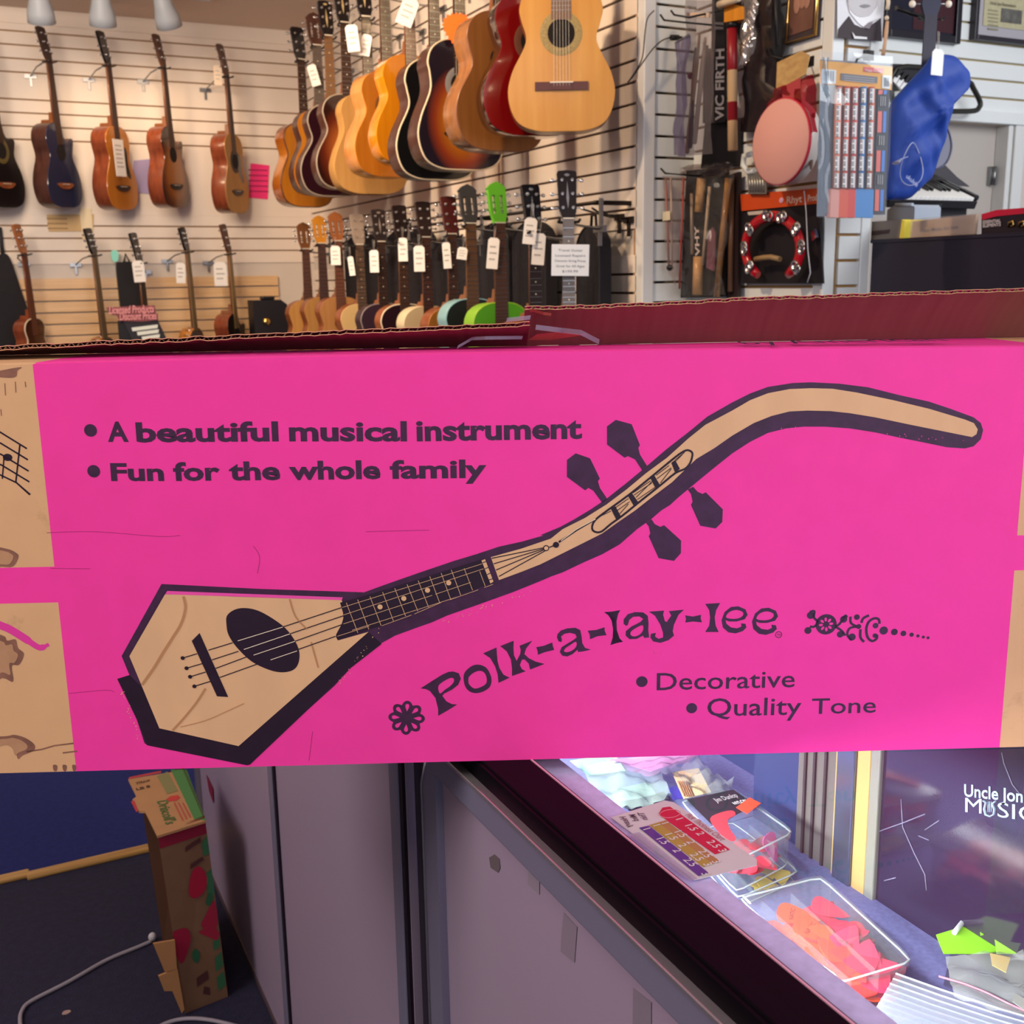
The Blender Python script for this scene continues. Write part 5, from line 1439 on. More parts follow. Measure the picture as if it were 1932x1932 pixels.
# black stick bag with white vertical lettering
o, W = hang('stick_bag', [(1326, 40), (1366, 40), (1366, 233), (1326, 233)], XC, 'black drumstick bag with white vertical lettering and grey sticks', 'drumsticks')
c = o.location.copy()
mb = MB(); sheet3(mb, [q - c for q in (XC(1344, -40), XC(1368, -40), XC(1368, 230), XC(1350, 232), XC(1340, 226))], (0.02, 0.02, 0)); mb.build('bag_body', M('#16161c', 0.6), o)
mb = MB()
A = XC(1365, 228) - c; Bq = XC(1366, 92) - c
put_text(mb, 'VIC FIRTH', A + Vector((-0.003, -0.004, 0)), (Bq - A).normalized(), (XC(1349, 228) - XC(1365, 228)).normalized(), (Bq - A).length, (XC(1349, 228) - XC(1365, 228)).length, 0.03)
mb.build('lettering', M('#b8b8bc', 0.6), o)
for k in range(4):
    a = XC(1329 + 5 * k, 80 + 6 * k) - c; b = XC(1330 + 5 * k, 232) - c; mb = MB(); mb.tube([a, b], [0.005, 0.0085], 8); mb.build('drumstick', M('#8a7f78', 0.5), o)
mb = MB(); sheet3(mb, [q - c for q in (XC(1350, 42), XC(1366, 42), XC(1366, 56), XC(1350, 56))], (-0.003, 0, 0)); mb.build('white_print', M('#7c7c84', 0.6), o)

# orange wooden clapper
o, W = hang('wood_clapper', [(1366, 0), (1404, 0), (1404, 36), (1366, 42)], lambda a, b: atX(a, b, XP - 0.17), 'orange wooden clapper with a pale stick at the top edge', 'percussion')
mb = MB(); sheet3(mb, [W[0] + Vector((0, 0, 0.08)), W[0].lerp(W[1], 0.35) + Vector((0, 0, 0.08)), W[0].lerp(W[1], 0.35) + Vector((0, 0, -0.01)), W[1] + Vector((0, 0, -0.02)), W[2], W[3]], (0.03, 0.03, 0)); mb.build('block', wood('#c07a20', '#d8912c', rough=0.3), o)
mb = MB(); mb.tube([W[3].lerp(W[0], 0.75) + Vector((-0.02, 0, 0)), W[2].lerp(W[1], 1.1) + Vector((-0.02, 0, 0))], 0.012, 10); mb.build('stick', HICK, o)

# red and cream rhythm stick
XA = lambda a, b: atX(a, b, XP - 0.15)
o, W = hang('rhythm_stick', [(1371, 54), (1391, 54), (1391, 285), (1372, 285)], XA, 'red and cream striped rhythm stick with a black cap', 'percussion')
c = o.location.copy(); xm = lambda t: 1381 + 1.5 * t
mb = MB()
for i, (ya, yb) in enumerate(((52, 133), (133, 193), (193, 228), (228, 284))):
    mb.use(i % 2); mb.cyl(XA(xm((ya - 52) / 232), ya) - c, XA(xm((yb - 52) / 232), yb) - c, 0.0165, 18)
mb.build('stick', [M('#8c1c24', 0.35), M('#d4b084', 0.45)], o)
mb = MB(); mb.cyl(XA(1382, 40) - c, XA(1382, 53) - c, 0.019, 16); mb.build('cap', BLACK, o)
mb = MB(); mb.tube([XA(1382, 42) - c, XA(1380, 6) - c], 0.003, 6); mb.build('cord', BLACK, o)
# dark bag under it
o, W = hang('dark_bag', [(1330, 232), (1398, 225), (1398, 312), (1322, 318)], lambda a, b: atX(a, b, XP - 0.03), 'plain black bag hanging beneath the stick bag', 'bag')
mb = MB(); sheet3(mb, W, (0.015, 0.01, 0)); mb.build('bag_body', M('#100d14', 0.7), o)
mb = MB(); mb.tube([W[0].lerp(W[1], 0.4), W[0].lerp(W[1], 0.5) + Vector((0, 0, 0.03)), W[0].lerp(W[1], 0.6)], 0.003, 5); mb.build('loop', BLACK, o)

# silver sparkling chain bag
o, W = hang('jingle_bag', [(1404, 0), (1432, 0), (1420, 100), (1400, 124)], lambda a, b: atX(a, b, XP - 0.215), 'clear bag of sparkling silver jingles', 'percussion')
c = o.location.copy()
mb = MB(); crumple(mb, [W[0] + Vector((0, 0, 0.05)), W[1] + Vector((0, 0, 0.05)), W[2], W[3]], 5, 14, 0.006, NX, 6); mb.build('film', CLEAR, o)
for k in range(26):
    t = k / 25; px = 1422 - 17 * t + rw.uniform(-6, 6); py = 2 + 98 * t
    mb = MB(); mb.lathe([(0.003, -0.002), (0.011, -0.004), (0.012, 0.0), (0.011, 0.004), (0.003, 0.002)], tuple(atX(px, py, XP - 0.185) - c), 'x', 12); mb.build('jingle', CHROME, o)
mb = MB(); mb.tube([atX(1406, 92, XP - 0.19) - c, atX(1404, 124, XP - 0.19) - c], 0.006, 8); mb.build('chrome_tip', CHROME, o)

# grey garment in a clear bag
o, W = hang('grey_bag', [(1402, -30), (1472, -30), (1480, 246), (1398, 250)], lambda a, b: atX(a, b, XP - 0.05), 'dark grey fabric in a clear bag behind the pink drum', 'bag')
mb = MB(); crumple(mb, [W[0], W[1], W[2], W[3]], 10, 22, 0.010, NX, 21); mb.build('fabric', M('#4b4a48', 0.85, noise=0.25, nscale=(8, 8, 8)), o)
mb = MB(); crumple(mb, [p + Vector((-0.04, 0, 0)) for p in W], 6, 12, 0.006, NX, 22); mb.build('film', SMOKE, o)
mb = MB(); mb.tube([W[1] + Vector((-0.02, 0, 0.0)), W[1].lerp(W[2], 0.42) + Vector((-0.02, 0, 0))], 0.006, 6); mb.build('zip', M('#2c2a2e', 0.5), o)

# small gold framed photograph on the pier side
XF = XP - 0.016
o, W = hang('framed_photo', [(1498, -70), (1556, -90), (1546, 68), (1490, 86)], lambda a, b: atX(a, b, XF), 'small gold-edged framed brown photograph on the pier side', 'picture')
n_ = Vector((-0.016, 0, 0))
mb = MB(); sheet3(mb, W, n_); mb.build('backing', M('#3b3034', 0.6), o)
cc = sum(W, Vector()) / 4
mb = MB(); Wi = [cc + (p - cc) * 0.80 + n_ * 1.05 for p in W]; sheet3(mb, Wi, n_ * 0.1); mb.build('photo', M('#6a4a40', 0.4, noise=0.4, nscale=(9, 9, 9)), o)
mb = MB(); Wo = [cc + (p - cc) * 0.97 + n_ for p in W]; mb.tube(Wo, 0.006, 6, closed=True); mb.build('gold_frame', BRASS, o)
for k, (s, t) in enumerate(((0.3, 0.55), (0.52, 0.5), (0.72, 0.52))):
    q = Wi[0].lerp(Wi[1], s).lerp(Wi[3].lerp(Wi[2], s), t) + n_ * 0.2
    mb = MB(); mb.ball(q, (0.002, 0.016, 0.03)); mb.ball(q + Vector((0, 0, 0.036)), (0.002, 0.009, 0.011)); mb.build('printed_figure', M('#a47a68', 0.5), o)

# pink hand drum with its header card
o, W = hang('hand_drum', [(1470, 268)], lambda a, b: atX(a, b, XP - 0.17), 'pale pink round hand drum with a red edge under a wooden-look header', 'drum')
c = o.location.copy()
DR = Matrix.Rotation(math.radians(-88), 4, 'Z')
mb = MB(); mb.T = DR; R0 = 0.128
mb.lathe([(0, -0.001), (R0 - 0.004, 0.0), (R0, 0.004)], (0, 0, 0), 'y', 48); mb.build('drum_skin', M('#e2a7a0', 0.55), o)
mb = MB(); mb.T = DR; mb.lathe([(R0, 0.003), (R0 + 0.003, 0.005), (R0 + 0.003, 0.012), (R0, 0.014)], (0, 0, 0), 'y', 48); mb.build('red_band', M('#d83c54', 0.4), o)
mb = MB(); mb.T = DR; mb.lathe([(R0, 0.013), (R0 + 0.001, 0.052), (R0 - 0.008, 0.052), (R0 - 0.008, 0.006)], (0, 0, 0), 'y', 48); mb.build('shell', M('#f4e6de', 0.4), o)
for ang in (30, -32):
    a = math.radians(ang); mb = MB(); mb.T = DR; p = (math.cos(a) * (R0 + 0.001), 0.034, math.sin(a) * (R0 + 0.001))
    mb.ball(p, (0.004, 0.008, 0.010) if ang > 0 else (0.003, 0.007, 0.024)); mb.build('shell_hole', M('#7a5a4c', 0.7), o)
XD = lambda a, b: atX(a, b, XP - 0.15) - c
mb = MB(); sheet3(mb, [XD(*q) for q in ((1466, 118), (1512, 96), (1528, 104), (1520, 140), (1478, 164), (1464, 168))], (0.012, 0.012, 0)); mb.build('header_card', wood('#b08c58', '#c8a870', (12, 30, 60), 0.5), o)
mb = MB(); sheet3(mb, [XD(*q) for q in ((1476, 164), (1510, 146), (1512, 196), (1476, 198))], (0.01, 0.01, 0)); mb.build('red_tie', M('#b04048', 0.45), o)
mb = MB(); crumple(mb, [XD(1462, 168), XD(1536, 140), XD(1540, 250), XD(1440, 230)], 8, 8, 0.005, NX, 31); mb.build('red_film', glassy('#d05060', 0.35, 0.1, 1.5, 'red_plastic', '#982838'), o)

# white kazoo-like guiro and comb behind the drum
o, W = hang('percussion_comb', [(1400, 290), (1425, 290), (1440, 364), (1412, 364)], lambda a, b: atX(a, b, XP - 0.06), 'ribbed grey metal percussion comb with a white clip below the drum', 'percussion')
c = o.location.copy(); XK = lambda a, b: atX(a, b, XP - 0.06) - c
mb = MB(); mb.tube([XK(1420, 290), XK(1404, 294), XK(1402, 312), XK(1412, 325), XK(1424, 322)], 0.010, 8); mb.build('clip', M('#d8e0e0', 0.4), o)
for k in range(6):
    mb = MB(); mb.tube([XK(1414 + 5 * k, 330), XK(1416 + 5 * k, 362)], 0.005, 6); mb.build('rib', M('#a8a8a4', 0.3, 0.7), o)
mb = MB(); sheet3(mb, [XK(*q) for q in ((1410, 326), (1446, 322), (1446, 366), (1412, 366))], (0.012, 0.01, 0)); mb.build('plate', M('#6a6866', 0.4), o)

# tambourine on black card with an orange header
XT = lambda a, b: atX(a, b, XP - 0.035)
o, W = hang('tambourine_pack', [(1397, 376), (1552, 356), (1553, 535), (1400, 538)], XT, 'red half-moon tambourine on a black card with orange header', 'tambourine')
c = o.location.copy(); L_ = lambda a, b, d=0.0: atX(a, b, XP - 0.035 - d) - c
mb = MB(); sheet3(mb, [L_(1397, 390), L_(1545, 380), L_(1553, 535), L_(1401, 535)], (0.006, 0, 0)); mb.build('black_card', M('#14111a', 0.6), o)
mb = MB(); sheet3(mb, [L_(*q, 0.008) for q in ((1397, 367), (1545, 355), (1545, 384), (1399, 398))], (0.006, 0, 0)); hd = mb.build('orange_header', M('#cc4a16', 0.5), o)
mb = MB(); A = L_(1484, 384, 0.010); Bq = L_(1513, 381, 0.010)
put_text(mb, 'Rhyt', A, (Bq - A).normalized(), (0, 0, 1), (Bq - A).length, 0.022, 0.02); mb.build('header_lettering', M('#f0d0b8', 0.6), hd); mb = MB()
A = L_(1524, 380, 0.010); Bq = L_(1541, 378, 0.010); put_text(mb, 'Prod', A, (Bq - A).normalized(), (0, 0, 1), (Bq - A).length, 0.020, 0.02)
mb.build('header_lettering', M('#f0d0b8', 0.6), hd)
mb = MB(); mb.ball(L_(1474, 378, 0.010), (0.001, 0.011, 0.009)); mb.build('round_mark', M('#d8a8c8', 0.6), hd)
mb = MB(); sheet3(mb, [L_(*q, 0.006) for q in ((1410, 400), (1442, 397), (1442, 404), (1412, 406))], (0.003, 0, 0)); mb.build('white_clip', M('#c8bcb4', 0.5), o)
# frame: arc open at the bottom, grip across
ctr = (1458, 472); pts = []
for k in range(27):
    a = math.radians(-58 + k * (296 / 26)); pts.append(L_(ctr[0] + 52 * math.cos(a), ctr[1] - 60 * math.sin(a) - 4, 0.045))
mb = MB(); mb.tube(pts, [0.011] + [0.014] * 25 + [0.011], 8, flat=1.3); mb.build('red_frame', M('#b40c1e', 0.25, coat=0.4), o)
mb = MB(); mb.tube([L_(1425, 489, 0.045), L_(1440, 486, 0.045), L_(1455, 485, 0.045), L_(1472, 489, 0.045)], 0.009, 8); mb.build('grip', M('#9c8058', 0.5), o)
for ang in (100, 72, 36, 2, -36, 145, 180, 215):
    a = math.radians(ang); base = (ctr[0] + 52 * math.cos(a), ctr[1] - 4 - 60 * math.sin(a))
    for s in (-1, 1):
        p = L_(base[0] + s * 4 * math.sin(a) + 2 * math.cos(a), base[1] - s * 4 * math.cos(a) - 2 * math.sin(a), 0.060)
        mb = MB(); mb.lathe([(0.001, 0.004), (0.007, 0.004), (0.009, 0.001), (0.017, -0.001), (0.018, -0.003), (0.012, -0.003)], tuple(p), 'x', 14); mb.build('jingle', CHROME, o)
mb = MB(); mb.tube([L_(1517, 360, 0.05), L_(1521, 400, 0.05), L_(1524, 470, 0.05), L_(1529, 515, 0.05), L_(1523, 533, 0.05)], 0.0018, 6); mb.build('clear_bag_edge', M('#c0c0c8', 0.2), o)
mb = MB(); sheet3(mb, [L_(*q, 0.02) for q in ((1530, 440), (1536, 432), (1540, 448), (1532, 456))], (0.01, 0, 0)); mb.build('jingle_spare', CHROME, o)

# bundles of drumsticks below
o, W = hang('drumstick_pair_bag', [(1296, 330), (1362, 318), (1352, 560), (1284, 560)], lambda a, b: atX(a, b, XP - 0.07), 'crumpled clear bag with bamboo drumsticks and black card', 'drumsticks')
c = o.location.copy(); L_ = lambda a, b, d=0.0: atX(a, b, XP - 0.07 - d) - c
mb = MB(); sheet3(mb, [L_(1295, 322), L_(1372, 315), L_(1366, 560), L_(1284, 562)], (0.01, 0, 0)); mb.build('black_card', M('#0e0a0e', 0.7), o)
for pa, pb, r_, m_ in (((1324, 336), (1319, 400), 0.017, MAPLE), ((1318, 484), (1316, 556), 0.019, MAPLE), ((1339, 352), (1326, 500), 0.006, HICK), ((1374, 336), (1352, 560), 0.011, wood('#8a6238', '#a87c48')), ((1305, 365), (1306, 480), 0.006, HICK)):
    mb = MB(); mb.tube([L_(*pa, 0.02), L_(*pb, 0.02)], r_, 10); mb.build('drumstick', m_, o)
mb = MB(); put_text(mb, 'VHY', L_(1320, 484, 0.036), (L_(1318, 430, 0.036) - L_(1320, 484, 0.036)).normalized(), (L_(1310, 484, 0.036) - L_(1325, 484, 0.036)).normalized(), 0.11, 0.026, 0.03); mb.build('white_lettering', M('#e4dcd8', 0.6), o)
mb = MB(); sheet3(mb, [L_(*q, 0.03) for q in ((1336, 440), (1344, 428), (1350, 440), (1347, 512), (1332, 505))], (0.004, 0, 0)); mb.build('pink_tag', M('#7c5060', 0.6), o)
mb = MB(); crumple(mb, [L_(1292, 316, 0.04), L_(1378, 310, 0.04), L_(1366, 556, 0.04), L_(1284, 562, 0.04)], 8, 20, 0.008, NX, 41); mb.build('film', glassy('#eee8e6', 0.03, 0.1, 1.4), o)
mb = MB(); crumple(mb, [L_(1294, 312, 0.045), L_(1372, 306, 0.045), L_(1370, 332, 0.045), L_(1292, 336, 0.045)], 10, 5, 0.012, NX, 43); mb.build('crumpled_top', glassy('#c8bcb8', 0.2, 0.08, 1.6, 'clear_plastic', '#5a5050'), o)
o, W = hang('brush_case', [(1376, 330), (1393, 324), (1392, 560), (1370, 562)], lambda a, b: atX(a, b, XP - 0.05), 'brown-black stick sleeve beside the tambourine card', 'sleeve')
mb = MB(); sheet3(mb, W, (0.015, 0, 0)); mb.build('sleeve', M('#2a1e20', 0.4), o)
mb = MB(); mb.tube([W[0].lerp(W[1], 0.5) + Vector((-0.008, 0, -0.02)), W[3].lerp(W[2], 0.5) + Vector((-0.008, 0, 0.02))], 0.010, 8); mb.build('stick', wood('#6a4c38', '#84624a'), o)
o, W = hang('mallet_tube', [(1252, 332), (1288, 332), (1276, 540), (1256, 510)], lambda a, b: atX(a, b, XP - 0.15), 'clear red-edged tube with a black mallet, left of the bamboo sticks', 'mallet')
c = o.location.copy(); L_ = lambda a, b, d=0.0: atX(a, b, XP - 0.15 - d) - c
mb = MB(); crumple(mb, W, 4, 12, 0.003, NX, 51); mb.build('film', glassy('#e8dcdc', 0.2, 0.08, 1.5, 'clear_plastic', '#a89c9c'), o)
for x0, x1, m_ in ((1256, 1262, M('#a06a64', 0.5)), (1266, 1268, M('#b09a90', 0.5)), (1290, 1282, M('#983c38', 0.4))):
    mb = MB(); mb.tube([L_(x0, 335), L_(x1, 500 if x0 < 1280 else 545)], 0.004, 6); mb.build('rod', m_, o)
mb = MB(); mb.ball(L_(1264, 505), (0.012, 0.016, 0.012)); mb.build('mallet_head', BLACK, o)
mb = MB(); sheet3(mb, [L_(*q, 0.01) for q in ((1250, 400), (1264, 398), (1264, 415), (1250, 417))], (0.002, 0, 0)); mb.build('price_label', M('#d8ccb0', 0.6), o)

# cut-out portrait print on the pier front
YQ = YP - 0.032
o, W = hang('portrait_cutout', [(1582, -90), (1668, -90), (1664, 78), (1580, 72)], lambda a, b: atY(a, b, YQ), 'black and white cut-out portrait of a man in a white collar and dark suit', 'picture')
c = o.location.copy(); L_ = lambda a, b, d=0.0: atY(a, b, YQ - d) - c
def flatp(nm, px, m_, d, sm=False):
    if sm: px = spline(px, 3)
    mb = MB(); P_ = [L_(*q, d) for q in px]; mb.prism([(p.x, p.z) for p in P_], 0.001, 'y', -d); return mb.build(nm, m_, o)
flatp('backing_card', [(1580, -60), (1600, -110), (1660, -110), (1672, -50), (1664, 78), (1580, 71)], M('#e4e4e8', 0.7), 0.0)
flatp('printed_suit', [(1580, 71), (1582, 55), (1592, 42), (1602, 30), (1612, 46), (1630, 54), (1652, 42), (1662, 34), (1664, 78)], M('#3c3238', 0.7), 0.0015)
flatp('printed_collar', [(1599, 5), (1604, 24), (1618, 42), (1630, 52), (1642, 40), (1662, 34), (1656, 10), (1640, 30), (1622, 32)], M('#f2f2f4', 0.7), 0.003)
flatp('printed_face', [(1601, -60), (1600, 0), (1608, 22), (1624, 32), (1642, 28), (1652, 8), (1655, -60), (1630, -90)], M('#c9c6c8', 0.7), 0.0045, True)
flatp('printed_mouth', [(1622, 11), (1632, 8), (1643, 11), (1632, 15)], M('#8c888c', 0.7), 0.006, True)
flatp('printed_cravat', [(1628, 52), (1640, 42), (1648, 40), (1640, 54)], M('#8a8086', 0.7), 0.006)
flatp('printed_shirt', [(1608, 60), (1614, 68), (1636, 70), (1636, 74), (1612, 73)], M('#e8e8ea', 0.7), 0.006)

# hanging pack of music pencils
YK = YP - 0.30
o, W = hang('pencil_pack', [(1548, 98), (1684, 106), (1672, 412), (1542, 408)], lambda a, b: atY(a, b, YK), 'clear hanging pack of keyboard-patterned music pencils with an orange header', 'pencils')
c = o.location.copy(); L_ = lambda a, b, d=0.0: atY(a, b, YK - d) - c
mb = MB(); sheet3(mb, [L_(*q, -0.004) for q in ((1549, 112), (1680, 120), (1670, 405), (1542, 408))], (0, 0.003, 0)); mb.build('backing_card', M('#7f8a94', 0.6), o)
hp = MB(); sheet3(hp, [L_(*q, 0.004) for q in ((1549, 114), (1684, 126), (1682, 170), (1549, 158))], (0, 0.004, 0)); hd = hp.build('orange_header', M('#f4ac3c', 0.55), o)
mb = MB(); sheet3(mb, [L_(*q, 0.006) for q in ((1630, 126), (1667, 130), (1666, 138), (1630, 135))], (0, 0.001, 0)); mb.build('red_label', M('#e85c60', 0.5), hd)
mb = MB(); A = L_(1633, 134.5, 0.0075); Bq = L_(1664, 137, 0.0075); put_text(mb, 'Music Pencils', A, (Bq - A).normalized(), (0, 0, 1), (Bq - A).length, 0.006, 0.01); mb.build('label_lettering', M('#fbe4e0', 0.6), hd)
mb = MB(); sheet3(mb, [L_(*q, 0.006) for q in ((1587, 138), (1656, 145), (1655, 157), (1586, 151))], (0, 0.001, 0)); mb.build('grey_label', M('#6d6b70', 0.5), hd)
for k in range(3):
    mb = MB(); A = L_(1592, 144 + 4 * k, 0.0075); Bq = L_(1650, 149.5 + 4 * k, 0.0075); sheet3(mb, [A, Bq, Bq + Vector((0, 0, 0.002)), A + Vector((0, 0, 0.002))], (0, 0.0004, 0)); mb.build('printed_line', M('#b8b6b8', 0.6), hd)
for q in (((1550, 130), (1578, 132), (1577, 158), (1550, 157)), ((1665, 142), (1681, 143), (1679, 168), (1664, 166))):
    mb = MB(); sheet3(mb, [L_(*p, 0.006) for p in q], (0, 0.001, 0)); mb.build('white_barcode', M('#eef2f2', 0.6), hd)
    x0, x1 = q[0][0] + 3, q[1][0] - 3
    for k in range(5):
        xx = x0 + (x1 - x0) * (k + 0.3) / 5; mb = MB(); sheet3(mb, [L_(*p, 0.0072) for p in ((xx, q[0][1] + 4), (xx + 1.4, q[0][1] + 4), (xx + 1.2, q[2][1] - 5), (xx - 0.2, q[2][1] - 5))], (0, 0.0003, 0)); mb.build('bar', M('#9aa4aa', 0.6), hd)
cols = ['#f0947c', '#ee5a3c', '#e0524c', '#4a8cd0', '#ea7450']
for k in range(5):
    xt = 1576 + k * 15.6; xb = 1569 + k * 15.4
    mb = MB(); mb.tube([L_(xt + 6, 164, 0.008), L_(xb + 8, 356, 0.008)], 0.0102, 6)
    p = mb.build('pencil', M(cols[k], 0.4), o)
    for j in range(6):
        t0, t1 = j / 6 + 0.015, (j + 1) / 6 - 0.01
        a0 = (xt + 6.5 + (xb - xt + 1.5) * t0, 164 + 192 * t0); a1 = (xt + 6.5 + (xb - xt + 1.5) * t1, 164 + 192 * t1)
        mb = MB(); sheet3(mb, [L_(a0[0] - 2.5, a0[1], 0.0195), L_(a0[0] + 5, a0[1], 0.0185), L_(a1[0] + 5, a1[1], 0.0185), L_(a1[0] - 2.5, a1[1], 0.0195)], (0, 0.002, 0))
        for q in range(9):
            yy = a0[1] + (a1[1] - a0[1]) * (q + 0.3) / 9
            if q % 7 in (2, 6): continue
            mb.use(1); sheet3(mb, [L_(a0[0] - 2.5, yy, 0.0202), L_(a0[0] + 1.2, yy, 0.0202), L_(a0[0] + 1.2, yy + 1.7, 0.0202), L_(a0[0] - 2.5, yy + 1.7, 0.0202)], (0, 0.0008, 0)); mb.use(0)
        mb.build('keyboard_pattern', [M('#f4f0ea', 0.5), M('#5a5248', 0.5)], p)
for x0, x1, cl in ((1567, 1583, '#f2a898'), (1583, 1600, '#ee6040'), (1600, 1614, '#e8483c'), (1614, 1648, '#4c94d6')):
    mb = MB(); sheet3(mb, [L_(*q, 0.012) for q in ((x0 + 1, 356), (x1 + 1, 358), (x1 - 1, 411), (x0 - 1, 410))], (0, 0.014, 0)); mb.build('colour_block', M(cl, 0.5), o)
mb = MB(); sheet3(mb, [L_(*q, 0.004) for q in ((1657, 168), (1678, 170), (1670, 404), (1648, 402))], (0, 0.003, 0)); sd = mb.build('side_card', M('#3e4148', 0.6), o)
for ya, yb in ((170, 178), (210, 250), (284, 324), (358, 398)):
    f_ = (ya - 170) / 230
    for dx, cl, wdt in ((0, '#ee7468', 8), (10, '#4a86d8', 6)):
        mb = MB(); xx = 1658 - 8 * f_ + dx; sheet3(mb, [L_(*q, 0.007) for q in ((xx, ya), (xx + wdt, ya), (xx + wdt - 1.4, yb), (xx - 1.4, yb))], (0, 0.001, 0)); mb.build('coloured_strip', M(cl, 0.5), sd)
for ya in (182, 256, 330):
    f_ = (ya - 170) / 230
    for k in range(3):
        mb = MB(); xx = 1662 - 8 * f_ + 4 * k; sheet3(mb, [L_(*q, 0.007) for q in ((xx, ya), (xx + 1.6, ya), (xx + 1, ya + 18), (xx - 0.6, ya + 18))], (0, 0.001, 0)); mb.build('printed_line', M('#a8a8ac', 0.5), sd)
mb = MB(); crumple(mb, [L_(1548, 96, 0.022), L_(1686, 106, 0.028), L_(1672, 410, 0.028), L_(1541, 410, 0.028)], 8, 18, 0.0018, (0, -1, 0), 61); mb.build('clear_bag', glassy('#fafcff', 0.08, 0.05, 1.45), o)
mb = MB(); crumple(mb, [L_(1551, 108, 0.024), L_(1566, 108, 0.024), L_(1564, 404, 0.024), L_(1543, 406, 0.024)], 3, 24, 0.004, (0, -1, 0), 63); mb.build('crumpled_edge', glassy('#d4dce4', 0.35, 0.06, 1.5, 'clear_plastic', '#8a96a2'), o)
e = atY(1640, 104, YP - 0.02)
o = empty('display_hook', atY(1615, 118, YK - 0.01)); tag(o, 'black hook through the top of the pencil pack', 'hook', 'black display hooks')
c = o.location.copy()
mb = MB(); mb.tube([atY(1615, 118, YK - 0.03) - c, atY(1617, 112, YK - 0.03) - c, atY(1626, 108, YK) - c, atY(1631, 102, YK + 0.06) - c, e - c], 0.0032, 6); mb.build('prong', M('#3c3c3c', 0.4), o)
mb = MB(); mb.box(tuple(e - c - Vector((0.02, 0.0, 0.015))), tuple(e - c + Vector((0.02, 0.006, 0.015)))); mb.build('bracket', BLACK, o)

# ---------------- right hand wall
YW = YD - 0.016
def framed(pts, Y, label, fm, fw, inner, im):
    W = [atY(*q, Y) for q in pts]; c = sum(W, Vector()) / 4
    o = empty('picture_frame', c); tag(o, label, 'picture')
    x0 = min(p.x for p in W) - c.x; x1 = max(p.x for p in W) - c.x; z0 = min(p.z for p in W) - c.z; z1 = max(p.z for p in W) - c.z
    mb = MB(); mb.box((x0, -0.02, z0), (x0 + fw, 0.012, z1), 0.003); mb.box((x1 - fw, -0.02, z0), (x1, 0.012, z1), 0.003); mb.box((x0 + fw, -0.02, z0), (x1 - fw, 0.012, z0 + fw), 0.003); mb.box((x0 + fw, -0.02, z1 - fw), (x1 - fw, 0.012, z1), 0.003); mb.build('frame', fm, o)
    mb = MB(); mb.box((x0 + fw, -0.006, z0 + fw), (x1 - fw, 0.010, z1 - fw)); mb.build('mat_board', inner, o)
    return o, c, (x0 + fw, x1 - fw, z0 + fw, z1 - fw)
o, c, (x0, x1, z0, z1) = framed([(1671, -70), (1806, -70), (1806, 75), (1671, 70)], YW - 0.012, 'black framed dark picture behind the ukulele headstock', M('#17121c', 0.3), 0.03, M('#141428', 0.25), None)
mb = MB(); mb.box((x0 + 0.13, -0.008, z0 + 0.01), (x1 - 0.005, -0.005, z1)); mb.build('dark_red_panel', M('#3a141c', 0.3), o)
o, c, (x0, x1, z0, z1) = framed([(1841, -60), (1990, -60), (1990, 84), (1841, 76)], YW - 0.012, 'framed yellowed newspaper clipping at the top right corner', M('#241c26', 0.35), 0.02, M('#a8a4ac', 0.6), None)
mb = MB(); mb.box((x0 + 0.035, -0.010, z0 + 0.04), (x1 - 0.03, -0.005, z1 - 0.03)); mb.build('newsprint', M('#b4ad8c', 0.7, noise=0.1, nscale=(60, 60, 60)), o)
a = atY(1890, 15, YW - 0.024) - c; b = atY(1927, 46, YW - 0.024) - c
mb = MB(); mb.box((a.x, -0.012, b.z), (b.x, -0.009, a.z)); mb.build('news_photo', M('#605e58', 0.6, noise=0.5, nscale=(30, 30, 30)), o)
for k in range(6):
    a = atY(1864, 20 + 7 * k, YW - 0.024) - c; b = atY(1884, 20 + 7 * k, YW - 0.024) - c
    mb = MB(); mb.box((a.x, -0.0108, a.z), (b.x, -0.0098, a.z + 0.006)); mb.build('news_column', M('#8a8468', 0.7), o)
mb = MB(); A = atY(1868, 8, YW - 0.024) - c; put_text(mb, 'Uncle Jon Remembers', (A.x, -0.0112, A.z), (1, 0, 0), (0, 0, 1), 0.16, 0.014, 0.01); mb.build('headline', M('#5c5844', 0.7), o)
# wooden stick hanging beside the portrait
o, W = hang('hanging_cane', [(1674, 0), (1668, 100)], lambda a, b: atY(a, b, YP - 0.06), 'knobbly pale cane hanging right of the portrait cut-out', 'cane')
c = o.location.copy(); L_ = lambda a, b: atY(a, b, YP - 0.06) - c
mb = MB(); mb.tube([L_(1674, 40), L_(1672, 60), L_(1670, 80), L_(1666, 104)], [0.005, 0.0065, 0.005, 0.0065], 8); mb.build('cane', M('#cda585', 0.5), o)
mb = MB(); mb.tube([L_(1675, -10), L_(1676, 6), L_(1674, 18)], 0.006, 8); mb.ball(L_(1673, 34), 0.007); mb.build('knob', M('#ddcdb4', 0.4), o)

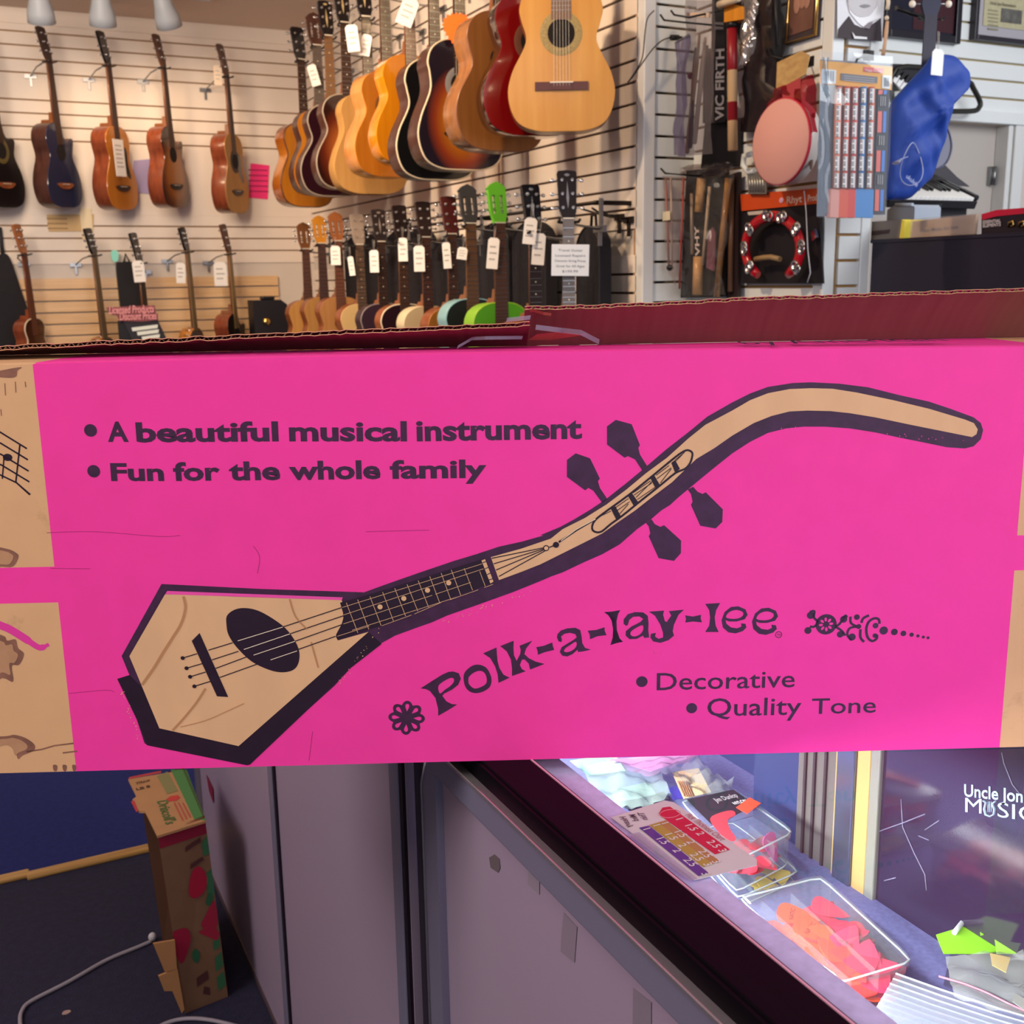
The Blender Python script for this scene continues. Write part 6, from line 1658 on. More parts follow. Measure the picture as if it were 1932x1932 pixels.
# blue ukulele with a drawstring bag and tag
YU = YP - 0.14
P = atY(1738, 320, YU)
rzU = math.radians(-22)
o = empty('ukulele', P, (0, 0, rzU)); tag(o, 'dark blue ukulele with white tuning buttons behind a blue cloth bag', 'ukulele')
c = P; Ri = Matrix.Rotation(-rzU, 4, 'Z')
UL = lambda a, b, d=0.0: Ri @ (atY(a, b, YU - d) - c)
top_z = UL(1757, 150).z; nut = UL(1757, 30).z
ol = body_outline(0.26, 0.095, 0.065, 0.075)
mb = MB(); mb.prism(ol, 0.06, 'y', 0.0); mb.build('body', M('#242c5c', 0.25, coat=0.4), o)
mb = MB(); mb.tube([(a, -0.001, b) for a, b in ol], 0.003, 6, closed=True); mb.build('binding', M('#5a6080', 0.4), o)
mb = MB(); ring = [(0.0195 * math.cos(PI * k / 8), 0.014 * math.sin(PI * k / 8)) for k in range(9)]
mb.add([(a, b, 0.24) for a, b in ring] + [(a * 0.9, b, nut) for a, b in ring], [(k, k + 1, 10 + k, 9 + k) for k in range(8)] + [(0, 9, 17, 8), tuple(range(9)), tuple(range(17, 8, -1))], True); mb.build('neck', M('#20284e', 0.2, coat=0.4), o)
mb = MB(); mb.box((-0.020, -0.006, 0.2), (0.020, 0.0, nut)); mb.build('fingerboard', M('#1c1a30', 0.35), o)
mb = MB(); mb.prism([(-0.02, nut), (0.02, nut), (0.030, nut + 0.03), (0.028, nut + 0.12), (-0.028, nut + 0.12), (-0.030, nut + 0.03)], 0.014, 'y', -0.004); mb.build('headstock', M('#1a1e3c', 0.3), o)
for s in (-1, 1):
    for zz in (0.035, 0.08):
        mb = MB(); mb.cyl((s * 0.018, 0.004, nut + zz), (s * 0.052, 0.004, nut + zz), 0.003, 6); mb.use(1).ball((s * 0.058, 0.004, nut + zz), (0.011, 0.007, 0.011), 12, 8); mb.build('tuning_peg', [STEEL, M('#e8dccb', 0.35)], o)
o, W = hang('ukulele_hanger', [(1757, 26)], lambda a, b: atY(a, b, YU), 'black arm hook holding the ukulele by its head', 'wall hanger')
c = o.location.copy(); mb = MB(); mb.tube([atX(1690, 15, XP2 + 0.012) - c, atY(1714, 24, YU + 0.12) - c, atY(1757, 36, YU + 0.045) - c], 0.007, 8); mb.build('arm', BLACK, o)
mb = MB(); mb.tube([atY(1733, 33, YU - 0.02) - c, atY(1737, 36, YU + 0.025) - c, atY(1750, 37, YU + 0.042) - c, atY(1766, 37, YU + 0.042) - c, atY(1778, 36, YU + 0.025) - c, atY(1782, 33, YU - 0.02) - c], 0.0045, 8); mb.build('yoke', BLACK, o)
YB = YU - 0.065
o, W = hang('cloth_bag', [(1762, 230)], lambda a, b: atY(a, b, YB), 'bright blue drawstring cloth bag with a pale ring emblem', 'bag')
c = o.location.copy(); L_ = lambda a, b, d=0.0: atY(a, b, YB - d) - c
op = [(1741, 131), (1752, 118), (1764, 104), (1786, 103), (1803, 107), (1816, 121), (1828, 136), (1827, 160), (1812, 178), (1796, 198), (1790, 222), (1778, 262), (1768, 300), (1756, 336), (1740, 352), (1716, 374), (1690, 376), (1674, 372), (1676, 320), (1678, 240), (1683, 196), (1702, 172), (1722, 150)]
P2 = [(p.x, p.z) for p in (L_(*q) for q in op)]
P2 = spline(P2, 4); n = len(P2); cx = sum(p[0] for p in P2) / n; cz = sum(p[1] for p in P2) / n
mb = MB(); rings = [1.0, 0.95, 0.88, 0.80, 0.71, 0.61, 0.50, 0.39, 0.28, 0.17, 0.08]; V = []
for side_ in (0,):
    for j, s in enumerate(rings):
        for i, (a, b) in enumerate(P2):
            xx, zz = cx + (a - cx) * s, cz + (b - cz) * s
            q_ = (1 - s ** 3)
            fold = q_ * (0.011 * math.sin(38 * xx + 22 * zz + 1.0) + 0.008 * math.sin(61 * zz - 24 * xx) + 0.005 * math.sin(95 * xx + 70 * zz + 2))
            V.append((xx, -0.040 * math.sqrt(max(0, 1 - s * s)) - fold, zz))
    V.append((cx, -0.042, cz))
Fs = []
for j in range(len(rings) - 1):
    for i in range(n): Fs.append((j * n + i, j * n + (i + 1) % n, (j + 1) * n + (i + 1) % n, (j + 1) * n + i))
for i in range(n): Fs.append(((len(rings) - 1) * n + i, (len(rings) - 1) * n + (i + 1) % n, len(rings) * n))
bk = len(V)
V += [(a * 0.98, 0.012, b) for a, b in P2]
Fs += [(i, (i + 1) % n, bk + (i + 1) % n, bk + i) for i in range(n)] + [list(range(bk, bk + n))]
mb.add(V, Fs, True); bag = mb.build('bag_cloth', M('#173f9c', 0.6, noise=0.06, nscale=(6, 6, 6)), o)
mb = MB(); ctr_ = L_(1696, 313); ring = []
for k in range(40):
    a = 2 * PI * k / 40; ring.append(Vector((ctr_.x + 0.043 * math.cos(a), -0.052 + 0.010 * math.sin(2 * a), ctr_.z + 0.062 * math.sin(a))))
mb.tube(ring, 0.0016, 5, closed=True); mb.build('ring_emblem', M('#a8b4dc', 0.6), o)
mb = MB(); put_text(mb, 'ukulele', (ctr_.x - 0.03, -0.060, ctr_.z - 0.04), (0.86, 0, -0.5), (0.5, 0, 0.86), 0.055, 0.014, 0.01, 0.2); mb.build('script_lettering', M('#a8b4dc', 0.6), o)
mb = MB()
mb.tube([L_(1690, 308, 0.056) + Vector((0, 0, 0)), L_(1700, 300, 0.056), L_(1712, 296, 0.056)], [0.016, 0.004, 0.004], 10, flat=0.3); mb.build('instrument_emblem', M('#a8b4dc', 0.6), o)
price_tag(1769, 117.5, 0.047, 0.074, None, 'white price tag hanging on the blue cloth bag', None, 0.02, face='y', pos=atY(1769, 117.5, YB - 0.06), lines=0, col='#f6f6f4')

# black rounded triangle wall ornament with piano keys
YT = YD - 0.10
o, W = hang('piano_wall_ornament', [(1790, 170)], lambda a, b: atY(a, b, YT), 'black piano-shaped wall ornament with white keys behind the blue bag', 'ornament')
c = o.location.copy(); L_ = lambda a, b, d=0.0: atY(a, b, YT - d) - c
mb = MB(); mb.tube(spline([tuple(L_(*q)) for q in ((1690, 130), (1790, 136), (1828, 155), (1836, 166), (1849, 192), (1847, 203), (1838, 209), (1800, 210), (1740, 208), (1690, 205))], 4, True), 0.011, 8, closed=True); mb.build('frame', M('#26241f', 0.35), o)
mb = MB(); sheet3(mb, [L_(*q) for q in ((1680, 120), (1738, 122), (1734, 150), (1700, 170), (1684, 160))], (0, 0.05, 0)); mb.build('body', M('#1d1920', 0.4), o)
for k in range(6):
    a = (1684 + 7 * k, 134 + 7 * k); mb = MB(); sheet3(mb, [L_(*q, 0.01) for q in ((a[0], a[1] + 18), (a[0] + 9, a[1] + 4), (a[0] + 15, a[1] + 10), (a[0] + 6, a[1] + 24))], (0, 0.01, 0)); mb.build('white_key', M('#f0f0f0', 0.3), o)
for k in range(4):
    a = (1690 + 9 * k, 128 + 5 * k); mb = MB(); sheet3(mb, [L_(*q, 0.018) for q in ((a[0], a[1] + 14), (a[0] + 8, a[1] + 2), (a[0] + 12, a[1] + 5), (a[0] + 4, a[1] + 18))], (0, 0.012, 0)); mb.build('black_key', BLACK, o)

# digital keyboard on the shelf, with its lid card behind
YKB = YP + 0.10
XS = XP2 + 0.0
zs = atY(1790, 398, YKB).z - 0.03
o, W = hang('digital_keyboard', [(1700, 398), (1844, 396)], lambda a, b: atY(a, b, YKB), 'small black digital keyboard with white keys below the blue bag', 'keyboard')
c = o.location.copy(); L_ = lambda a, b, d=0.0: atY(a, b, YKB + d) - c
fl_ = L_(1678, 376); fr_ = L_(1846, 376)
KT = Matrix.Translation((0, 0, fl_.z)) @ Matrix.Rotation(math.radians(24), 4, 'X')
zb = L_(1790, 390).z
xk0, xk1 = L_(1700, 372).x, fr_.x - 0.030
mb = MB(); mb.T = KT; mb.box((fl_.x, 0.0, -0.030), (fr_.x, 0.21, 0.0), 0.004); mb.build('case', M('#1c191c', 0.4), o)
mb = MB(); mb.T = KT; mb.box((fr_.x - 0.028, 0.0, 0.0), (fr_.x, 0.21, 0.02), 0.006); mb.box((fl_.x, 0.15, 0.0), (fr_.x - 0.028, 0.21, 0.026), 0.004); mb.build('cheek', M('#151216', 0.35), o)
nk = 16
for k in range(nk):
    a = xk0 + (xk1 - xk0) * k / nk; b = xk0 + (xk1 - xk0) * (k + 1) / nk - 0.0008
    mb = MB(); mb.T = KT; mb.box((a, -0.004, 0.001), (b, 0.145, 0.014), 0.0015); mb.build('white_key', M('#f4f2ee', 0.3), o)
    if k % 7 not in (2, 6):
        mb = MB(); mb.T = KT; mb.box((b - 0.0042, 0.055, 0.012), (b + 0.0042, 0.147, 0.024), 0.0015); mb.build('black_key', BLACKGLOSS, o)
mb = MB(); sheet3(mb, [L_(*q, 0.20) for q in ((1752, 345), (1752, 292), (1762, 294), (1784, 312), (1806, 334), (1830, 352))], (0, 0.01, 0)); mb.build('music_rest', M('#3e3b40', 0.5), o)
mb = MB(); mb.box((L_(1790, 372).x, 0.04, zb - 0.09), (fr_.x - 0.01, 0.2, zb)); mb.build('speaker_foot', M('#1a1418', 0.5), o)
mb = MB(); sheet3(mb, [L_(*q) for q in ((1722, 388), (1778, 384), (1770, 408), (1762, 410))], (0, 0.04, 0)); mb.build('stand_bracket', M('#181620', 0.5), o)
# dark bookcase whose back faces us
zB = atX(1640, 452, XP2).z
mb = MB(); mb.box((XP2 + 0.006, 1.2, 0), (XP2 + 0.32, YP - 0.025, zB - 0.006), 0.004); o = empty('bookcase', (XP2, 2.0, 0)); tag(o, 'plain black back of a low bookcase on the right', 'bookcase')
ob = mb.build('carcass', M('#221d30', 0.6), o); ob.location = (-XP2, -2.0, 0)
mb = MB(); mb.box((XP2 + 0.002, 1.2, zB - 0.012), (XP2 + 0.33, YP - 0.022, zB - 0.001)); ob = mb.build('top_board', M('#241e30', 0.55), o); ob.location = (-XP2, -2.0, 0)
# things standing on it
XBk = XP2 + 0.03
BK = lambda a, b: atX(a, b, XBk)
def standing(name, pts, X, label, cat, mat, th=0.02, part='body'):
    W = [atX(a, b, X) for a, b in pts]
    for p in W:
        if p.z < zB + 0.012: p.z = zB
    c = sum(W, Vector()) / len(W); o = empty(name, c); tag(o, label, cat)
    mb = MB(); sheet3(mb, [p - c for p in W], (th, 0, 0)); mb.build(part, mat, o); return o, c
o, c = standing('flyer_holder', [(1722, 418), (1842, 404), (1838, 436), (1718, 446)], XBk, 'clear acrylic holder with beige flyers on the bookcase', 'flyer holder', M('#d9c2a6', 0.6), 0.012, 'flyers')
mb = MB(); W = [atX(a, b, XBk - 0.006) - c for a, b in ((1720, 414), (1852, 402), (1848, 440), (1718, 448))]; sheet3(mb, W, (-0.004, 0, 0)); mb.build('acrylic_front', glassy('#fdf8f4', 0.14, 0.04), o)
mb = MB(); A = atX(1735, 438, XBk - 0.002) - c; Bq = atX(1808, 431, XBk - 0.002) - c; put_text(mb, 'Sheet Music for Sale', A + Vector((-0.001, 0, 0)), (Bq - A).normalized(), (0, 0, 1), (Bq - A).length, 0.010, 0.01, 0.2); mb.build('flyer_lettering', M('#8a90a8', 0.7), o)
o, c = standing('card_box', [(1645, 418), (1702, 415), (1702, 448), (1643, 452)], XBk, 'grey-brown card tray at the left end of the bookcase top', 'tray', M('#8a8078', 0.6), 0.10)
mb = MB(); W = [atX(a, b, XBk - 0.003) - c for a, b in ((1645, 436), (1678, 433), (1676, 440), (1645, 444))]; sheet3(mb, W, (0.002, 0, 0)); mb.build('dark_label', M('#4a3a38', 0.6), o)
o, c = standing('yellow_book', [(1702, 414), (1707, 417), (1703, 447), (1697, 446)], XBk - 0.01, 'thin yellow-spined book standing beside the card tray', 'book', M('#ecd84c', 0.5), 0.10, 'cover')
mb = MB(); W = [atX(a, b, XBk + 0.0) - c for a, b in ((1703, 416), (1706, 418), (1703, 444), (1699, 444))]; sheet3(mb, [p + Vector((0.10, 0, 0)) for p in W], (0.004, 0, 0)); mb.build('pages', WHITEPAPER, o)
o, c = standing('plastic_bin', [(1674, 396), (1690, 386), (1722, 386), (1726, 392), (1724, 432), (1672, 440)], XBk + 0.14, 'pale blue-grey plastic bin behind the yellow book', 'bin', M('#a8b2c0', 0.45), 0.12)
mb = MB(); W = [atX(a, b, XBk + 0.135) - c for a, b in ((1690, 386), (1722, 386))]; mb.tube(W, 0.006, 6); mb.build('rim', M('#b8c2ce', 0.4), o)
o, c = standing('method_book_box', [(1852, 404), (1880, 396), (1932, 392), (1960, 390), (1960, 432), (1852, 434)], XBk, 'red and black boxed music method set standing at the right edge', 'box', M('#241a24', 0.4), 0.12)
mb = MB(); W = [atX(a, b, XBk - 0.003) - c for a, b in ((1852, 404), (1880, 396), (1932, 392), (1960, 390), (1960, 401), (1932, 403), (1880, 408), (1853, 415))]; sheet3(mb, W, (0.003, 0, 0)); mb.build('red_band', M('#d41c40', 0.4), o)
mb = MB()
for s, y_, wd in (('ESSENTIAL', 422, 34), ('ELEMENTS', 429, 34)):
    A = atX(1854, y_, XBk - 0.004) - c; Bq = atX(1854 + wd, y_ - 3, XBk - 0.004) - c; put_text(mb, s, A, (Bq - A).normalized(), (0, 0, 1), (Bq - A).length, 0.009, 0.03); 
mb.build('lettering', M('#d8d0d0', 0.6), o)
for px in (1908, 1928):
    mb = MB(); q = atX(px, 423, XBk - 0.004) - c; mb.tube([q + Vector((0, 0.01, -0.008)), q + Vector((0, 0.008, 0.006)), q + Vector((0, -0.006, 0.008)), q + Vector((0, -0.008, -0.004)), q + Vector((0, 0.002, -0.006))], 0.0035, 6); mb.build('horn_picture', BRASS, o)
# ================================================================== GLASS COUNTER AND WHAT IS IN IT
XCF = 0.412          # front face
ZDK = 0.70           # display deck
XBK = 0.93           # back of the case
LAM = M('#ab98ae', 0.42, spec=0.5)
ALU = M('#8c88a0', 0.4, 0.25)
ALULIGHT = M('#d9cfd4', 0.25, 0.8)
FRAME = M('#0c090e', 0.38, spec=0.05, noise=0.15, nscale=(90, 6, 90))
DECK = M('#7474a8', 0.8, noise=0.2, nscale=(160, 160, 160))
LEDGE = M('#dccaff', 0.6, noise=0.12, nscale=(120, 120, 120))
GLASS = glassy('#f1f8f6', 0.012, 0.02, 1.22, 'case_glass')


def case(name, y0, y1, label, seams, JN=0.0, XBK=0.93):
    o = empty(name, (XCF, (y0 + y1) / 2, 0)); tag(o, label, 'display case'); c = o.location.copy()
    def part(n, mb, m): ob = mb.build(n, m, o); ob.location = -c; return ob
    mb = MB(); mb.box((XCF + 0.006, y0, 0.0), (XBK, y1, 0.06)); part('plinth', mb, M('#4a3c40', 0.6))
    mb = MB(); mb.box((XCF, y0 + 0.002, 0.0), (XCF + 0.016, y1 - 0.002, 0.945)); part('front_panel', mb, LAM)
    for s in seams:
        mb = MB(); mb.box((XCF - 0.006, s - 0.030, 0.0), (XCF + 0.004, s, 0.945), 0.002); part('panel_trim', mb, ALU)
        mb = MB(); mb.box((XCF - 0.004, s - 0.042, 0.0), (XCF + 0.003, s - 0.031, 0.945)); part('panel_gap', mb, M('#1c0f1e', 0.6))
    mb = MB(); mb.box((XCF - 0.003, y0, 0.0), (XCF + 0.006, y1, 0.012)); part('kick_strip', mb, M('#5c4a4e', 0.5))
    # metal channel, bright lip, black frame, glass
    mb = MB(); mb.box((XCF - 0.010, y0, 0.930), (XCF + 0.012, y1, 0.962), 0.002); part('metal_channel', mb, ALU)
    mb = MB(); mb.box((XCF - 0.013, y0, 0.962), (XCF + 0.010, y1, 0.967), 0.001); part('metal_lip', mb, ALULIGHT)
    mb = MB(); mb.box((XCF - 0.004, y0, 0.967), (XCF + 0.004, y1, 0.985)); mb.box((XCF, y0, 0.967), (XCF + 0.0435, y1, ZT), 0.0015); part('black_frame', mb, FRAME)
    mb = MB(); mb.box((XCF + 0.0435, y0, ZT - 0.007), (XCF + 0.0452, y1, ZT + 0.0002)); part('frame_lip', mb, M('#d89cb4', 0.35))
    mb = MB(); mb.box((XCF + 0.0452, y0, ZT - 0.008), (XCF + 0.0468, y1, ZT - 0.0005)); part('glass_edge', mb, M('#123434', 0.2))
    mb = MB(); mb.add([(XCF + 0.0455, y0, ZT - 0.001), (XBK, y0, ZT - 0.001), (XBK, y1 + JN, ZT - 0.001), (XCF + 0.0455, y1 + JN, ZT - 0.001)], [(0, 1, 2, 3)]); part('glass_top', mb, GLASS)
    mb = MB(); mb.box((XCF + 0.018, y0, 0.950), (XCF + 0.085, y1 + JN, 0.972), 0.001); part('inner_ledge', mb, LEDGE)
    mb = MB(); mb.box((XCF + 0.018, y0, ZDK - 0.02), (XBK, y1 + JN, ZDK)); part('deck', mb, DECK)
    return o, c, part


dc, c, part = case('glass_display_case', -0.9, 1.048, 'near glass-topped display case with grey laminate front, right of the dark gap', [], 0.075)
# corner trim with a mitred top
mb = MB(); mb.prism([(1.012, 0), (1.050, 0), (1.050, 0.905), (1.030, 0.945), (1.012, 0.945)], 0.012, 'x', XCF - 0.009); part('corner_trim', mb, ALU)
mb = MB(); mb.tube([(XCF - 0.010, 1.050, 0.0), (XCF - 0.010, 1.050, 0.905), (XCF - 0.010, 1.029, 0.950)], 0.0016, 6); part('bright_edge', mb, ALULIGHT)
# rear sliding door with brass and steel edges, plus a reflection pane
TINT = M('#26223c', 0.12, spec=0.8, noise=0.3, nscale=(5, 5, 5))
mb = MB(); mb.box((XBK - 0.004, -0.05, 0.60), (XBK + 0.004, 0.885, ZT - 0.012)); rd = part('smoked_sliding_door', mb, M('#2b2339', 0.10, spec=0.9, noise=0.2, nscale=(6, 6, 6)))
mb = MB(); mb.box((XBK + 0.006, -0.9, 0.60), (XBK + 0.014, 0.44, ZT - 0.012)); part('reflection_pane', mb, M('#585c62', 0.2, spec=0.7, noise=0.2, nscale=(6, 6, 6)))  # added grey pane: a figure's reflection in the door glass, put in as colour
for ya, yb, m_, n_, xo in ((0.885, 0.900, M('#a8a898', 0.35, 0.4), 'steel_edge', 0), (0.900, 0.922, M('#e8bf78', 0.3, 0.3), 'brass_edge', 0), (0.922, 0.952, M('#7c8498', 0.25, 0.8), 'chrome_track', -0.004), (0.952, 0.958, M('#e8bf78', 0.3, 0.3), 'brass_bead', 0), (0.958, 1.03, M('#6a6460', 0.5), 'grey_post', 0.004)):
    mb = MB(); mb.box((XBK - 0.010 + xo, ya, 0.60), (XBK + 0.014, yb, ZT - 0.010), 0.002); part(n_, mb, m_)
for yy in (0.975, 0.995, 1.012):
    mb = MB(); mb.box((XBK - 0.009, yy, 0.60), (XBK - 0.003, yy + 0.004, ZT - 0.010)); part('post_groove', mb, M('#3a3234', 0.6))
mb = MB(); mb.box((XBK - 0.002, 1.032, 0.60), (XBK + 0.004, 1.1225, ZT - 0.012)); part('blue_rear_panel', mb, M('#2e3b64', 0.35, noise=0.12, nscale=(5, 5, 5)))
# shop name on the smoked door
mb = MB()
A = Vector((XBK - 0.0048, 0.0, 0.0))
def DY(px, py): return atX(px, py, XBK - 0.0046)
def door_word(s, pa, pb, ph, bold):
    a, b = DY(*pa), DY(*pb); h = (DY(pa[0], pa[1] - ph) - a); put_text(mb, s, a, (b - a).normalized(), h.normalized(), (b - a).length, h.length, bold)
door_word("Uncle Jon's", (1819, 1502), (1948, 1516), 24, 0.02)
mb2 = mb; mb2.build('shop_name_lettering', M('#b9cfe6', 0.4), dc).location = -c
mb = MB(); door_word('M', (1821, 1532), (1852, 1535), 27, 0.0); door_word('SIC', (1882, 1541), (1958, 1552), 28, 0.0)
a = DY(1866, 1524); 
U_ = [DY(*q) for q in ((1856, 1510), (1861, 1514), (1858, 1526), (1861, 1537), (1869, 1540), (1876, 1536), (1877, 1526), (1873, 1516), (1879, 1511))]
mb.tube([p + Vector((0.0, 0, 0)) for p in U_], 0.0028, 6, flat=0.3)
for dx in (0, 3, 6): mb.tube([DY(1864.5 + dx, 1512), DY(1864 + dx, 1532)], 0.0006, 4)
mb.build('music_lettering', M('#b9cfe6', 0.4), dc).location = -c
# scratches on the door
mb = MB()
rs = random.Random(3)
for P_ in ([(1700, 1508), (1703, 1560), (1725, 1610), (1745, 1650), (1748, 1680)], [(1890, 1420), (1894, 1440), (1910, 1480), (1924, 1498)], [(1655, 1570), (1700, 1554), (1745, 1536)], [(1745, 1566), (1772, 1548)], [(1733, 1577), (1752, 1585)], [(1668, 1662), (1690, 1656)]):
    mb.tube([DY(*q) for q in P_], 0.0007, 4)
mb.build('scratch', M('#8c86a0', 0.5), dc).location = -c

nc, c, part = case('glass_display_case', 1.125, 2.655, 'farther display case with mauve-grey panels, left of the dark gap', [1.832, 1.172], 0.0, 1.02)
BLUEP = M('#2e3b64', 0.35, noise=0.12, nscale=(5, 5, 5))
mb = MB(); mb.box((1.012, 1.127, 0.60), (1.019, 2.6, ZT - 0.012)); part('blue_rear_panel', mb, BLUEP)
mb = MB(); mb.box((XCF - 0.010, 2.60, 0.0), (XCF + 0.03, 2.655, 0.93), 0.02); part('rounded_end', mb, M('#6c6470', 0.4))
mb = MB(); W = [atX(a, b, XCF - 0.002) for a, b in ((390, 1462), (402, 1488), (403, 1515), (395, 1492))]; sheet3(mb, W, (-0.001, 0, 0)); part('red_sticker', mb, M('#8c1f3c', 0.5))
# tape marks on the near front
for nm, P_, cl in (('tape_residue', [(923, 1618), (933, 1612), (942, 1620), (944, 1637), (940, 1646), (926, 1637)], '#75686c'), ('tape_mark', [(1064, 1722), (1089, 1749), (1084, 1816), (1058, 1795), (1060, 1760)], '#978999'), ('tape_mark', [(997, 1636), (1018, 1650), (1018, 1688), (996, 1668)], '#9f92a1'), ('tape_mark', [(1195, 1864), (1229, 1891), (1229, 1940), (1194, 1940)], '#928594')):
    mb = MB(); W = [atX(a, b, XCF - 0.0005) for a, b in P_]; sheet3(mb, [p - dc.location for p in W], (-0.0003, 0, 0)); mb.build(nm, M(cl, 0.35), dc)
# dark filler between the two cases
mb = MB(); mb.box((XCF + 0.009, 1.051, 0.001), (XCF + 0.016, 1.123, 0.945)); o = mb.build('filler_post', M('#1f1826', 0.25)); tag(o, 'dark glossy filler post in the gap between the two cases', 'post')

# ---------------- goods in the case
def boxlid(name, corners, zt, h, label, group, fill, deckz=ZDK):
    """clear hinged box: corners are photo pixels of the lid (back-left, back-right, front-right, front-left) at height zt"""
    W = [atZ(*q, zt) for q in corners]; c = sum(W, Vector()) / 4; c.z = zt - h + 0.0025
    o = empty(name, c); tag(o, label, 'box of picks', group)
    P2 = [(p.x - c.x, p.y - c.y) for p in W]
    def inset(P_, s): return [(a * s, b * s) for a, b in P_]
    def rnd(P_, f=0.12):
        out = []
        for i in range(4):
            p0, p1, p2 = Vector(P_[i - 1]), Vector(P_[i]), Vector(P_[(i + 1) % 4])
            out += [tuple(p1.lerp(p0, f)), tuple(p1.lerp(p0, f * 0.3).lerp(p1.lerp(p2, f * 0.3), 0.5)), tuple(p1.lerp(p2, f))]
        return out
    CB = glassy('#f4f8f8', 0.05, 0.04, 1.5)
    R_ = rnd(P2); n = len(R_)
    mb = MB(); mb.add([(a * 0.95, b * 0.95, 0) for a, b in R_] + [(a * 0.97, b * 0.97, h - 0.012) for a, b in R_], [list(range(n))] + [(i, (i + 1) % n, n + (i + 1) % n, n + i) for i in range(n)]); mb.build('tray', CB, o)
    mb = MB(); mb.add([(a, b, h - 0.014) for a, b in R_] + [(a, b, h - 0.002) for a, b in R_] + [(a * 0.97, b * 0.97, h) for a, b in R_], [(i, (i + 1) % n, n + (i + 1) % n, n + i) for i in range(n)] + [(n + i, n + (i + 1) % n, 2 * n + (i + 1) % n, 2 * n + i) for i in range(n)] + [list(range(2 * n, 3 * n))]); lid = mb.build('lid', CB, o)
    RIM = glassy('#ffffff', 0.5, 0.1, 1.5, 'frosted_rim', '#dfe6e6')
    mb = MB(); mb.tube([(a, b, h - 0.006) for a, b in R_], 0.0013, 6, closed=True); mb.tube([(a * 0.955, b * 0.955, 0.002) for a, b in R_], 0.0010, 6, closed=True); mb.build('rim', RIM, o)
    fill(o, P2, h)
    return o, c, P2


def at2(P2, s, t):
    a = Vector(P2[0]).lerp(Vector(P2[1]), s); b = Vector(P2[3]).lerp(Vector(P2[2]), s); return a.lerp(b, t)


PK = [(0, -0.014), (0.007, -0.004), (0.012, 0.008), (0.009, 0.013), (0, 0.0145), (-0.009, 0.013), (-0.012, 0.008), (-0.007, -0.004)]


def pick_at(parent, x, y, z, rz, tilt, mat, s=1.0, name='guitar_pick', label=None, text=False):
    mb = MB(); mb.T = Matrix.Translation((x, y, z)) @ Matrix.Rotation(rz, 4, 'Z') @ Matrix.Rotation(tilt, 4, 'X')
    mb.prism([(a * s, b * s) for a, b in spline(PK, 2)], 0.0009, 'z', 0)
    if text: mb.use(1); put_text(mb, text, (-0.007 * s, 0.003 * s, 0.0011), (1, 0, 0), (0, 1, 0), 0.014 * s, 0.003 * s, 0.02)
    ob = mb.build(name, [mat, M('#7c2c24', 0.5)], parent); return ob


PR = random.Random(5)


def fill_label(o, P2, h):
    q = [at2(P2, *st) for st in ((0.05, 0.06), (0.93, 0.06), (0.93, 0.46), (0.05, 0.52))]
    mb = MB(); mb.prism([(p.x, p.y) for p in q], 0.0006, 'z', h + 0.0002); mb.build('black_label', M('#2f2a33', 0.5), o)
    q = spline([tuple(at2(P2, *st)) for st in ((0.06, 0.80), (0.04, 0.62), (0.10, 0.44), (0.3, 0.40), (0.52, 0.42), (0.50, 0.50), (0.33, 0.53), (0.22, 0.66), (0.17, 0.82))], 3)
    mb = MB(); mb.prism(q, 0.0006, 'z', h + 0.0009); mb.build('red_swoosh', M('#d8404c', 0.45), o)
    a = at2(P2, 0.44, 0.22); b = at2(P2, 0.86, 0.22); u = (b - a).normalized(); up = Vector((-u.y, u.x))
    mb = MB(); put_text(mb, 'Jim Dunlop', (a.x, a.y, h + 0.0012), (u.x, u.y, 0), (up.x, up.y, 0), (b - a).length, 0.011, 0.0, 0.2); mb.build('script_lettering', M('#d8ccd0', 0.5), o)
    a = at2(P2, 0.66, 0.34); b = at2(P2, 0.90, 0.34); mb = MB(); put_text(mb, 'NYLON', (a.x, a.y, h + 0.0012), (u.x, u.y, 0), (up.x, up.y, 0), (b - a).length, 0.007, 0.03); mb.build('lettering', M('#f0ecec', 0.5), o)
    q = [at2(P2, *st) for st in ((0.62, 0.40), (0.98, 0.30), (1.02, 0.46), (0.66, 0.55))]
    mb = MB(); mb.prism([(p.x, p.y) for p in q], 0.0006, 'z', h + 0.0016); mb.build('orange_sticker', M('#ff5638', 0.6), o)
    for k in range(14):
        p = at2(P2, PR.uniform(0.12, 0.88), PR.uniform(0.55, 0.92)); pick_at(o, p.x, p.y, 0.004 + 0.0012 * k, PR.uniform(0, 6), PR.uniform(-0.4, 0.4), M(('#e23a4c', '#e23a4c', '#c82838')[k % 3], 0.35))
    p = at2(P2, 0.78, 0.86); pick_at(o, p.x, p.y, h * 0.45, 0.4, 1.2, M('#f050a0', 0.4), 1.3)
    for s in (0.36, 0.70):
        a = at2(P2, s, 0.55); b = at2(P2, s, 0.97); mb = MB(); mb.add([(a.x, a.y, 0.001), (b.x, b.y, 0.001), (b.x, b.y, h - 0.014), (a.x, a.y, h - 0.014)], [(0, 1, 2, 3)]); mb.build('divider', glassy('#f4f8f8', 0.12, 0.05, 1.5), o)


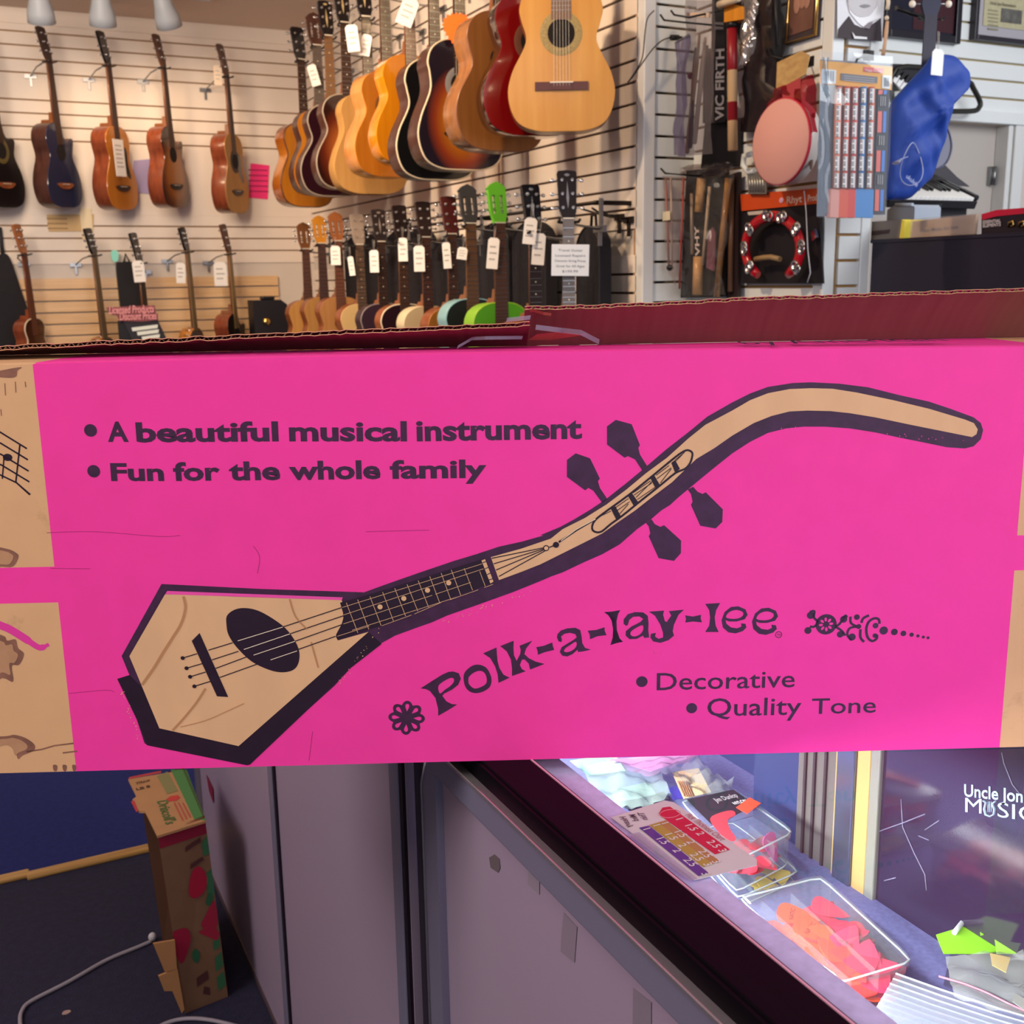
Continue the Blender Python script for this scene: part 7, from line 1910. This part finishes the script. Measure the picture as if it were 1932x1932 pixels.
def fill_empty(o, P2, h):
    for s in (0.33, 0.66):
        a = at2(P2, s, 0.03); b = at2(P2, s, 0.97); mb = MB(); mb.add([(a.x, a.y, 0.001), (b.x, b.y, 0.001), (b.x, b.y, h - 0.014), (a.x, a.y, h - 0.014)], [(0, 1, 2, 3)]); mb.build('divider', glassy('#f4f8f8', 0.2, 0.05, 1.5), o)
    for k in range(6):
        p = at2(P2, PR.uniform(0.5, 0.9), PR.uniform(0.6, 0.9)); pick_at(o, p.x, p.y, 0.003 + 0.001 * k, PR.uniform(0, 6), 0.2, M('#e8c64a', 0.4))


def fill_picks(o, P2, h):
    for s in (0.24, 0.60):
        a = at2(P2, s, 0.03); b = at2(P2, s, 0.97); mb = MB(); mb.add([(a.x, a.y, 0.001), (b.x, b.y, 0.001), (b.x, b.y, h - 0.012), (a.x, a.y, h - 0.012)], [(0, 1, 2, 3)]); mb.build('divider', glassy('#f4f8f8', 0.10, 0.05, 1.5), o)
    a = at2(P2, 0.6, 0.62); b = at2(P2, 0.97, 0.62); mb = MB(); mb.add([(a.x, a.y, 0.001), (b.x, b.y, 0.001), (b.x, b.y, h - 0.012), (a.x, a.y, h - 0.012)], [(0, 1, 2, 3)]); mb.build('divider', glassy('#f4f8f8', 0.10, 0.05, 1.5), o)
    O1 = M('#ff5a34', 0.35); O2 = M('#f4443c', 0.35); P1 = M('#ee3a5c', 0.35); P2_ = M('#e02c50', 0.35); Yl = M('#f6cf2e', 0.35)
    for k in range(30):
        s = PR.uniform(0.32, 0.54); t = PR.uniform(0.10, 0.92); p = at2(P2, s, t)
        pick_at(o, p.x, p.y, 0.004 + (h - 0.02) * (k / 30), PR.uniform(-0.8, 0.8) + 0.3, PR.uniform(-0.4, 0.4), O1 if k % 3 else O2, 1.7, text='NATIC' if k > 26 else False)
    for k in range(36):
        s = PR.uniform(0.66, 0.92); t = PR.uniform(0.08, 0.93); p = at2(P2, s, t)
        pick_at(o, p.x, p.y, 0.004 + (h - 0.02) * (k / 36), PR.uniform(-1.2, 1.2) + 1.2, PR.uniform(-0.3, 0.3), P1 if k % 2 else P2_, 1.55, text='STIC' if k > 32 else False)
    for k in range(8):
        p = at2(P2, PR.uniform(0.06, 0.18), 0.2 + 0.05 * k); pick_at(o, p.x, p.y, 0.004 + 0.003 * k, 0.6, 0.3, Yl, 1.2)


GP = 'clear boxes of guitar picks in the case'
boxlid('pick_box', [(1285, 1508), (1384, 1488), (1496, 1566), (1392, 1618)], ZDK + 0.075, 0.052, 'upper clear pick box with a black label and orange price sticker', GP, fill_label)
boxlid('pick_box', [(1300, 1585), (1440, 1580), (1506, 1640), (1392, 1690)], ZDK + 0.022, 0.022, 'flat clear box under the one with the black label', GP, fill_empty)
boxlid('pick_box', [(1394, 1690), (1548, 1650), (1722, 1808), (1578, 1850)], ZDK + 0.055, 0.055, 'large clear box of orange and pink guitar picks', GP, fill_picks)
# latch of the big box
P = atZ(1655, 1838, ZDK + 0.03)
o, W = hang('maroon_pick_box', [(1632, 1845), (1672, 1838), (1672, 1868), (1634, 1876)], lambda a, b: atZ(a, b, ZDK + 0.02), 'small maroon and white box tucked under the large pick box latch', 'box')
mb = MB(); sheet3(mb, W, (0, 0, 0.012)); mb.build('box_body', M('#7c1c34', 0.4), o)
mb = MB(); sheet3(mb, [W[3].lerp(W[0], 0.25) + Vector((0, 0, 0.0125)), W[2].lerp(W[1], 0.25) + Vector((0, 0, 0.0125)), W[2] + Vector((0, 0, 0.0125)), W[3] + Vector((0, 0, 0.0125))], (0, 0, 0.0005)); mb.build('white_band', M('#d8d4d8', 0.5), o)
o.location.z = ZDK + 0.001
# pick gauge chart lying on the ledge
zc_ = 0.974
o, W = hang('pick_gauge_chart', [(1153, 1542), (1254, 1510), (1272, 1514), (1428, 1622), (1428, 1632), (1310, 1660)], lambda a, b: atZ(a, b, zc_), 'white card chart with purple, yellow and red bars numbered for pick gauges', 'card')
c = o.location.copy(); Lz = lambda a, b, d=0.0: atZ(a, b, zc_ + d) - c
mb = MB(); sheet3(mb, W, (0, 0, -0.0006)); mb.build('card', M('#e6dade', 0.6), o)
for nm, P_, cl in (('purple_bar', [(1206, 1562), (1224, 1558), (1337, 1647), (1318, 1653)], '#5c3a94'), ('yellow_bar', [(1225, 1557), (1242, 1552), (1344, 1630), (1327, 1636)], '#bf9c3a'), ('ochre_bar', [(1242, 1552), (1256, 1548), (1358, 1625), (1344, 1630)], '#c08648'), ('red_bar', [(1243, 1535), (1250, 1524), (1264, 1522), (1278, 1532), (1377, 1603), (1349, 1612), (1258, 1548)], '#dc1c3c')):
    mb = MB(); sheet3(mb, [Lz(*q, 0.0004) for q in P_], (0, 0, 0.0002)); mb.build(nm, M(cl, 0.55), o)
WT = M('#f0e4e4', 0.6)
def num(s, px, py, sz=0.0075, m_=WT):
    mb = MB(); a = Lz(px, py, 0.0008); ux = (Lz(px + 14, py - 4, 0.0008) - a).normalized(); uy = Vector((-ux.y, ux.x, 0)); put_text(mb, s, a, uy * -1 + ux * 0.0, ux, None, sz, 0.01); mb.build('numeral', m_, o)
for s, px, py in (('1', 1213, 1565), ('1.5', 1238, 1583), ('2', 1268, 1604), ('2.5', 1288, 1622), ('3', 1322, 1648), ('1', 1232, 1558), ('1.5', 1254, 1575), ('2', 1278, 1594), ('2.5', 1300, 1612), ('3', 1326, 1630), ('1', 1248, 1554), ('1.5', 1272, 1570), ('2', 1294, 1588), ('2.5', 1316, 1606), ('3', 1342, 1625), ('1', 1275, 1546), ('1.5', 1292, 1558), ('2', 1312, 1572), ('2.5', 1332, 1588), ('3', 1354, 1604)):
    num(s, px, py)
mb = MB()
for s, px, py, wd in (('Heavy', 1198, 1548, 0.020), ('Med', 1216, 1544, 0.012), ('Thin', 1232, 1540, 0.014)):
    a = Lz(px - 6, py + 12, 0.0008); b = Lz(px - 18, py - 8, 0.0008); uy = (b - a).normalized(); put_text(mb, s, b, uy * -1, Vector((-uy.y, uy.x, 0)) * -1 if False else Vector((uy.y * -1, uy.x, 0)), wd, 0.006, 0.01)
mb.build('gauge_name', M('#4a4048', 0.6), o)
mb = MB(); a = Lz(1292, 1538, 0.0008); b = Lz(1360, 1586, 0.0008); u = (b - a).normalized(); put_text(mb, 'Pick Thickness Chart', a, u, Vector((-u.y, u.x, 0)), (b - a).length, 0.007, 0.0, 0.1); mb.build('chart_title', M('#b04858', 0.6), o)
mb = MB(); p = Lz(1264, 1535, 0.0008); mb.tube([p + Vector((0.010 * math.cos(a), 0.007 * math.sin(a), 0)) for a in [2 * PI * k / 20 for k in range(20)]], 0.0004, 4, closed=True); mb.build('ring_mark', M('#f08090', 0.6), o)
mb = MB(); sheet3(mb, [Lz(*q, 0.0012) for q in ((1186, 1575), (1206, 1570), (1316, 1658), (1300, 1662))], (0, 0, 0.0003)); mb.build('clear_tape', glassy('#f0ecf8', 0.25, 0.05, 1.5), o)

# bags and packets further along the deck
def packet(name, pts, z, label, cat, mats, group=None, bumpy=0.006, seed=1, extra=None):
    W = [atZ(*q, z) for q in pts]; c = sum(W, Vector()) / 4; o = empty(name, c); tag(o, label, cat, group); W = [p - c for p in W]
    mb = MB(); crumple(mb, W, 12, 10, bumpy, (0, 0, 1), seed); mb.build('film', mats, o)
    if extra: extra(o, c, W)
    return o
def quad_on(o, c, pts, z, m_, nm):
    mb = MB(); sheet3(mb, [atZ(*q, z) - c for q in pts], (0, 0, 0.0008)); return mb.build(nm, m_, o)
MINT = M('#a8cfc0', 0.5); PINKF = M('#d8a8d0', 0.45)
def ex1(o, c, W):
    quad_on(o, c, ((1075, 1436), (1160, 1422), (1180, 1455), (1110, 1464)), ZDK + 0.002, MINT, 'mint_card')
    quad_on(o, c, ((1150, 1492), (1222, 1476), (1240, 1502), (1164, 1514)), ZDK + 0.006, M('#98a0a0', 0.5, noise=0.3, nscale=(60, 60, 60)), 'printed_card')
    quad_on(o, c, ((1170, 1518), (1252, 1494), (1262, 1508), (1184, 1528)), ZDK + 0.006, M('#4a4c58', 0.5), 'dark_strip')
packet('accessory_bag', [(1080, 1440), (1240, 1440), (1270, 1510), (1165, 1526)], ZDK + 0.022, 'crinkled clear accessory bag with a mint card, left end of the case', 'bag', glassy('#e8fff8', 0.28, 0.03, 1.6, 'mint_film', '#dcf4ec'), None, 0.0045, 71, ex1)
def ex2(o, c, W):
    quad_on(o, c, ((1268, 1458), (1318, 1450), (1342, 1496), (1290, 1508)), ZDK + 0.022, M('#e0c49a', 0.6), 'kraft_label')
    for k in range(5): quad_on(o, c, ((1278 + 4 * k, 1474), (1280 + 4 * k, 1474), (1292 + 4 * k, 1502), (1290 + 4 * k, 1502)), ZDK + 0.024, M('#b08060', 0.6), 'bar')
    quad_on(o, c, ((1258, 1488), (1276, 1484), (1290, 1506), (1270, 1510)), ZDK + 0.018, M('#4440a8', 0.5), 'violet_card')
packet('accessory_bag', [(1245, 1455), (1320, 1436), (1386, 1478), (1350, 1510)], ZDK + 0.026, 'crinkled clear bag with a kraft barcode label behind the pick box', 'bag', glassy('#f8fbff', 0.16, 0.03, 1.6, 'clear_plastic', '#eef4f4'), None, 0.0055, 72, ex2)
def ex3(o, c, W):
    quad_on(o, c, ((1150, 1434), (1300, 1420), (1316, 1425), (1228, 1456)), ZDK + 0.032, PINKF, 'pink_card')
packet('accessory_bag', [(1140, 1434), (1310, 1420), (1322, 1426), (1226, 1462)], ZDK + 0.040, 'pink-backed packet at the edge of the carton', 'bag', glassy('#ffe4fa', 0.2, 0.05, 1.5, 'pink_film', '#ecc4e4'), None, 0.003, 73, ex3)
# green and blue felt picks in a zip bag, plus stacked zip bags, near right corner
o, W = hang('pick_pouch', [(1840, 1700), (1890, 1700), (1905, 1712), (1925, 1900), (1790, 1850)], lambda a, b: atZ(a, b, ZDK + 0.02), 'clear tray of lime green, teal and violet cards in the near right corner', 'cards')
c = o.location.copy(); Lz = lambda a, b, d=0.0: atZ(a, b, ZDK + 0.02 + d) - c
mb = MB(); mb.tube(spline([tuple(Lz(*q, 0.02)) for q in ((1800, 1760), (1836, 1716), (1860, 1694), (1885, 1696), (1905, 1702))], 4, False), 0.003, 6); mb.build('tray_rim', glassy('#ffffff', 0.6, 0.1, 1.5, 'frosted_rim', '#eef2f2'), o)
mb = MB(); sheet3(mb, [Lz(*q, -0.016) for q in ((1800, 1770), (1860, 1706), (1900, 1712), (1990, 1940), (1780, 1860))], (0, 0, 0.002)); mb.build('tray_base', M('#4c4a68', 0.5), o)
for k, (P_, cl, dz, ti) in enumerate((([(1766, 1765), (1832, 1745), (1918, 1752), (1940, 1790), (1850, 1800), (1780, 1800)], '#8fd42c', 0.016, 0), ([(1844, 1732), (1890, 1728), (1905, 1750), (1850, 1766)], '#9ade34', 0.022, 0), ([(1834, 1732), (1862, 1740), (1842, 1756), (1832, 1752)], '#5cb8b0', 0.020, 0), ([(1876, 1770), (1932, 1760), (1940, 1800), (1880, 1800)], '#a4d850', 0.024, 0), ([(1868, 1800), (1906, 1808), (1898, 1836), (1872, 1822)], '#e8b83c', 0.026, 0), ([(1874, 1724), (1904, 1712), (1915, 1730), (1890, 1744)], '#6a62a8', 0.012, 0), ([(1880, 1714), (1902, 1716), (1896, 1738), (1878, 1732)], '#d8d8e0', 0.010, 0))):
    mb = MB(); sheet3(mb, [Lz(*q, dz) for q in P_], (0, 0, 0.0012)); mb.build('coloured_card', M(cl, 0.5), o)
for k, (P_, seed) in enumerate((([(1784, 1806), (1930, 1790), (1975, 1935), (1800, 1880)], 81),)):
    mb = MB(); crumple(mb, [Lz(*q, 0.034) for q in P_], 10, 10, 0.002, (0, 0, 1), seed); mb.build('zip_film', glassy('#f2f6f2', 0.26, 0.08, 1.5, 'zip_film', '#d8dcd4'), o)
mb = MB(); mb.tube([Lz(1771, 1842, 0.036), Lz(1820, 1856, 0.036), Lz(1860, 1872, 0.036), Lz(1900, 1892, 0.036), Lz(1940, 1910, 0.036)], 0.0011, 5); mb.build('red_zip_line', M('#d87888', 0.5), o)
mb = MB(); a = Lz(1920, 1862, 0.04); u = (Lz(1950, 1880, 0.04) - a).normalized(); put_text(mb, '10-pk', a, u, Vector((-u.y, u.x, 0)), 0.03, 0.010, 0.0); mb.build('printed_count', M('#6c6c6c', 0.6), o)
mb = MB(); sheet3(mb, [Lz(*q, 0.038) for q in ((1914, 1874), (1960, 1900), (1950, 1920), (1910, 1890))], (0, 0, 0.0006)); mb.build('grey_barcode', M('#8c8c88', 0.6), o)
for k in range(9):
    ya = 1838 + k * 9.5; xa = 1690 - k * 5.5
    pts = [(xa, ya), (xa + 90, ya + 32), (xa + 200, ya + 68), (xa + 290, ya + 94)]
    W = [atZ(*q, ZDK + 0.004 + 0.0035 * (9 - k)) for q in pts]; c2 = sum(W, Vector()) / 4
    ob = empty('zip_bag', c2); tag(ob, 'one of the stacked clear zip bags fanned at the near right corner of the case', 'zip bag', 'stacked clear zip bags')
    dv = (atZ(pts[0][0] - 60, pts[0][1] + 100, ZDK + 0.006) - atZ(*pts[0], ZDK + 0.006)); dv.z = 0
    mb = MB(); V = [p - c2 for p in W] + [p - c2 + dv for p in W]; mb.add(V, [(i, i + 1, 5 + i, 4 + i) for i in range(3)]); mb.build('film', glassy('#f4f6fa', 0.16, 0.05, 1.5, 'zip_film', '#dfe3ec'), ob)
    mb = MB(); mb.tube([p - c2 + Vector((0, 0, 0.0008)) for p in W], 0.0011, 5); mb.build('zip_lip', glassy('#ffffff', 0.75, 0.1, 1.5, 'zip_lip', '#f4f4f8'), ob)

# ================================================================== FLOOR CORNER
# fruit crate standing on end
o = empty('fruit_crate', (0.29, 2.06, 0)); tag(o, 'upright printed cardboard strawberry crate standing on end on the carpet', 'cardboard box')
c = o.location.copy()
KR = M('#8e6a4c', 0.75, noise=0.08, nscale=(20, 20, 20)); KRD = M('#7c5540', 0.8)  # printed side's shading is put into KR, darker than the top end's kraft
V3 = lambda *p: Vector(p) - c
b0, b1 = V3(0.256, 2.055, 0), V3(0.346, 2.068, 0); t0, t1 = V3(0.236, 2.06, 0.398), V3(0.331, 2.082, 0.405)
dv0 = Vector((0.0, 0.262, 0)); dv1 = Vector((0.004, 0.255, 0))
mb = MB(); mb.add([b0, b1, t1, t0], [(0, 1, 2, 3)]); mb.add([p + Vector((0, 0.005, 0)) for p in (b0, b1, t1, t0)], [(3, 2, 1, 0)]); fp = mb.build('printed_side', KR, o)
def onf(s, t, d=0.0): return b0.lerp(b1, s).lerp(t0.lerp(t1, s), t) + Vector((0, -0.0008 - d, 0))
def fshape(nm, st, cl, d=0.0, sm=True):
    P_ = spline(st, 3) if sm else st
    mb = MB(); mb.add([onf(s, t, d) for s, t in P_], [list(range(len(P_)))]); mb.build(nm, M(cl, 0.7), fp)
fshape('red_top_band', [(0, 0.93), (1, 0.91), (1, 1.0), (0, 1.0)], '#a01c3c', 0, False)
fshape('strawberry_print', [(0.45, 0.64), (0.55, 0.60), (0.75, 0.61), (0.88, 0.67), (0.80, 0.74), (0.68, 0.76), (0.55, 0.73)], '#c01c40')
fshape('strawberry_print', [(0.0, 0.34), (0.1, 0.28), (0.25, 0.33), (0.36, 0.40), (0.30, 0.46), (0.05, 0.47), (0.0, 0.45)], '#b01c40')
fshape('strawberry_print', [(0.62, 0.44), (0.8, 0.38), (0.98, 0.42), (0.98, 0.54), (0.88, 0.53), (0.72, 0.48)], '#b82844')
fshape('strawberry_print', [(0.55, 0.415), (0.72, 0.37), (0.92, 0.33), (0.98, 0.37), (0.85, 0.41)], '#b82844')
for st in ([(0.86, 0.80), (1.0, 0.80), (1.0, 0.90), (0.86, 0.87)], [(0.86, 0.58), (1.0, 0.58), (1.0, 0.72), (0.86, 0.70)], [(0.82, 0.28), (0.97, 0.29), (0.97, 0.35), (0.82, 0.33)], [(0.80, 0.16), (0.98, 0.18), (0.98, 0.26), (0.82, 0.24)], [(0.80, 0.05), (0.98, 0.07), (0.98, 0.15), (0.80, 0.13)]): fshape('green_patch', st, '#3f7a50', 0, False)
for st in ([(0.34, 0.28), (0.42, 0.25), (0.50, 0.29), (0.44, 0.33), (0.36, 0.32)], [(0.78, 0.55), (0.86, 0.53), (0.96, 0.57), (0.88, 0.60)]): fshape('leaf_print', st, '#2f7048')
for st in ([(0.50, 0.86), (0.85, 0.88), (0.85, 0.905), (0.52, 0.885)], [(0.55, 0.76), (0.85, 0.78), (0.85, 0.80), (0.58, 0.785)], [(0.35, 0.12), (0.62, 0.14), (0.62, 0.19), (0.36, 0.17)], [(0.45, 0.07), (0.60, 0.05), (0.62, 0.09), (0.5, 0.11)]): fshape('printed_block', st, '#5c3430', 0, False)
# bottom and back of the tray, printed end on top, tabs
mb = MB(); mb.add([b1, b1 + dv1, t1 + dv1, t1], [(0, 1, 2, 3)]); mb.build('back_board', KR, o)
mb = MB(); mb.add([b0 + dv0, b1 + dv1, t1 + dv1, t0 + dv0], [(0, 1, 2, 3)]); mb.build('far_side', KRD, o)
mb = MB(); mb.add([p + Vector((-0.003, 0, 0)) for p in (b1, b1 + dv1, t1 + dv1, t1)], [(3, 2, 1, 0)]); mb.build('inside', KRD, o)
mb = MB(); mb.add([b0, b1, b1 + dv1, b0 + dv0], [(0, 1, 2, 3)]); mb.build('lower_end', KR, o)
Lz = lambda a, b, z=0.402: atZ(a, b, z) - c
mb = MB(); te = [Lz(297, 1577), Lz(389, 1548), Lz(352, 1452), Lz(242, 1470), Lz(258, 1502), Lz(250, 1508), Lz(262, 1530), Lz(274, 1530)]
sheet3(mb, te, (0, 0, -0.005)); end = mb.build('printed_end', M('#c99664', 0.75, noise=0.05, nscale=(20, 20, 20)), o)
def eshape(nm, px, cl):
    mb = MB(); mb.add([Lz(*q, 0.4028) for q in px], [list(range(len(px)))]); mb.build(nm, M(cl, 0.7), end)
eshape('green_edge', [(389, 1548), (366, 1545), (322, 1452), (352, 1452)], '#57904e')
eshape('olive_panel', [(296, 1464), (316, 1456), (336, 1492), (315, 1498)], '#98905a')
eshape('red_edge', [(242, 1470), (244, 1466), (304, 1454), (304, 1458)], '#d04444')
eshape('red_tab', [(247, 1512), (253, 1510), (261, 1530), (257, 1532)], '#d04444')
eshape('red_spot', [(313, 1508), (322, 1502), (336, 1500), (340, 1505), (332, 1511), (316, 1512)], '#d84a40')
mb = MB(); a = Lz(313, 1556, 0.4032); b = Lz(296, 1512, 0.4032); u = (b - a).normalized(); put_text(mb, "Driscoll's", b, -u, Vector((-u.y, u.x, 0)) * -1 if (Vector((u.y, -u.x, 0)).x < 0) else Vector((u.y, -u.x, 0)), (b - a).length, 0.022, 0.02, 0.1); mb.build('green_script', M('#5d7a40', 0.7), end)
for k in range(3):
    eshape('red_line', [(327 + 8 * k, 1514), (330 + 8 * k, 1514), (347 + 7 * k, 1548 - 3 * k), (344 + 7 * k, 1549 - 3 * k)], '#c8604c')
for y_ in (1474, 1485):
    mb = MB(); A = Lz(258, y_ + 6, 0.4032); Bq = Lz(284, y_, 0.4032); u = (Bq - A).normalized(); put_text(mb, 'STRAW' if y_ < 1480 else 'LB 8', A, u, Vector((-u.y, u.x, 0)), (Bq - A).length, 0.012, 0.02); mb.build('black_print', M('#5c3c30', 0.7), end)
mb = MB(); W = [atY(*q, 2.045) - c for q in ((289, 1781), (330, 1774), (334, 1828), (311, 1834))]; sheet3(mb, W, (0, 0.005, 0)); mb.build('folded_tab', M('#c28c58', 0.75), o)
mb = MB(); W = [atY(*q, 2.045) - c for q in ((299, 1842), (335, 1828), (348, 1905), (343, 1912), (325, 1870), (310, 1870))]; sheet3(mb, W, (0, 0.005, 0)); mb.build('folded_tab', M('#c28c58', 0.75), o)
# white cable on the carpet
P_ = [atZ(a, b, 0.006) for a, b in ((285, 1776), (262, 1786), (200, 1812), (130, 1852), (60, 1888), (42, 1906), (38, 1925), (44, 1945), (80, 1975), (160, 1990), (250, 1965), (310, 1932), (352, 1922), (400, 1925), (460, 1940))]
c2 = P_[0].copy(); o = empty('power_cable', c2); tag(o, 'pale grey cable looping over the carpet from behind the fruit crate', 'cable')
mb = MB(); mb.tube(spline([tuple(p - c2) for p in P_], 5, False), 0.0042, 8); mb.build('cord', M('#a49ca4', 0.5), o)
mb = MB(); mb.ball((0.004, 0.004, 0.008), (0.009, 0.008, 0.010)); mb.build('white_connector', M('#d8d0d0', 0.4), o)
P = atZ(125, 1911, 0.0); mb = MB(); mb.prism(spline([(-0.008, 0), (-0.003, 0.006), (0.006, 0.004), (0.009, -0.001), (0.002, -0.006), (-0.006, -0.004)], 3), 0.002, 'z', 0); o = mb.build('paper_scrap', M('#b89a90', 0.8)); o.location = P; tag(o, 'tiny pale scrap lying on the dark carpet', 'scrap')
